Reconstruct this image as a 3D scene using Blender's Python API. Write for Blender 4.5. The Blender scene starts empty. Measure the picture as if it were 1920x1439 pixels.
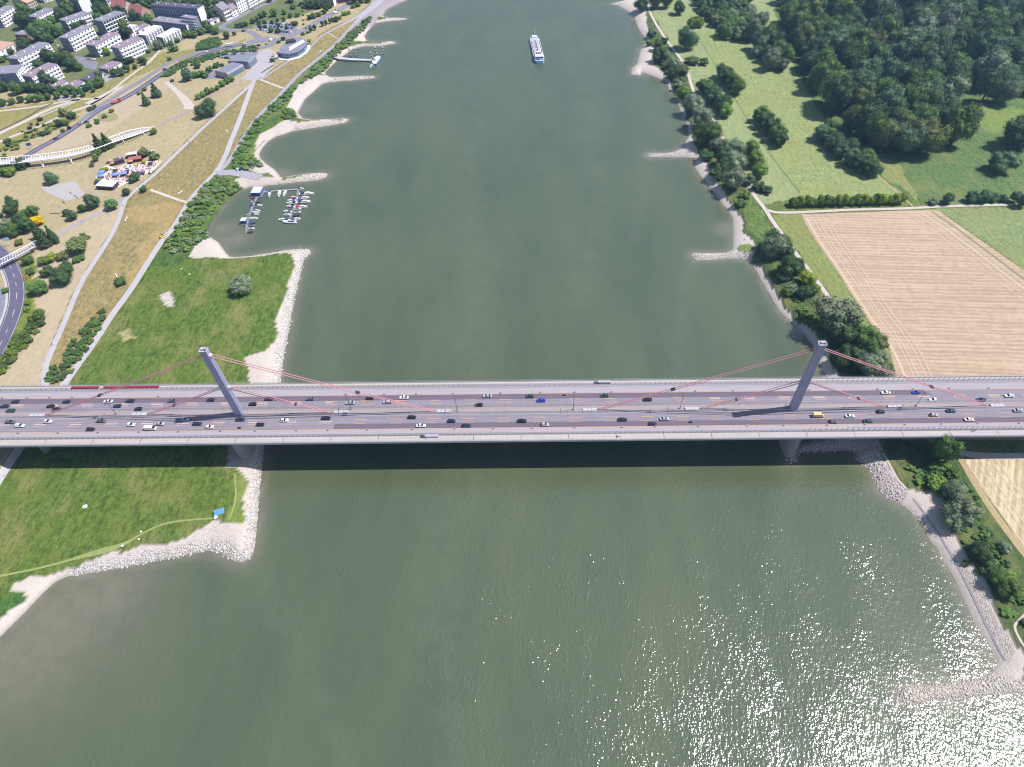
import bpy, bmesh, math, random
import numpy as np
from mathutils import Vector, Matrix
sc = bpy.context.scene
COL = sc.collection
R = math.radians
# ------------------------------------------------------------------ camera
F, CX, CYP = 1200.0, 1011.9, 720.0
PITCH, ROLL, YAW = R(48.517), R(-0.677), R(-0.115)
CAM = np.array([12.43, -205.8, 274.0])
_cp, _sp = math.cos(PITCH), math.sin(PITCH)
FW = np.array([math.sin(YAW)*_cp, math.cos(YAW)*_cp, -_sp])
_r = np.array([math.cos(YAW), -math.sin(YAW), 0.0]); _u = np.cross(_r, FW)
RT = math.cos(ROLL)*_r + math.sin(ROLL)*_u
UP = -math.sin(ROLL)*_r + math.cos(ROLL)*_u
cam = bpy.data.cameras.new("camera"); co = bpy.data.objects.new("camera", cam); COL.objects.link(co)
co.matrix_world = Matrix(((RT[0], UP[0], -FW[0], CAM[0]), (RT[1], UP[1], -FW[1], CAM[1]), (RT[2], UP[2], -FW[2], CAM[2]), (0, 0, 0, 1)))
cam.sensor_width = 36.0; cam.lens = F/1920*36.0
cam.shift_x = -(CX-960)/1920; cam.clip_start = 1.0; cam.clip_end = 12000
sc.camera = co
# ------------------------------------------------------------------ light
SUN_EL, SUN_AZ = R(57.3), R(82.6)          # azimuth clockwise from +Y
w = bpy.data.worlds.new("World"); sc.world = w; w.use_nodes = True
wn = w.node_tree; bgn = wn.nodes["Background"]
sky = wn.nodes.new("ShaderNodeTexSky"); sky.sky_type = 'NISHITA'; sky.sun_disc = False
sky.sun_elevation = SUN_EL; sky.sun_rotation = SUN_AZ; sky.air_density = 1.3; sky.dust_density = .6
wn.links.new(sky.outputs[0], bgn.inputs[0]); bgn.inputs[1].default_value = 0.09
sl = bpy.data.lights.new("sun", 'SUN'); so = bpy.data.objects.new("sun", sl); COL.objects.link(so)
sl.energy = 4.7; sl.angle = R(0.53); sl.color = (1.0, 0.98, 0.96)
_sd = Vector((math.sin(SUN_AZ)*math.cos(SUN_EL), math.cos(SUN_AZ)*math.cos(SUN_EL), math.sin(SUN_EL)))
so.rotation_euler = _sd.to_track_quat('Z', 'Y').to_euler(); so.location = (0, 0, 400)
sc.view_settings.view_transform = 'Standard'; sc.view_settings.look = 'None'
sc.view_settings.exposure = 0.44; sc.view_settings.gamma = 1.0
sc.cycles.volume_bounces = 0; sc.cycles.filter_width = 1.15
sc.cycles.max_bounces = 5; sc.cycles.diffuse_bounces = 2; sc.cycles.glossy_bounces = 2; sc.cycles.transparent_max_bounces = 6
# ------------------------------------------------------------------ helpers
random.seed(7); rng = np.random.default_rng(7)
def ray(px, py):
    return FW + (px-CX)/F*RT - (py-CYP)/F*UP
def at(px, py, z=3.5):
    """ground point seen at photo position px,py (1920 wide) on the level z"""
    d = ray(px, py); t = (z-CAM[2])/d[2]; p = CAM + t*d
    return np.array([p[0], p[1], z])
def mpp(px, py, z=3.5):
    """metres per photo pixel there"""
    p = at(px, py, z); return float((p-CAM) @ FW)/F
def lin(c):
    c = c/255.0
    return c/12.92 if c <= 0.04045 else ((c+0.055)/1.055)**2.4
EXPO = 1.3
def P(r, g, b, k=1.0):
    """albedo of a sunlit surface that a picture shows as r,g,b"""
    return (min(lin(r)/EXPO*k, .9), min(lin(g)/EXPO*k, .9), min(lin(b)/EXPO*k, .9))
def tag(o, label=None, cat=None, group=None, kind=None):
    if label: o['label'] = label
    if cat: o['category'] = cat
    if group: o['group'] = group
    if kind: o['kind'] = kind
    return o
def empty(name, loc=(0, 0, 0), rz=0.0, label=None, cat=None, group=None):
    o = bpy.data.objects.new(name, None); COL.objects.link(o)
    o.location = tuple(float(v) for v in loc); o.rotation_euler = (0, 0, rz); o.empty_display_size = .5
    return tag(o, label, cat, group)
class MB:
    def __init__(s): s.v = []; s.f = []; s.m = []
    def poly(s, pts, mi=0):
        n = len(s.v); s.v += [tuple(map(float, p)) for p in pts]; s.f.append(tuple(range(n, n+len(pts)))); s.m.append(mi)
    def hexa(s, b, t, mi=0):
        n = len(s.v); k = len(b)
        s.v += [tuple(map(float, p)) for p in b] + [tuple(map(float, p)) for p in t]
        s.f.append(tuple(range(n+k-1, n-1, -1))); s.m.append(mi)
        s.f.append(tuple(range(n+k, n+2*k))); s.m.append(mi)
        for i in range(k):
            j = (i+1) % k; s.f.append((n+i, n+j, n+k+j, n+k+i)); s.m.append(mi)
    def box(s, c, d, rz=0.0, mi=0, taper=1.0):
        cx, cy, cz = c; dx, dy, dz = d[0]/2, d[1]/2, d[2]/2
        ca, sa = math.cos(rz), math.sin(rz)
        def q(x, y, z): return (cx+x*ca-y*sa, cy+x*sa+y*ca, cz+z)
        b = [q(-dx, -dy, -dz), q(dx, -dy, -dz), q(dx, dy, -dz), q(-dx, dy, -dz)]
        t = [q(-dx*taper, -dy*taper, dz), q(dx*taper, -dy*taper, dz), q(dx*taper, dy*taper, dz), q(-dx*taper, dy*taper, dz)]
        s.hexa(b, t, mi)
    def prism(s, pts, z0, z1, mi=0):
        a = sum(pts[i][0]*pts[(i+1) % len(pts)][1]-pts[(i+1) % len(pts)][0]*pts[i][1] for i in range(len(pts)))
        if a < 0: pts = pts[::-1]
        s.hexa([(p[0], p[1], z0) for p in pts], [(p[0], p[1], z1) for p in pts], mi)
    def tube(s, p0, p1, r0, r1=None, n=6, mi=0):
        r1 = r0 if r1 is None else r1
        a = Vector([float(v) for v in p0]); b = Vector([float(v) for v in p1]); d = (b-a)
        if d.length < 1e-6: return
        d.normalize(); u = d.orthogonal().normalized(); v = d.cross(u)
        bb = [a+r0*(math.cos(2*math.pi*i/n)*u+math.sin(2*math.pi*i/n)*v) for i in range(n)]
        tt = [b+r1*(math.cos(2*math.pi*i/n)*u+math.sin(2*math.pi*i/n)*v) for i in range(n)]
        s.hexa(bb, tt, mi)
    def path(s, pts, r, n=6, mi=0):
        for i in range(len(pts)-1): s.tube(pts[i], pts[i+1], r, None, n, mi)
    def build(s, name, mats, parent=None, smooth=False, link=True):
        me = bpy.data.meshes.new(name); me.from_pydata(s.v, [], s.f)
        if not isinstance(mats, (list, tuple)): mats = [mats]
        for m in mats: me.materials.append(m)
        if len(mats) > 1: me.polygons.foreach_set('material_index', s.m)
        if smooth: me.polygons.foreach_set('use_smooth', [True]*len(s.f))
        me.update()
        o = bpy.data.objects.new(name, me)
        if link: COL.objects.link(o)
        if parent: o.parent = parent
        return o
def npmesh(name, V, Fa, mats, attrs=None, smooth=False):
    """fast mesh from arrays; Fa is (n,3) or (n,4)"""
    me = bpy.data.meshes.new(name); V = np.asarray(V, np.float32); Fa = np.asarray(Fa, np.int32)
    k = Fa.shape[1]; n = len(Fa)
    me.vertices.add(len(V)); me.vertices.foreach_set('co', V.ravel())
    me.loops.add(n*k); me.loops.foreach_set('vertex_index', Fa.ravel())
    me.polygons.add(n); me.polygons.foreach_set('loop_start', np.arange(0, n*k, k, dtype=np.int32))
    me.polygons.foreach_set('loop_total', np.full(n, k, np.int32))
    if smooth: me.polygons.foreach_set('use_smooth', np.ones(n, bool))
    me.update(calc_edges=True)
    for nm, A in (attrs or {}).items():
        at_ = me.color_attributes.new(nm, 'FLOAT_COLOR', 'POINT')
        B = np.ones((len(V), 4), np.float32); B[:, :3] = A; at_.data.foreach_set('color', B.ravel())
    for m in (mats if isinstance(mats, (list, tuple)) else [mats]): me.materials.append(m)
    o = bpy.data.objects.new(name, me); COL.objects.link(o)
    return o
# ------------------------------------------------------------------ materials
class NT:
    def __init__(s, name):
        s.m = bpy.data.materials.new(name); s.m.use_nodes = True; s.t = s.m.node_tree
        s.b = s.t.nodes["Principled BSDF"]; s.geo = None
    def n(s, ty, **kw):
        nd = s.t.nodes.new(ty)
        for k, v in kw.items():
            if k in nd.inputs and not hasattr(nd, k): nd.inputs[k].default_value = v
            else:
                try: setattr(nd, k, v)
                except Exception: nd.inputs[k].default_value = v
        return nd
    def l(s, a, b): s.t.links.new(a, b)
    def pos(s):
        if not s.geo: s.geo = s.t.nodes.new("ShaderNodeNewGeometry")
        return s.geo.outputs['Position']
    def noise(s, scale, detail=3.0, rough=.55, vec=None, stretch=None):
        nd = s.n("ShaderNodeTexNoise"); nd.inputs['Scale'].default_value = scale; nd.inputs['Detail'].default_value = detail
        nd.inputs['Roughness'].default_value = rough
        v = vec or s.pos()
        if stretch:
            mp = s.n("ShaderNodeMapping"); mp.inputs['Rotation'].default_value = (0, 0, stretch[0]); mp.inputs['Scale'].default_value = (stretch[1], stretch[2], 1)
            s.l(v, mp.inputs[0]); v = mp.outputs[0]
        s.l(v, nd.inputs['Vector']); return nd.outputs[0]
    def ramp(s, x, stops):
        nd = s.n("ShaderNodeValToRGB"); cr = nd.color_ramp
        while len(cr.elements) < len(stops): cr.elements.new(.5)
        for e, (p, c) in zip(cr.elements, stops):
            e.position = p; e.color = (*c, 1) if len(c) == 3 else c
        s.l(x, nd.inputs[0]); return nd.outputs[0]
    def mix(s, fac, a, b, bt='MIX'):
        nd = s.t.nodes.new("ShaderNodeMix"); nd.data_type = 'RGBA'; nd.blend_type = bt
        for i, x in ((0, fac), (6, a), (7, b)):
            if hasattr(x, 'is_output'): s.l(x, nd.inputs[i])
            elif i == 0: nd.inputs[0].default_value = x
            else: nd.inputs[i].default_value = (*x[:3], 1)
        return nd.outputs[2]
    def math(s, op, a, b=0.0, c=None):
        nd = s.t.nodes.new("ShaderNodeMath"); nd.operation = op
        for i, x in enumerate((a, b) if c is None else (a, b, c)):
            if hasattr(x, 'is_output'): s.l(x, nd.inputs[i])
            else: nd.inputs[i].default_value = x
        return nd.outputs[0]
    def mr(s, x, a, b, c, d, clamp=True):
        nd = s.t.nodes.new("ShaderNodeMapRange"); nd.clamp = clamp
        s.l(x, nd.inputs[0])
        for i, v in enumerate((a, b, c, d)):
            if hasattr(v, 'is_output'): s.l(v, nd.inputs[i+1])
            else: nd.inputs[i+1].default_value = v
        return nd.outputs[0]
    def bump(s, h, dist=1.0, strength=1.0):
        nd = s.t.nodes.new("ShaderNodeBump"); nd.inputs['Distance'].default_value = dist
        if hasattr(strength, 'is_output'): s.l(strength, nd.inputs['Strength'])
        else: nd.inputs['Strength'].default_value = strength
        s.l(h, nd.inputs['Height']); s.l(nd.outputs[0], s.b.inputs['Normal']); return nd
    def col(s, c):
        if hasattr(c, 'is_output'): s.l(c, s.b.inputs['Base Color'])
        else: s.b.inputs['Base Color'].default_value = (*c, 1)
    def set(s, rough=.8, metal=0.0, spec=.3):
        s.b.inputs['Roughness'].default_value = rough; s.b.inputs['Metallic'].default_value = metal
        s.b.inputs['Specular IOR Level'].default_value = spec
MATS = {}
def mat(name, c, rough=.7, var=.12, scale=.6, metal=0.0, spec=.3):
    """painted or plain surface with worn variation"""
    if name in MATS: return MATS[name]
    n = NT(name); f = n.noise(scale, 4, .6)
    lo = tuple(v*(1-var) for v in c); hi = tuple(min(v*(1+var), 1) for v in c)
    n.col(n.ramp(f, [(.3, lo), (.7, hi)])); n.set(rough, metal, spec)
    MATS[name] = n.m; return n.m
# ------------------------------------------------------------------ terrain data (photo positions, river level or ground level)
LSH = [(-60,1262),(0,1195),(26,1169),(52,1143),(76,1117),(104,1091),(125,1082),(156,1077),(208,1069),(261,1058),(313,1049),(352,1040),(391,1033),(417,1038),(430,1049),(448,1054),(466,1051),(474,1039),(478,1018),(482,976),(484,937),(490,885),(495,836),
 (525,721),(531,671),(537.5,637.5),(544,604),(550,567),(558,533),(564.6,508),(570,487.5),(583,475),(579,468),(562.5,467.7),(537.5,470),(508,475),(471,481),(444,483),(431,483),(423,475),(409,455),(390.6,444),(389,430),(401.6,406),(417,387.5),(434,369),(450,358),(465.6,352),(490.6,350),
 (506,347.7),(537.5,344),(569,341),(592,339),(612.5,333),(614,327),(600,325),(576.6,326.6),(545,331),(526.6,334),(515.6,320),(500,309),(487.5,298),(486,289),(490.6,280),(503,265.6),(519,256),(529,254),(550,246),(579,242),(621,235.6),(646,231),(655,225),(646,223),(617,225),(583,226),(567,223),
 (558,212.5),(571,187.5),(590,171),(604,158),(621,154),(652,152),(683,149),(702,147),(702,144),(673,144),(642,146),(619,146),(609,139.6),(612.5,133),(627,119),(646,104),(662.5,92),(683,87.5),(715,86.5),(742,82),(737.5,79),(704,80),(687.5,77),(683,69),(692,56),(704,44),
 (725,40.6),(750,38.5),(762,37.5),(762,35.5),(745,35),(730,35.5),(722,33),(717.7,31),(725,19),(750,6),(800,-18),(880,-60)]
RSH = [(1130,-70),(1172,-30),(1172,2),(1146,8),(1160,11),(1175,20),(1187,28),(1192,40),(1197,54),(1212,75),(1212,83),(1201,94),(1195,121),(1185,129),(1183.5,140),(1201,142),(1203,135.5),(1216,139.6),(1237,148),(1251,156),(1255.5,169),(1270,185),(1273,200),(1284.6,223),(1291,239.6),
 (1291,258),(1280,277),(1266,285.5),(1245,288.5),(1216,288.5),(1213,292),(1220,295),(1255.5,295),(1287,295),(1303,296),(1305,300),(1300,308),(1309,323),(1326,348),(1342.5,366.7),(1357,385),(1367.5,398),(1375,410),(1376,437.5),(1375,469),(1361,475),(1336,476),(1301,476),
 (1295.6,479),(1307,488.5),(1336,487.5),(1363,485),(1388,485),(1407,490.6),(1413,498),(1415,502.5),(1432,532),(1451,565),(1463,584),(1484,604.6),(1501,619),(1513,634),(1526,652.5),(1535,673),(1540,694),(1545,711),(1556,760),(1561,800),(1558,822),(1524,829),(1480,840),(1476,850),(1480,866),(1490,868),
 (1496,850),(1537,847),(1589,845),(1607.6,851),(1602,862),(1618,869.5),(1636,888),(1644,914),(1662,932),(1680.6,941),(1701,953),(1727.5,979),(1743,1013),(1761,1031),(1772,1054.5),(1792.6,1088),(1811,1130),(1826.5,1164),(1847,1199.5),(1863,1225.5),(1869.5,1244),(1863,1259.4),
 (1837,1272.5),(1785,1281.6),(1733,1285.5),(1693.6,1287),(1684.5,1296),(1684.5,1309),(1701,1320.6),(1719.6,1322),(1746,1314),(1785,1311.5),(1837,1306),(1889,1302),(1930,1299),(1985,1305),(2010,1380),(2030,1470)]
CREST = [(84,745),(85.5,722),(81,699),(98,655),(117,615),(142,553),(154,528),(167,507),(187.5,476),(217,430),(233,379),(237.5,373),(246,364.6),(271,344),(296,323),(325,294),(354,267),(375,246),(396,227),(412.5,212.5),(439.6,187.5),(473,158),(490,146),(527,123),(575,96),(592,78),(600,66),(621,56),(667,33),(690,16),(716,-8),(760,-50)]
TOE = [(108,745),(117,728),(146,686),(181,638),(208,594.6),(244,547),(275,497),(306,449),(325,430),(354,379),(375,354),(403,326.6),(418,317),(437.5,292),(450,269),(462.5,250),(483,219),(517,187.5),(537.5,165),(558,142),(589.6,117),(619,94),(642,71),(662.5,48),(687.5,27),(715,6),(735,-14),(780,-56)]
ZT, ZC = 3.5, 6.5          # flood meadow and dyke crest levels
def world(pts, z): return np.array([at(x, y, z)[:2] for x, y in pts])
LW, RW = world(LSH, 0), world(RSH, 0)
CW, TW = world(CREST, ZC), world(TOE, ZT)
LPOLY = np.vstack([[(-2500, LW[0, 1]-900)], [(LW[0, 0]-30, LW[0, 1]-900)], [(LW[0, 0]-25, LW[0, 1]-60)], LW, [(LW[-1, 0]+200, 2600)], [(-2500, 2600)]])
RPOLY = np.vstack([[(2500, 2600)], [(RW[0, 0]-150, 2600)], RW, [(RW[-1, 0]+40, -900)], [(2500, -900)]])
CEXT = np.vstack([[(CW[0, 0], -2000)], [(CW[0, 0]+1, -60)], CW, [(CW[-1, 0]+150, 2600)]])
TEXT = np.vstack([[(TW[0, 0]-6, -2000)], [(TW[0, 0]-4, -60)], TW, [(TW[-1, 0]+150, 2600)]])
CPOLY = np.vstack([CEXT, [(-2600, 2600)], [(-2600, -2000)]])
SPOLY = np.vstack([CEXT, TEXT[::-1]])
def inside(poly, X, Y):
    r = np.zeros(X.shape, bool); n = len(poly)
    x0, y0 = poly.min(0); x1, y1 = poly.max(0)
    sel = (X >= x0) & (X <= x1) & (Y >= y0) & (Y <= y1)
    xs, ys = X[sel], Y[sel]; rr = np.zeros(xs.shape, bool)
    for i in range(n):
        ax, ay = poly[i]; bx, by = poly[(i+1) % n]
        if ay == by: continue
        c = (ay > ys) != (by > ys)
        rr ^= c & (xs < (bx-ax)*(ys-ay)/(by-ay)+ax)
    r[sel] = rr; return r
def dist(line, X, Y, cap=1e9):
    d = np.full(X.shape, float(cap)**2 if cap < 1e8 else 1e18)
    for i in range(len(line)-1):
        ax, ay = line[i]; bx, by = line[i+1]
        if cap < 1e8:
            s = (X > min(ax, bx)-cap) & (X < max(ax, bx)+cap) & (Y > min(ay, by)-cap) & (Y < max(ay, by)+cap)
            if not s.any(): continue
        else: s = slice(None)
        x, y = X[s], Y[s]; L = (bx-ax)**2+(by-ay)**2+1e-9
        t = np.clip(((x-ax)*(bx-ax)+(y-ay)*(by-ay))/L, 0, 1)
        dd = (x-ax-t*(bx-ax))**2+(y-ay-t*(by-ay))**2
        d[s] = np.minimum(d[s], dd)
    return np.sqrt(d)
def height(X, Y):
    X = np.atleast_1d(np.asarray(X, float)); Y = np.atleast_1d(np.asarray(Y, float))
    il = inside(LPOLY, X, Y); ir = inside(RPOLY, X, Y)
    d = np.minimum(dist(LPOLY, X, Y, 40), dist(RPOLY, X, Y, 40)); d = np.where(il | ir, d, -d)
    z = np.where(d > 0, 3.55*np.tanh(d/6.8), np.maximum(.28*d, -3.0))
    ic = inside(CPOLY, X, Y); isl = inside(SPOLY, X, Y)
    if isl.any():
        dc = dist(CEXT, X[isl], Y[isl]); dt = dist(TEXT, X[isl], Y[isl]); t = dt/(dc+dt+1e-6)
        t = t*t*(3-2*t); z[isl] = np.maximum(z[isl], 3.5)*(1-t)+ZC*t
    z[ic & ~isl] = ZC
    return z, d
def ground(px, py):
    z = 3.5
    for _ in range(5):
        p = at(px, py, z); z = float(height(p[0], p[1])[0][0]); z = max(z, 0.0)
    p = at(px, py, z); return p
def wob(X, Y, s, seed=0):
    r = np.random.default_rng(seed); o = 0
    for k in range(6):
        a = r.uniform(0, 2*math.pi); f = r.uniform(.6, 1.6)*2*math.pi/s; o = o+np.sin((X*math.cos(a)+Y*math.sin(a))*f+r.uniform(0, 6.28))
    return o/2.4
# zones: name, photo polygon, level, colour, (lumpy, stony, rows), wobble metres
GREEN = P(106,122,72); LUSH = P(94,117,56); DARKG = P(80,102,64); TAN = P(192,174,148); DYKE = P(150,137,98); SAND = P(212,198,190); STONE = P(222,212,204)
HAY = P(152,164,118); HAYD = P(112,142,82); MEAD = P(104,138,76); PARK = P(182,167,134); PLAZ = P(190,182,182); URB = P(112,122,84)
GREY = P(150,144,148); REDP = P(190,165,160)
ZONES = [
 ('left_plateau', None, 0, PARK, (.3,0,0), 0),
 ('tan1', [(216,432),(236,377),(232,372),(100,432),(88,448),(75,470),(62,520),(45,600),(30,650),(0,700),(-60,760),(-60,900),(86,760),(84,722),(80,698),(98,652),(140,556),(166,506)], ZC, TAN, (.25,0,1), 1),
 ('tan2', [(0,300),(60,290),(170,225),(240,170),(290,150),(330,150),(290,190),(215,240),(160,270),(60,296)], ZC, TAN, (.15,0,1), 1),
 ('urb', [(-200,190),(0,172),(140,178),(250,140),(300,95),(330,85),(350,70),(420,62),(470,55),(560,30),(640,5),(720,-80),(-400,-80)], ZC, URB, (.5,0,0), 1),
 ('verge', [(-100,215),(0,205),(130,185),(180,165),(230,128),(300,100),(345,95),(430,85),(470,70),(440,88),(380,105),(300,125),(230,160),(160,205),(60,260),(-100,330)], ZC, P(150,145,95), (.7,0,0), 2),
 ('cut_grass', [(0,0+282),(60,262),(130,235),(150,218),(110,235),(60,256),(0,280)], ZC, GREEN, (1,0,0), 1),
 ('verge2', [(-60,1000),(-60,640),(0,630),(20,560),(30,500),(62,480),(70,560),(68,600),(48,640),(22,680),(-20,720),(-60,760)], ZC, P(120,135,70), (1,0,0), 2),
 ('meadow_nw', [(396,226),(410,214),(472,160),(478,160),(440,250),(420,300),(402,326),(352,380),(324,430),(275,497),(244,547),(208,594),(181,638),(146,686),(112,745),(84,745),(86,722),(82,699),(98,655),(142,553),(167,507),(217,430),(234,376),(272,343)], 5.0, DYKE, (.75,0,0), .8),
 ('dyke_n', [(440,250),(478,160),(490,147),(527,124),(575,97),(600,67),(667,34),(716,-8),(735,-14),(687,27),(642,71),(589,117),(537,165),(483,219),(437,292),(415,320)], 5.0, DYKE, (.75,0,0), .8),
 ('dyke_orange', [(240,395),(335,380),(346,384),(300,450),(272,500),(250,535),(240,520),(262,470),(300,420),(240,410)], 5.0, P(170,148,106), (.6,0,0), 3),
 ('dyke_orange2', [(130,700),(170,640),(205,585),(225,560),(205,600),(160,668),(118,725)], 4.2, P(176,152,112), (.3,0,0), 1),
]
LAND_R = [
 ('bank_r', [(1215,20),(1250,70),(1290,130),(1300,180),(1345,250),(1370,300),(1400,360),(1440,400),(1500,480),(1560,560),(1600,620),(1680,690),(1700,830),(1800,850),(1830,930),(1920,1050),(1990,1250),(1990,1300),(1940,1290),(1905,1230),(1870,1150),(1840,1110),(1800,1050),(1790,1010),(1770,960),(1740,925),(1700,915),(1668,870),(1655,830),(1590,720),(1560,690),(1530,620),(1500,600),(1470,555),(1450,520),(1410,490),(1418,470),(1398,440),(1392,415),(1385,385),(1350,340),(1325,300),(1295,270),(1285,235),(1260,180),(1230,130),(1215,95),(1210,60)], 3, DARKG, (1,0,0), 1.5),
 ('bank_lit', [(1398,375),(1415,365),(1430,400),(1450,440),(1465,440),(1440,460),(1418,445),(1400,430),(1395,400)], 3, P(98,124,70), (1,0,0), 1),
]
ZL = [
 ('thicket', [(352,383),(378,355),(404,330),(460,340),(455,350),(440,360),(415,388),(398,408),(385,430),(392,445),(378,455),(362,470),(352,486),(330,500),(300,500),(280,500),(310,450),(335,410)], 3.5, P(78,108,58), (1,0,0), 1),
 ('belt', [(431,298),(460,250),(483,220),(517,189),(540,166),(589,119),(619,96),(645,72),(688,28),(717,6),(742,-16),(742,0),(722,24),(700,42),(680,56),(655,76),(630,104),(606,130),(590,148),(556,165),(535,200),(522,222),(495,245),(478,262),(468,290),(470,305),(490,312),(505,318),(480,328),(440,325),(420,322)], 3.3, P(86,112,62), (1,0,0), 1),
 ('bush_island', [(532,208),(552,206),(558,218),(552,228),(528,230)], 2.5, P(90,115,62), (1,0,0), .5),
 ('sand_cove', [(355,488),(362,472),(378,455),(392,446),(400,430),(425,470),(440,484),(400,487)], 2, SAND, (0,.1,0), .6),
 ('stone_tip', [(440,487),(500,477),(560,466),(590,468),(590,480),(572,500),(545,600),(530,725),(468,725),(470,700),(460,678),(490,664),(508,655),(520,620),(522,590),(535,560),(545,520),(552,492),(548,482),(520,480)], 1.5, STONE, (.1,1,0), 1),
 ('sand_tip', [(472,672),(500,660),(520,655),(512,700),(490,700),(478,692)], 2.5, SAND, (0,.2,0), 1),
 ('stone_s', [(420,820),(500,820),(496,900),(486,1055),(420,1060),(300,1065),(200,1080),(120,1100),(105,1085),(130,1065),(150,1058),(250,1030),(330,1020),(370,1000),(400,985),(430,980),(452,985),(458,950),(466,900),(455,888),(432,880)], 1.5, STONE, (.1,1,0), 1.2),
 ('grass_s', [(440,890),(462,895),(458,940),(450,985),(425,985),(440,950),(444,920)], 2.5, P(120,140,72), (.8,.3,0), 1.5),
 ('sand_s', [(-80,1260),(-60,1215),(0,1170),(22,1150),(46,1130),(20,1118),(30,1100),(60,1085),(100,1078),(120,1080),(130,1086),(100,1100),(60,1145),(20,1185),(-60,1280)], 1, SAND, (0,.15,0), .8),
 ('grass_sw', [(-60,1200),(-60,1130),(0,1130),(30,1115),(46,1115),(46,1128),(20,1150),(0,1165)], 1.5, P(72,108,58), (1,0,0), .8),
 ('bare1', [(300,555),(315,550),(332,560),(325,575),(305,575)], 3.5, SAND, (.3,.5,0), 2),
 ('bare2', [(228,620),(250,618),(262,632),(240,635)], 3.5, P(170,165,120), (.6,.3,0), 3),
 ('sand_grove', [(470,322),(500,308),(520,322),(530,338),(600,322),(620,330),(560,346),(480,352),(455,352),(440,340),(455,335),(490,330)], 2, SAND, (.1,.4,0), 1),
 ('groyne_grass', [(482,332),(500,327),(515,332),(505,336)], 2, GREEN, (.7,0,0), .5),
 ('sand_n', [(478,290),(480,270),(490,255),(522,238),(535,230),(560,232),(600,228),(660,225),(660,233),(600,240),(550,250),(500,275),(490,300)], 1.5, SAND, (0,.3,0), .7),
 ('sand_n2', [(555,205),(540,205),(545,190),(560,165),(580,152),(600,144),(640,144),(705,142),(705,150),(620,158),(590,175),(570,195)], 1.5, SAND, (0,.2,0), .5),
 ('sand_n3', [(600,140),(612,130),(635,100),(655,90),(690,84),(745,78),(745,86),(690,90),(650,105),(630,122)], 1.5, SAND, (0,.2,0), .5),
 ('sand_n4', [(665,82),(668,66),(690,45),(710,38),(765,34),(765,40),(715,45),(695,60),(690,80)], 1.5, SAND, (0,.2,0), .5),
 ('sand_n5', [(712,34),(722,18),(750,0),(756,4),(728,24),(722,34)], 1.5, SAND, (0,.2,0), .5),
 ('road_n', [(655,55),(690,20),(715,-10),(765,-50),(790,-50),(755,-5),(720,22),(700,40),(678,55)], 4, P(172,160,165), (.1,0,0), 0),
]
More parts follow.
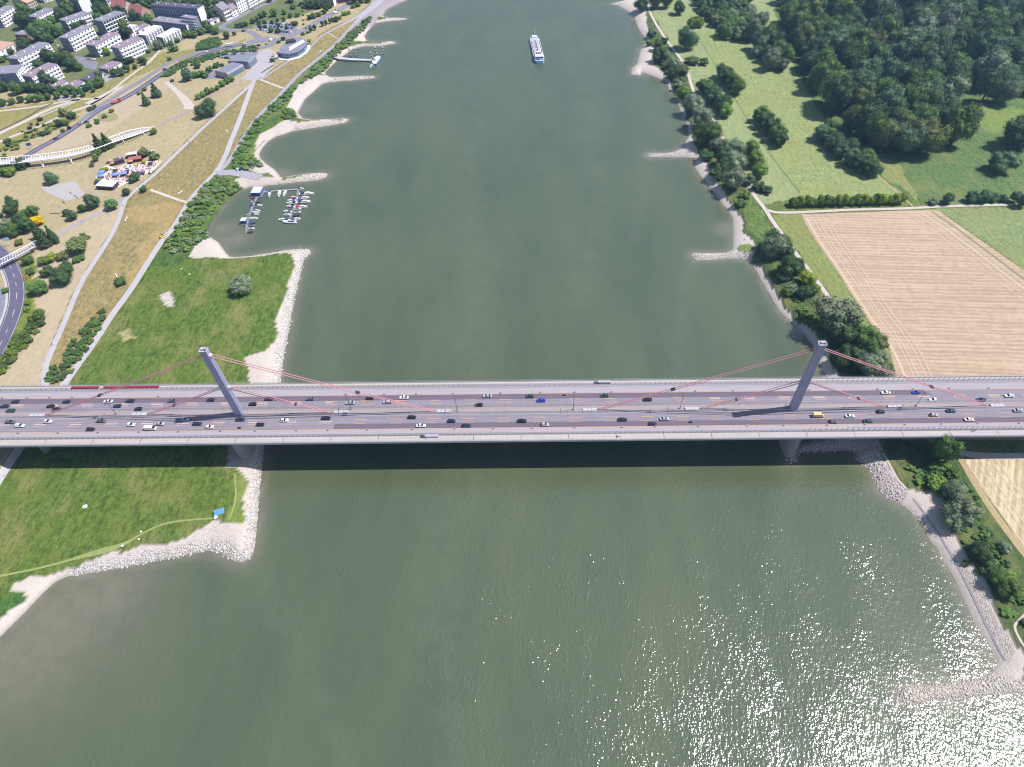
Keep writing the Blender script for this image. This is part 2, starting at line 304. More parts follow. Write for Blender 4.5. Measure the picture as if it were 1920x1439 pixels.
ZR = [
 ('hay', [(1222,20),(1290,-60),(1500,-60),(1450,20),(1500,120),(1560,250),(1640,330),(1705,368),(1480,375),(1430,385),(1400,350),(1350,250),(1300,160),(1280,115),(1250,70)], 3.5, HAY, (.5,0,0), 1),
 ('hay_mid', [(1300,60),(1340,110),(1375,180),(1420,250),(1450,300),(1500,370),(1700,366),(1640,330),(1560,250),(1500,150),(1440,120),(1400,85),(1330,60)], 3.5, P(146,160,108), (.7,0,0), 2),
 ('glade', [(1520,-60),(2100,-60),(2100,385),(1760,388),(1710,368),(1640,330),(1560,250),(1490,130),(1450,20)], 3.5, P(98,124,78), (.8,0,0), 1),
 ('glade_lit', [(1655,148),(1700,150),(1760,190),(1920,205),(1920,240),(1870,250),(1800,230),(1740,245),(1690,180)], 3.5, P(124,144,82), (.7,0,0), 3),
 ('mead_dry', [(1640,300),(1680,305),(1730,385),(1715,370),(1655,330)], 3.5, P(140,150,96), (.6,0,0), 2),
 ('field_e', [(1757,392),(1930,388),(2500,380),(2500,850),(1925,512),(1850,455)], 3.5, P(134,150,104), (.7,0,0), .5),
 ('strip', [(1448,404),(1510,401),(1540,460),(1620,585),(1668,655),(1700,720),(1640,700),(1610,620),(1560,570),(1480,460)], 3.5, P(136,146,92), (.6,0,0), 1),
 ('near_e', [(1650,830),(1800,850),(1870,935),(1930,1040),(2100,1200),(2100,1400),(1985,1300),(1900,1250),(1870,1170),(1845,1120),(1790,1020),(1765,960),(1700,915),(1668,870)], 3, P(88,112,66), (1,0,0), 1.2),
 ('sand_r1', [(1140,0),(1180,-40),(1210,20),(1218,80),(1236,110),(1225,125),(1256,150),(1270,185),(1240,160),(1180,150),(1180,120),(1205,90),(1180,20)], 1.5, SAND, (0,.2,0), .7),
 ('sand_r2', [(1266,180),(1274,180),(1300,250),(1300,275),(1318,300),(1330,318),(1345,345),(1362,372),(1378,395),(1385,400),(1393,420),(1394,440),(1418,462),(1410,492),(1428,512),(1450,552),(1490,600),(1522,622),(1544,655),(1560,690),(1580,720),(1600,780),(1640,830),(1650,850),(1670,880),(1690,912),(1720,925),(1755,930),(1768,958),(1770,980),(1785,1005),(1795,1022),(1810,1050),(1850,1100),(1865,1150),(1905,1220),(1920,1240),(1912,1270),(1935,1290),(1935,1300),(1800,1320),(1680,1325),(1670,1290),(1840,1270),(1860,1250),(1840,1200),(1750,1030),(1690,955),(1630,890),(1560,830),(1530,700),(1500,620),(1440,560),(1400,495),(1280,495),(1280,470),(1370,470),(1370,400),(1300,320),(1296,300),(1200,300),(1200,285),(1262,280),(1285,250)], 1.5, SAND, (0,.15,0), 1),
 ('stone_r', [(1470,850),(1480,838),(1524,826),(1570,815),(1620,822),(1650,835),(1655,870),(1672,900),(1700,925),(1690,940),(1672,945),(1640,925),(1630,885),(1600,850),(1500,850),(1494,872),(1476,870)], 1.5, P(212,198,194), (0,1,0), 1),
 ('stone_gr', [(1680,1300),(1684,1285),(1780,1279),(1860,1266),(1935,1275),(1935,1300),(1800,1315),(1700,1325)], 1, P(218,206,190), (0,1,0), .5),
 ('stone_g2', [(1290,474),(1400,470),(1410,488),(1290,492)], 1, STONE, (0,1,0), .4),
 ('stone_g1', [(1210,286),(1290,286),(1300,297),(1210,297)], 1, STONE, (0,1,0), .4),
 ('weed_r', [(1385,462),(1400,460),(1420,468),(1410,478),(1388,474)], 1.5, P(130,150,90), (.8,.4,0), .8),
 ('gravel_r', [(1808,1052),(1840,1100),(1860,1150),(1900,1220),(1890,1240),(1850,1170),(1820,1105),(1800,1070)], 2, P(205,192,182), (.1,.8,0), 1),
]
# ------------------------------------------------------------------ terrain mesh
def build_terrain():
    xs = np.concatenate([np.arange(-700, -330, 2.2), np.arange(-330, 330, 1.5), np.arange(330, 661, 2.2)]); ys = np.concatenate([np.arange(-190, 240, 1.5), np.arange(240, 720, 2.2)])
    xs = np.concatenate([[-2600, -1500, -1000], xs, [760, 1000, 1500, 2600]]); ys = np.concatenate([[-900, -500, -300], ys, [760, 850, 1000, 1300, 1900, 2600]])
    X, Y = np.meshgrid(xs, ys); sh = X.shape; X = X.ravel(); Y = Y.ravel()
    Z, D = height(X, Y)
    C = np.zeros((len(X), 3)); K = np.zeros((len(X), 3))
    C[:] = LUSH; K[:] = (1, 0, 0)
    il = inside(LPOLY, X, Y); ic = inside(CPOLY, X, Y); ir = inside(RPOLY, X, Y)
    # generic shore band
    C[(D < 3.5)] = SAND; K[(D < 3.5)] = (0, .4, 0)
    C[ic] = PARK; K[ic] = (.35, 0, 0)
    def paint(zs):
        for nm, poly, z, c, k, wb in zs:
            if poly is None: continue
            wp = world(poly, z); m = 6
            s = (X > wp[:, 0].min()-m) & (X < wp[:, 0].max()+m) & (Y > wp[:, 1].min()-m) & (Y < wp[:, 1].max()+m)
            idx = np.nonzero(s)[0]; x, y = X[idx], Y[idx]
            if wb: x, y = x+wb*(.5*wob(X[idx], Y[idx], 13, 3)+.7*wob(X[idx], Y[idx], 30, 5)), y+wb*(.5*wob(X[idx], Y[idx], 14, 4)+.7*wob(X[idx], Y[idx], 27, 6))
            q = idx[inside(wp, x, y)]; C[q] = c; K[q] = k
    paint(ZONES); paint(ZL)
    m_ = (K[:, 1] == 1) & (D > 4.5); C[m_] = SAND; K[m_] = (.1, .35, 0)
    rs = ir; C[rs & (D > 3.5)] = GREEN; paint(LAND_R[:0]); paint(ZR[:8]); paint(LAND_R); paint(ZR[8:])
    # damp strip at the waterline
    wet = np.clip(1-(D/1.6), 0, 1)*(D > -1); C *= (1-.35*wet)[:, None]
    Z = Z + np.where((D > 6) & il & ~ic & ~inside(SPOLY, X, Y) & (K[:, 0] > .9), .10*wob(X, Y, 9, 11), 0)
    nx, ny = len(xs), len(ys)
    i = np.arange(nx*ny).reshape(ny, nx); q = np.stack([i[:-1, :-1], i[:-1, 1:], i[1:, 1:], i[1:, :-1]], -1).reshape(-1, 4)
    low = (Z[q].max(1) < -2.5)      # river bed out of sight
    q = q[~low]
    n = NT("terrain"); a = n.n("ShaderNodeAttribute", attribute_name="cover"); k = n.n("ShaderNodeAttribute", attribute_name="kind")
    sep = n.n("ShaderNodeSeparateColor"); n.l(k.outputs[0], sep.inputs[0]); lump, stone, rows = sep.outputs[0], sep.outputs[1], sep.outputs[2]
    big = n.noise(.035, 4, .6); mid = n.noise(.28, 5, .65); fine = n.noise(1.6, 4, .7); strk = n.noise(.5, 4, .6, None, (.5, 1, .28))
    v = n.math('ADD', n.math('MULTIPLY', mid, .55), n.math('MULTIPLY', strk, .45))
    lo = n.mix(1.0, a.outputs[0], (.55, .60, .58), 'MULTIPLY'); hi = n.mix(1.0, a.outputs[0], (1.52, 1.40, 1.28), 'MULTIPLY')
    lumped = n.mix(n.mr(v, .38, .62, 0, 1), lo, hi)
    lumped = n.mix(n.mr(big, .42, .64, 0, .5), lumped, n.mix(1.0, a.outputs[0], (1.38, 1.12, .95), 'MULTIPLY'))
    big2 = n.noise(.018, 3, .6, None, (.8, 1, .5))
    plain = n.mix(n.mr(fine, .35, .65, 0, 1), n.mix(1.0, a.outputs[0], (.86, .86, .86), 'MULTIPLY'), n.mix(1.0, a.outputs[0], (1.12, 1.12, 1.12), 'MULTIPLY'))
    plain = n.mix(n.mr(big2, .4, .62, 0, .45), plain, n.mix(1.0, a.outputs[0], (.88, .93, .80), 'MULTIPLY'))
    dry = n.noise(.055, 5, .7, None, (.9, 1, .6)); lumped = n.mix(n.mr(dry, .48, .66, 0, .7), lumped, P(150, 142, 92)); tuft = n.noise(.75, 3, .7); lumped = n.mix(n.mr(tuft, .56, .72, 0, .8), lumped, n.mix(1.0, a.outputs[0], (1.75, 1.60, 1.05), 'MULTIPLY')); lumped = n.mix(n.mr(tuft, .28, .46, .75, 0), lumped, n.mix(1.0, a.outputs[0], (.42, .50, .50), 'MULTIPLY'))
    c = n.mix(lump, plain, lumped)
    vor = n.n("ShaderNodeTexVoronoi"); vor.inputs['Scale'].default_value = 1.7; n.l(n.pos(), vor.inputs['Vector'])
    vs = n.n("ShaderNodeSeparateColor"); n.l(vor.outputs['Color'], vs.inputs[0])
    st = n.mix(vs.outputs[0], n.mix(1.0, a.outputs[0], (.6, .58, .60), 'MULTIPLY'), n.mix(1.0, a.outputs[0], (1.2, 1.2, 1.2), 'MULTIPLY'))
    c = n.mix(stone, c, st)
    n.col(c); n.set(.95, 0, .1)
    h = n.math('ADD', n.math('MULTIPLY', v, n.math('MULTIPLY', lump, 1.7)), n.math('MULTIPLY', fine, .22))
    h = n.math('ADD', h, n.math('MULTIPLY', n.math('MULTIPLY', vor.outputs['Distance'], stone), -.5))
    n.bump(h, 1.0, 1.0)
    o = npmesh("ground", np.stack([X, Y, Z], 1), q, n.m, {'cover': C, 'kind': K}, smooth=True)
    tag(o, 'river banks, flood meadow, dyke and fields', kind='structure')
build_terrain()
# ------------------------------------------------------------------ river
def build_river():
    xs = np.concatenate([[-2600], np.arange(-320, 341, 4.0), [2600]]); ys = np.concatenate([[-900, -400], np.arange(-200, 760, 4.0), [1100, 2600]])
    X, Y = np.meshgrid(xs, ys); X = X.ravel(); Y = Y.ravel()
    d = np.minimum(dist(LPOLY, X, Y, 40), dist(RPOLY, X, Y, 40))
    sh = np.exp(-(d/3.2)**1.2)
    # sand flats under water beside the lower left beach and in the coves
    for (px, py, r) in ((110, 1150, 26), (60, 1210, 22), (440, 450, 9), (420, 430, 7), (1360, 430, 6), (1540, 690, 5), (1850, 1230, 7), (570, 205, 10), (530, 330, 7), (200, 1120, 16)):
        p = at(px, py, 0); sh = np.maximum(sh, .75*np.exp(-(((X-p[0])**2+(Y-p[1])**2)/(2*r*r))))
    cur = X*0
    for pts, wd in (([(478,1055),(515,1140),(575,1260),(610,1360),(640,1460)], 5), ([(583,475),(600,560),(618,650),(640,760)], 4), ([(1297,484),(1280,560),(1270,660),(1250,780),(1240,900)], 5), ([(1214,292),(1205,360),(1190,450)], 5), ([(655,228),(690,300),(705,380)], 5), ([(614,330),(640,400),(655,480)], 4), ([(1477,866),(1478,930),(1470,1020),(1440,1120)], 5), ([(900,120),(880,300),(900,500),(880,700)], 14), ([(1100,200),(1120,380),(1080,560)], 12), ([(860,900),(820,1100),(850,1439)], 12)):
        q = dist(world(pts, 0)+0, X+2.5*wob(X, Y, 40, 2), Y); cur = np.maximum(cur, np.exp(-(q/wd)**2))
    A = np.stack([sh, cur, sh*0], 1)
    i = np.arange(len(xs)*len(ys)).reshape(len(ys), len(xs)); q = np.stack([i[:-1, :-1], i[:-1, 1:], i[1:, 1:], i[1:, :-1]], -1).reshape(-1, 4)
    n = NT("river_water"); a = n.n("ShaderNodeAttribute", attribute_name="shallow"); s = n.n("ShaderNodeSeparateColor"); n.l(a.outputs[0], s.inputs[0])
    g1 = n.noise(.02, 5, .6, None, (.35, 1, .35)); g2 = n.noise(.12, 4, .6)
    deep = n.ramp(g1, [(.3, P(82, 93, 68)), (.5, P(91, 101, 73)), (.7, P(99, 107, 76))])
    f = n.math('MULTIPLY', s.outputs[0], n.mr(g2, .3, .6, .7, 1.1))
    deep = n.mix(n.math('MULTIPLY', s.outputs[1], n.mr(g2, .35, .65, .03, .26)), deep, P(116, 122, 96)); body = n.mix(f, deep, P(136, 128, 108))
    # wave height field, crests run across the wind, wind patches change the strength
    gust = n.noise(.014, 4, .65, None, (.6, 1, .5)); gust2 = n.noise(.06, 3, .6, None, (1.0, 1, .6))
    amp = n.math('MULTIPLY', n.mr(gust, .35, .65, .6, 1.3), n.mr(gust2, .38, .62, .6, 1.35))
    w1 = n.noise(.68, 2, .5, None, (.5, 1, .6)); w2 = n.noise(1.6, 1, .5, None, (.3, 1, .7))
    h = n.math('MULTIPLY', n.math('ADD', n.math('MULTIPLY', w1, WAV[0]), n.math('MULTIPLY', w2, WAV[1])), amp)
    t = n.t; bp = n.n("ShaderNodeBump"); bp.inputs['Distance'].default_value = 1.0; bp.inputs['Strength'].default_value = 1.0; n.l(h, bp.inputs['Height'])
    b2 = n.n('ShaderNodeBump'); b2.inputs['Distance'].default_value = 1.0; b2.inputs['Strength'].default_value = .75; n.l(h, b2.inputs['Height']); df = n.n("ShaderNodeBsdfDiffuse"); n.l(body, df.inputs[0]); n.l(b2.outputs[0], df.inputs['Normal'])
    gl = n.n("ShaderNodeBsdfGlossy"); gl.inputs['Roughness'].default_value = WAV[2]; n.l(bp.outputs[0], gl.inputs['Normal'])
    fr = n.n("ShaderNodeFresnel"); fr.inputs[0].default_value = 2.0; n.l(bp.outputs[0], fr.inputs['Normal'])
    mx = n.n("ShaderNodeMixShader"); n.l(fr.outputs[0], mx.inputs[0]); n.l(df.outputs[0], mx.inputs[1]); n.l(gl.outputs[0], mx.inputs[2])
    out = [x for x in t.nodes if x.type == 'OUTPUT_MATERIAL'][0]; n.l(mx.outputs[0], out.inputs['Surface']); t.nodes.remove(n.b)
    o = npmesh("river_water", np.stack([X, Y, X*0], 1), q, n.m, {'shallow': A}); tag(o, 'wide grey green river', kind='structure')
WAV = (.232, .112, .125)
build_river()
# ------------------------------------------------------------------ roads, paths
def resample(W, step):
    out = [W[0]]
    for i in range(len(W)-1):
        L = np.linalg.norm(W[i+1]-W[i]); k = max(1, int(L/step))
        for j in range(1, k+1): out.append(W[i]+(W[i+1]-W[i])*j/k)
    return np.array(out)
def smooth(W, it=2):
    W = np.array(W)
    for _ in range(it):
        Q = [W[0]]
        for i in range(len(W)-1): Q += [W[i]*.75+W[i+1]*.25, W[i]*.25+W[i+1]*.75]
        Q.append(W[-1]); W = np.array(Q)
    return W
def wline(pts): return np.array([ground(x, y)[:2] for x, y in pts])
def ribbon(name, pts, width, m, off=.08, label=None, sm=2, side=0.0, raw=False, step=3.0, kind='structure', z=None, dash=None, parent=None):
    W = np.array(pts) if raw else smooth(wline(pts), sm)
    W = resample(W, step)
    T = np.gradient(W, axis=0); T /= np.linalg.norm(T, axis=1)[:, None]+1e-9; N = np.stack([-T[:, 1], T[:, 0]], 1)
    wd = np.asarray(width)*np.ones(len(W)) if np.ndim(width) == 0 else np.interp(np.linspace(0, 1, len(W)), np.linspace(0, 1, len(width)), width)
    c = W+N*side
    cols = [c+N*(wd*k)[:, None] for k in (-.5, -.17, .17, .5)]
    zs = [((np.maximum(height(q[:, 0], q[:, 1])[0], .1) if z is None else np.full(len(q), z)))+off for q in cols]
    V = np.concatenate([np.column_stack([q, zz]) for q, zz in zip(cols, zs)]); n = len(W); Fc = []
    for i in range(n-1):
        if dash and (i*step) % (dash[0]+dash[1]) >= dash[0]: continue
        for k in range(3): Fc.append((k*n+i, k*n+i+1, (k+1)*n+i+1, (k+1)*n+i))
    o = npmesh(name, V, np.array(Fc)[:, ::-1], m, smooth=True)
    if parent: o.parent = parent
    else: tag(o, label or name.replace('_', ' '), kind=kind)
    return o
M_PATH = mat('gravel_path', P(190,184,186), .9, .08, .4); M_PAVE = mat('asphalt_path', P(172,166,176), .85, .1, .3)
M_TRACK = mat('dusty_track', P(206,192,182), .95, .1, .5); M_ROAD = mat('asphalt_dark', P(106,100,122), .8, .12, .2); M_ROADL = mat('asphalt_old', P(142,138,150), .8, .12, .2)
M_MARK = mat('road_paint', P(222,222,228), .7, .05, 1); M_KERB = mat('kerb_concrete', P(196,190,192), .85, .1, .8); M_RED = mat('red_path', P(178,150,146), .9, .1, .5)
M_TAN = mat('tan_track', P(178,160,120), .95, .15, .5); M_PLAZA = mat('plaza_paving', P(186,178,180), .8, .1, .4)
ribbon('riverside_path', [(-30,930),(5,874),(28,842),(60,802),(103,750),(117,728),(146,686),(181,638),(208,594.6),(244,547),(275,497),(306,449),(325,430),(354,379),(375,354),(403,326.6)], 4.2, M_PATH, .12, 'pale gravel path at the foot of the dyke')
ribbon('dyke_ramp_path', [(403,326.6),(414,311),(425,289),(434,262.5),(440,250),(458,202),(475,156),(478,150)], 4.0, M_PATH, .14, 'straight path climbing the dyke to the plaza')
ribbon('waterside_path', [(405,325),(419,317),(437.5,292),(450,269),(462.5,250),(483,219),(517,187.5),(537.5,165),(558,142),(589.6,117),(619,94),(642,71),(662.5,48),(687.5,27),(715,6),(745,-22)], 3.8, M_PAVE, .13, 'asphalt path below the dyke along the river bushes')
ribbon('dyke_crest_path', [(86,760),(85.5,722),(81,699),(98,655),(117,615),(142,553),(154,528),(167,507),(187.5,476),(217,430),(233,379),(237.5,373),(246,364.6),(271,344),(296,323),(325,294),(354,267),(375,246),(396,227),(412.5,212.5),(439.6,187.5),(473,158)], 3.4, M_PATH, .11, 'light path along the dyke crest')
ribbon('promenade', [(490,150),(527,125),(560,104),(580,92),(600,70),(621,58),(667,34),(690,16),(716,-8)], 2.6, M_PAVE, .12, 'promenade on the dyke crest by the restaurant')
ribbon('park_path', [(108,441),(150,418),(200,393),(232,375),(250,362)], 3.0, M_PAVE, .07, 'asphalt path crossing the dry lawn')
ribbon('red_park_path', [(289,240),(320,225),(350,212),(375,200),(395,180),(430,165),(455,155)], 3.2, M_RED, .07, 'reddish path from the white footbridge')
ribbon('sandy_park_path', [(312,155),(335,175),(357,200),(352,206)], [4,5,8,10], M_TRACK, .075, 'sandy walk through the park lawn')
ribbon('curved_dirt_track', [(262,352),(240,358),(215,368),(185,366),(165,352),(160,335),(170,318),(190,308)], 3.0, mat('dirt', P(182,164,142), .95, .12, .5), .07, 'worn dirt track curving round the beach bar')
ribbon('quay_apron', [(403,327),(425,324),(445,325),(470,330),(490,334)], [7,8,9,8,6], M_PAVE, .16, 'asphalt landing apron above the marina')
ribbon('left_bank_road_far', [(0,327),(62.5,284),(104,263),(146,236),(177,213),(200,200.4),(229,187.5),(271,162.5),(312.5,133),(354,112.5),(391,98),(422.5,91.7),(454,84),(472,80),(483,76)], 7.0, M_ROAD, .08, 'two lane asphalt road past the park')
ribbon('road_marking', [(0,327),(62.5,284),(104,263),(146,236),(177,213),(200,200.4),(229,187.5),(271,162.5),(312.5,133),(354,112.5),(391,98),(422.5,91.7),(454,84)], .35, M_MARK, .10, 'white centre line of the park road')
ribbon('left_bank_road_near', [(150,230),(177,206),(200,192),(229,174),(271,149),(308,124),(350,105),(391,93),(422,87.5),(448,82)], 5.0, M_ROADL, .085, 'parallel service road beside the park road')
ribbon('roundabout_approach_road', [(478,82),(486,74),(479,64.6),(464,58.5),(443,57.5),(425,57),(412,52),(430,42),(455,29),(485,14),(514,2),(540,-12)], 7.0, M_ROADL, .09, 'street beside the pitched roof houses')
ribbon('main_road_north', [(484,80),(500,75),(516,77),(540,69.5),(563,60),(578,52),(609,34),(632,22),(655,8),(690,-14)], 9.0, M_ROADL, .095, 'main road leading north behind the dyke')
ribbon('road_marking', [(530,73),(563,60),(578,52),(609,34),(632,22),(655,8),(690,-14)], .35, M_MARK, .115, 'centre line of the northern road', dash=(3,6))
# roundabout ring
_c = ground(492, 81)[:2]; _t = np.linspace(0, 2*math.pi, 33)
ribbon('roundabout_ring', [(float(_c[0]+13*math.cos(t)), float(_c[1]+13*math.sin(t))) for t in _t], 7.0, M_ROADL, .10, 'ring carriageway of the small roundabout', raw=True)
for nm, pts, wd, lb in (('garden_walk', [(-20,262),(0,250),(52,226.5),(88.6,206.7),(125,195),(151,185)], 5, 'wide pale walk through the show garden'),
    ('garden_walk', [(-20,276),(0,266),(31,253.6),(58,244),(88.6,231.7),(130,211),(162,202),(200,182),(230,163)], 4, 'pale walk on the road side of the show garden'),
    ('tree_row_walk', [(-20,212),(0,209),(62.5,202.5),(115,192),(163,186),(185,186)], 3, 'narrow walk under the row of small trees'),
    ('pale_walk', [(165,196),(185,186),(215,168),(232,152),(262,130),(276,121),(285,112),(300,95)], [10,8,3,3,3,4,2], 'pale walk from the garden up to the flats'),
    ('garden_walk', [(75,220),(110,205),(140,193)], 2, 'short pale walk between garden beds')):
    ribbon(nm, pts, wd, M_TRACK, .075, lb)
ribbon('garden_channel', [(-20,256),(0,246),(45,224),(80,203),(100,194)], 1.6, mat('dark_channel', P(88,76,84), .8, .1, .5), .09, 'dark edging channel along the garden walk')
# big curved road on the left edge
_lr = [(-22,455),(-8,468),(8,482),(23,507),(31,534),(32,559),(27,584),(17,613),(0,649),(-22,690),(-50,750)]
ribbon('sliproad', _lr, 9.5, M_ROAD, .08, 'dark curving slip road at the left edge')
ribbon('road_marking', _lr, .28, M_MARK, .10, 'dashed centre line of the slip road', dash=(4,6), step=2.0)
ribbon('road_marking', _lr, .22, M_MARK, .10, 'edge line of the slip road', side=4.1)
ribbon('road_marking', _lr, .22, M_MARK, .10, 'inner edge line of the slip road', side=-4.1)
ribbon('kerb', _lr, 1.3, M_KERB, .16, 'pale concrete kerb inside the slip road', side=-5.6)
ribbon('second_road', [(-30,520),(-10,545),(-2,570),(-3,595),(-14,630),(-40,670)], 8, M_ROADL, .08, 'grey road just inside the left frame edge')
# right bank
ribbon('farm_track', [(1216,-20),(1214,0),(1217,22),(1235,55),(1260,90),(1278,113),(1290,135),(1297,165),(1310,190),(1330,215),(1345,240),(1356,265),(1372,292),(1390,325),(1408,358),(1420,375),(1435,393),(1448,415),(1470,445),(1495,480),(1530,525),(1562,570),(1600,620),(1640,690),(1680,760),(1745,800),(1770,832),(1795,852)], 3.0, M_TRACK, .10, 'dusty farm track along the right bank')
ribbon('farm_track', [(1437,394),(1450,399),(1480,400),(1540,397),(1600,394),(1700,392),(1760,388),(1830,386),(1925,384),(2100,380)], 2.8, M_TRACK, .10, 'farm track between hedge and stubble field')
ribbon('farm_track', [(1768,828),(1790,848),(1830,855),(1870,857),(1925,856),(2200,858)], 4.0, M_TRACK, .10, 'field track in the bridge shadow')
ribbon('farm_track', [(1800,857),(1818,890),(1845,935),(1880,985),(1925,1045),(2000,1130)], 3.5, M_TAN, .09, 'grassy headland track beside the near field')
ribbon('foot_trail', [(1655,850),(1666,868),(1672,880),(1682,900),(1700,918)], 1.2, M_TRACK, .10, 'thin foot trail down to the beach')
ribbon('foot_trail', [(1925,1150),(1910,1165),(1900,1175),(1912,1200),(1922,1215)], 1.0, M_TRACK, .10, 'trodden trail at the right edge')
ribbon('foot_trail', [(-10,1083),(60,1070),(120,1054),(170,1040),(230,1024),(262,1004),(300,985),(340,977),(398,973)], [1.2,1,1,3,1.2,1,1,1], mat('trodden_grass', P(150,158,96), .95, .1, .5), .12, 'trodden trail across the near meadow')
ribbon('foot_trail', [(428,975),(438,955),(443,930),(441,905),(440,890)], .9, mat('trodden_grass', P(150,158,96)), .12, 'trodden trail up to the stony corner')
ribbon('meadow_drain', [(1298,55),(1318,85),(1345,130),(1375,180),(1405,232),(1440,285),(1470,325),(1500,363)], .8, mat('drain_grass', P(100,124,72), .95, .2, .5), .07, 'narrow ditch line through the hay meadow')
ribbon('farm_track', [(1500,362),(1600,290),(1640,325),(1680,360),(1712,388)][1:], 1.6, M_TAN, .08, 'twin rut track across the meadow corner')
ribbon('beach_ridge', [(1712,935),(1735,965),(1765,1010),(1790,1050),(1815,1100),(1840,1155),(1865,1205),(1885,1240)], .8, mat('dark_gravel', P(168,158,160), .95, .15, .5), .12, 'tide line of darker gravel on the beach')
# steps on the dyke
def sheet(name, pts, m, label, z=None, off=.06, kind='structure'):
    W = wline(pts) if z is None else world(pts, z)
    zz = height(W[:, 0], W[:, 1])[0].max() if z is None else z
    b = MB(); a = sum(W[i][0]*W[(i+1) % len(W)][1]-W[(i+1) % len(W)][0]*W[i][1] for i in range(len(W)))
    if a < 0: W = W[::-1]
    b.poly([(p[0], p[1], zz+off) for p in W]); o = b.build(name, m); tag(o, label, kind=kind); return o
for pts, lb in (([(282,357),(352,381)], 'pale steps across the dyke by the beach bar'), ([(486,150),(533,167)], 'pale steps from the plaza to the lower path')):
    ribbon('dyke_steps', pts, 2.6, M_TRACK, .12, lb, sm=0)
ribbon('dyke_steps', [(612,61),(636,75)], 1.2, M_TRACK, .12, 'narrow steps near the restaurant', sm=0)
sheet('plaza', [(478,102),(500,92),(520,98),(512,112),(512,125),(494,146),(478,152),(452,150),(462,138),(474,122)], M_PLAZA, 'striped paved plaza in front of the metal clad pavilions', ZC, .05)
sheet('car_park', [(412,100),(436,98),(470,92),(485,98),(478,108),(462,112),(440,113),(412,110)], M_ROADL, 'asphalt of the crowded car park', ZC, .055)
sheet('car_park', [(470,52),(500,40),(555,46),(558,60),(530,68),(500,62)], M_ROADL, 'asphalt of the tree shaded car park', ZC, .055)
sheet('car_park', [(140,105),(165,110),(185,118),(180,132),(160,128),(146,118)], M_ROADL, 'asphalt yard between the flats', ZC, .055)
sheet('car_park', [(376,141),(410,130),(418,136),(408,148),(380,150)], M_ROADL, 'small car park beside the metal pavilion', ZC, .055)
sheet('courtyard', [(105,185),(140,168),(235,128),(240,134),(150,180),(110,192)], M_PAVE, 'strip of paving in front of the garages', ZC, .05)
# stubble fields
M_HEAD = mat('straw_line', P(212,190,162), .95, .1, .6)
for s_, w_ in ((0, 1.6), (5, .7), (7.5, .7), (12, .7), (15, .7)): ribbon('headland_track', [(1508,410),(1535,458),(1570,508),(1620,587),(1668,652),(1684,690),(1692,708)], w_, M_HEAD, .16, 'pale headland wheel track on the stubble edge', side=s_+1.5)
for s_, w_, m_ in ((0, 1.4, M_HEAD), (4, .8, M_HEAD), (8, 1.2, mat('weedy_line', P(140,146,96), .95, .15, .5)), (-5, .8, M_HEAD), (-10, .7, M_HEAD)): ribbon('headland_track', [(1742,398),(1790,430),(1840,468),(1890,506),(1935,540),(2000,590)], w_, m_, .16, 'wheel track on the far edge of the stubble field', side=s_-6)
for s_ in (1.5, 6, 9, 14, 17): ribbon('headland_track', [(1806,868),(1825,895),(1852,935),(1890,990),(1925,1040),(2000,1130)], .7, M_HEAD, .16, 'wheel track along the near field edge', side=s_)
def rowmat(name, ang, c1, c2, c3):
    n = NT(name)
    mp = n.n("ShaderNodeMapping"); mp.inputs['Rotation'].default_value = (0, 0, ang); n.l(n.pos(), mp.inputs[0])
    a = n.noise(1.0, 4, .6, mp.outputs[0]); n2 = n.n("ShaderNodeMapping"); n2.inputs['Scale'].default_value = (.012, .30, 1); n.l(mp.outputs[0], n2.inputs[0])
    r1 = n.noise(1.0, 4, .62, n2.outputs[0]); n3 = n.n("ShaderNodeMapping"); n3.inputs['Scale'].default_value = (.015, 1.3, 1); n.l(mp.outputs[0], n3.inputs[0]); r2 = n.noise(1.0, 3, .6, n3.outputs[0])
    sp = n.n('ShaderNodeSeparateXYZ'); n.l(mp.outputs[0], sp.inputs[0]); sn = n.math('SINE', n.math('ADD', n.math('MULTIPLY', sp.outputs[1], 1.9), n.math('MULTIPLY', n.noise(.05, 3, .6, mp.outputs[0]), 7.0)))
    sn = n.math('MULTIPLY', n.math('ADD', sn, 1.0), .5); pat = n.noise(.22, 4, .7, mp.outputs[0])
    v = n.math('ADD', n.math('ADD', n.math('MULTIPLY', r1, .30), n.math('MULTIPLY', r2, .34)), n.math('ADD', n.math('MULTIPLY', sn, .09), n.math('MULTIPLY', pat, .31))); big = n.noise(.02, 4, .6)
    c = n.ramp(v, [(.40, c1), (.5, c2), (.58, c3)]); c = n.mix(n.mr(big, .45, .7, 0, .3), c, P(190,168,132)); c = n.mix(n.mr(a, .3, .7, .25, 0), c, c1)
    n.col(c); n.set(.95, 0, .1); n.bump(v, .5, 1.0); return n.m
sheet('stubble_field', [(1503,403),(1757,394),(1925,512),(2080,630),(2080,826),(1800,826),(1690,826),(1682,712),(1668,655),(1620,590),(1570,510),(1535,460),(1510,420)], rowmat('stubble', .06, P(174,147,127), P(190,163,140), P(208,184,158)), 'harvested stubble field on the right bank', 3.5, .09)
sheet('stubble_field', [(1802,862),(1925,860),(2060,862),(2060,1150),(1925,1040),(1890,985),(1850,930)], rowmat('stubble_near', -1.05, P(172,150,118), P(200,180,144), P(226,208,176)), 'harvested field beyond the near right bank', 3.5, .09)
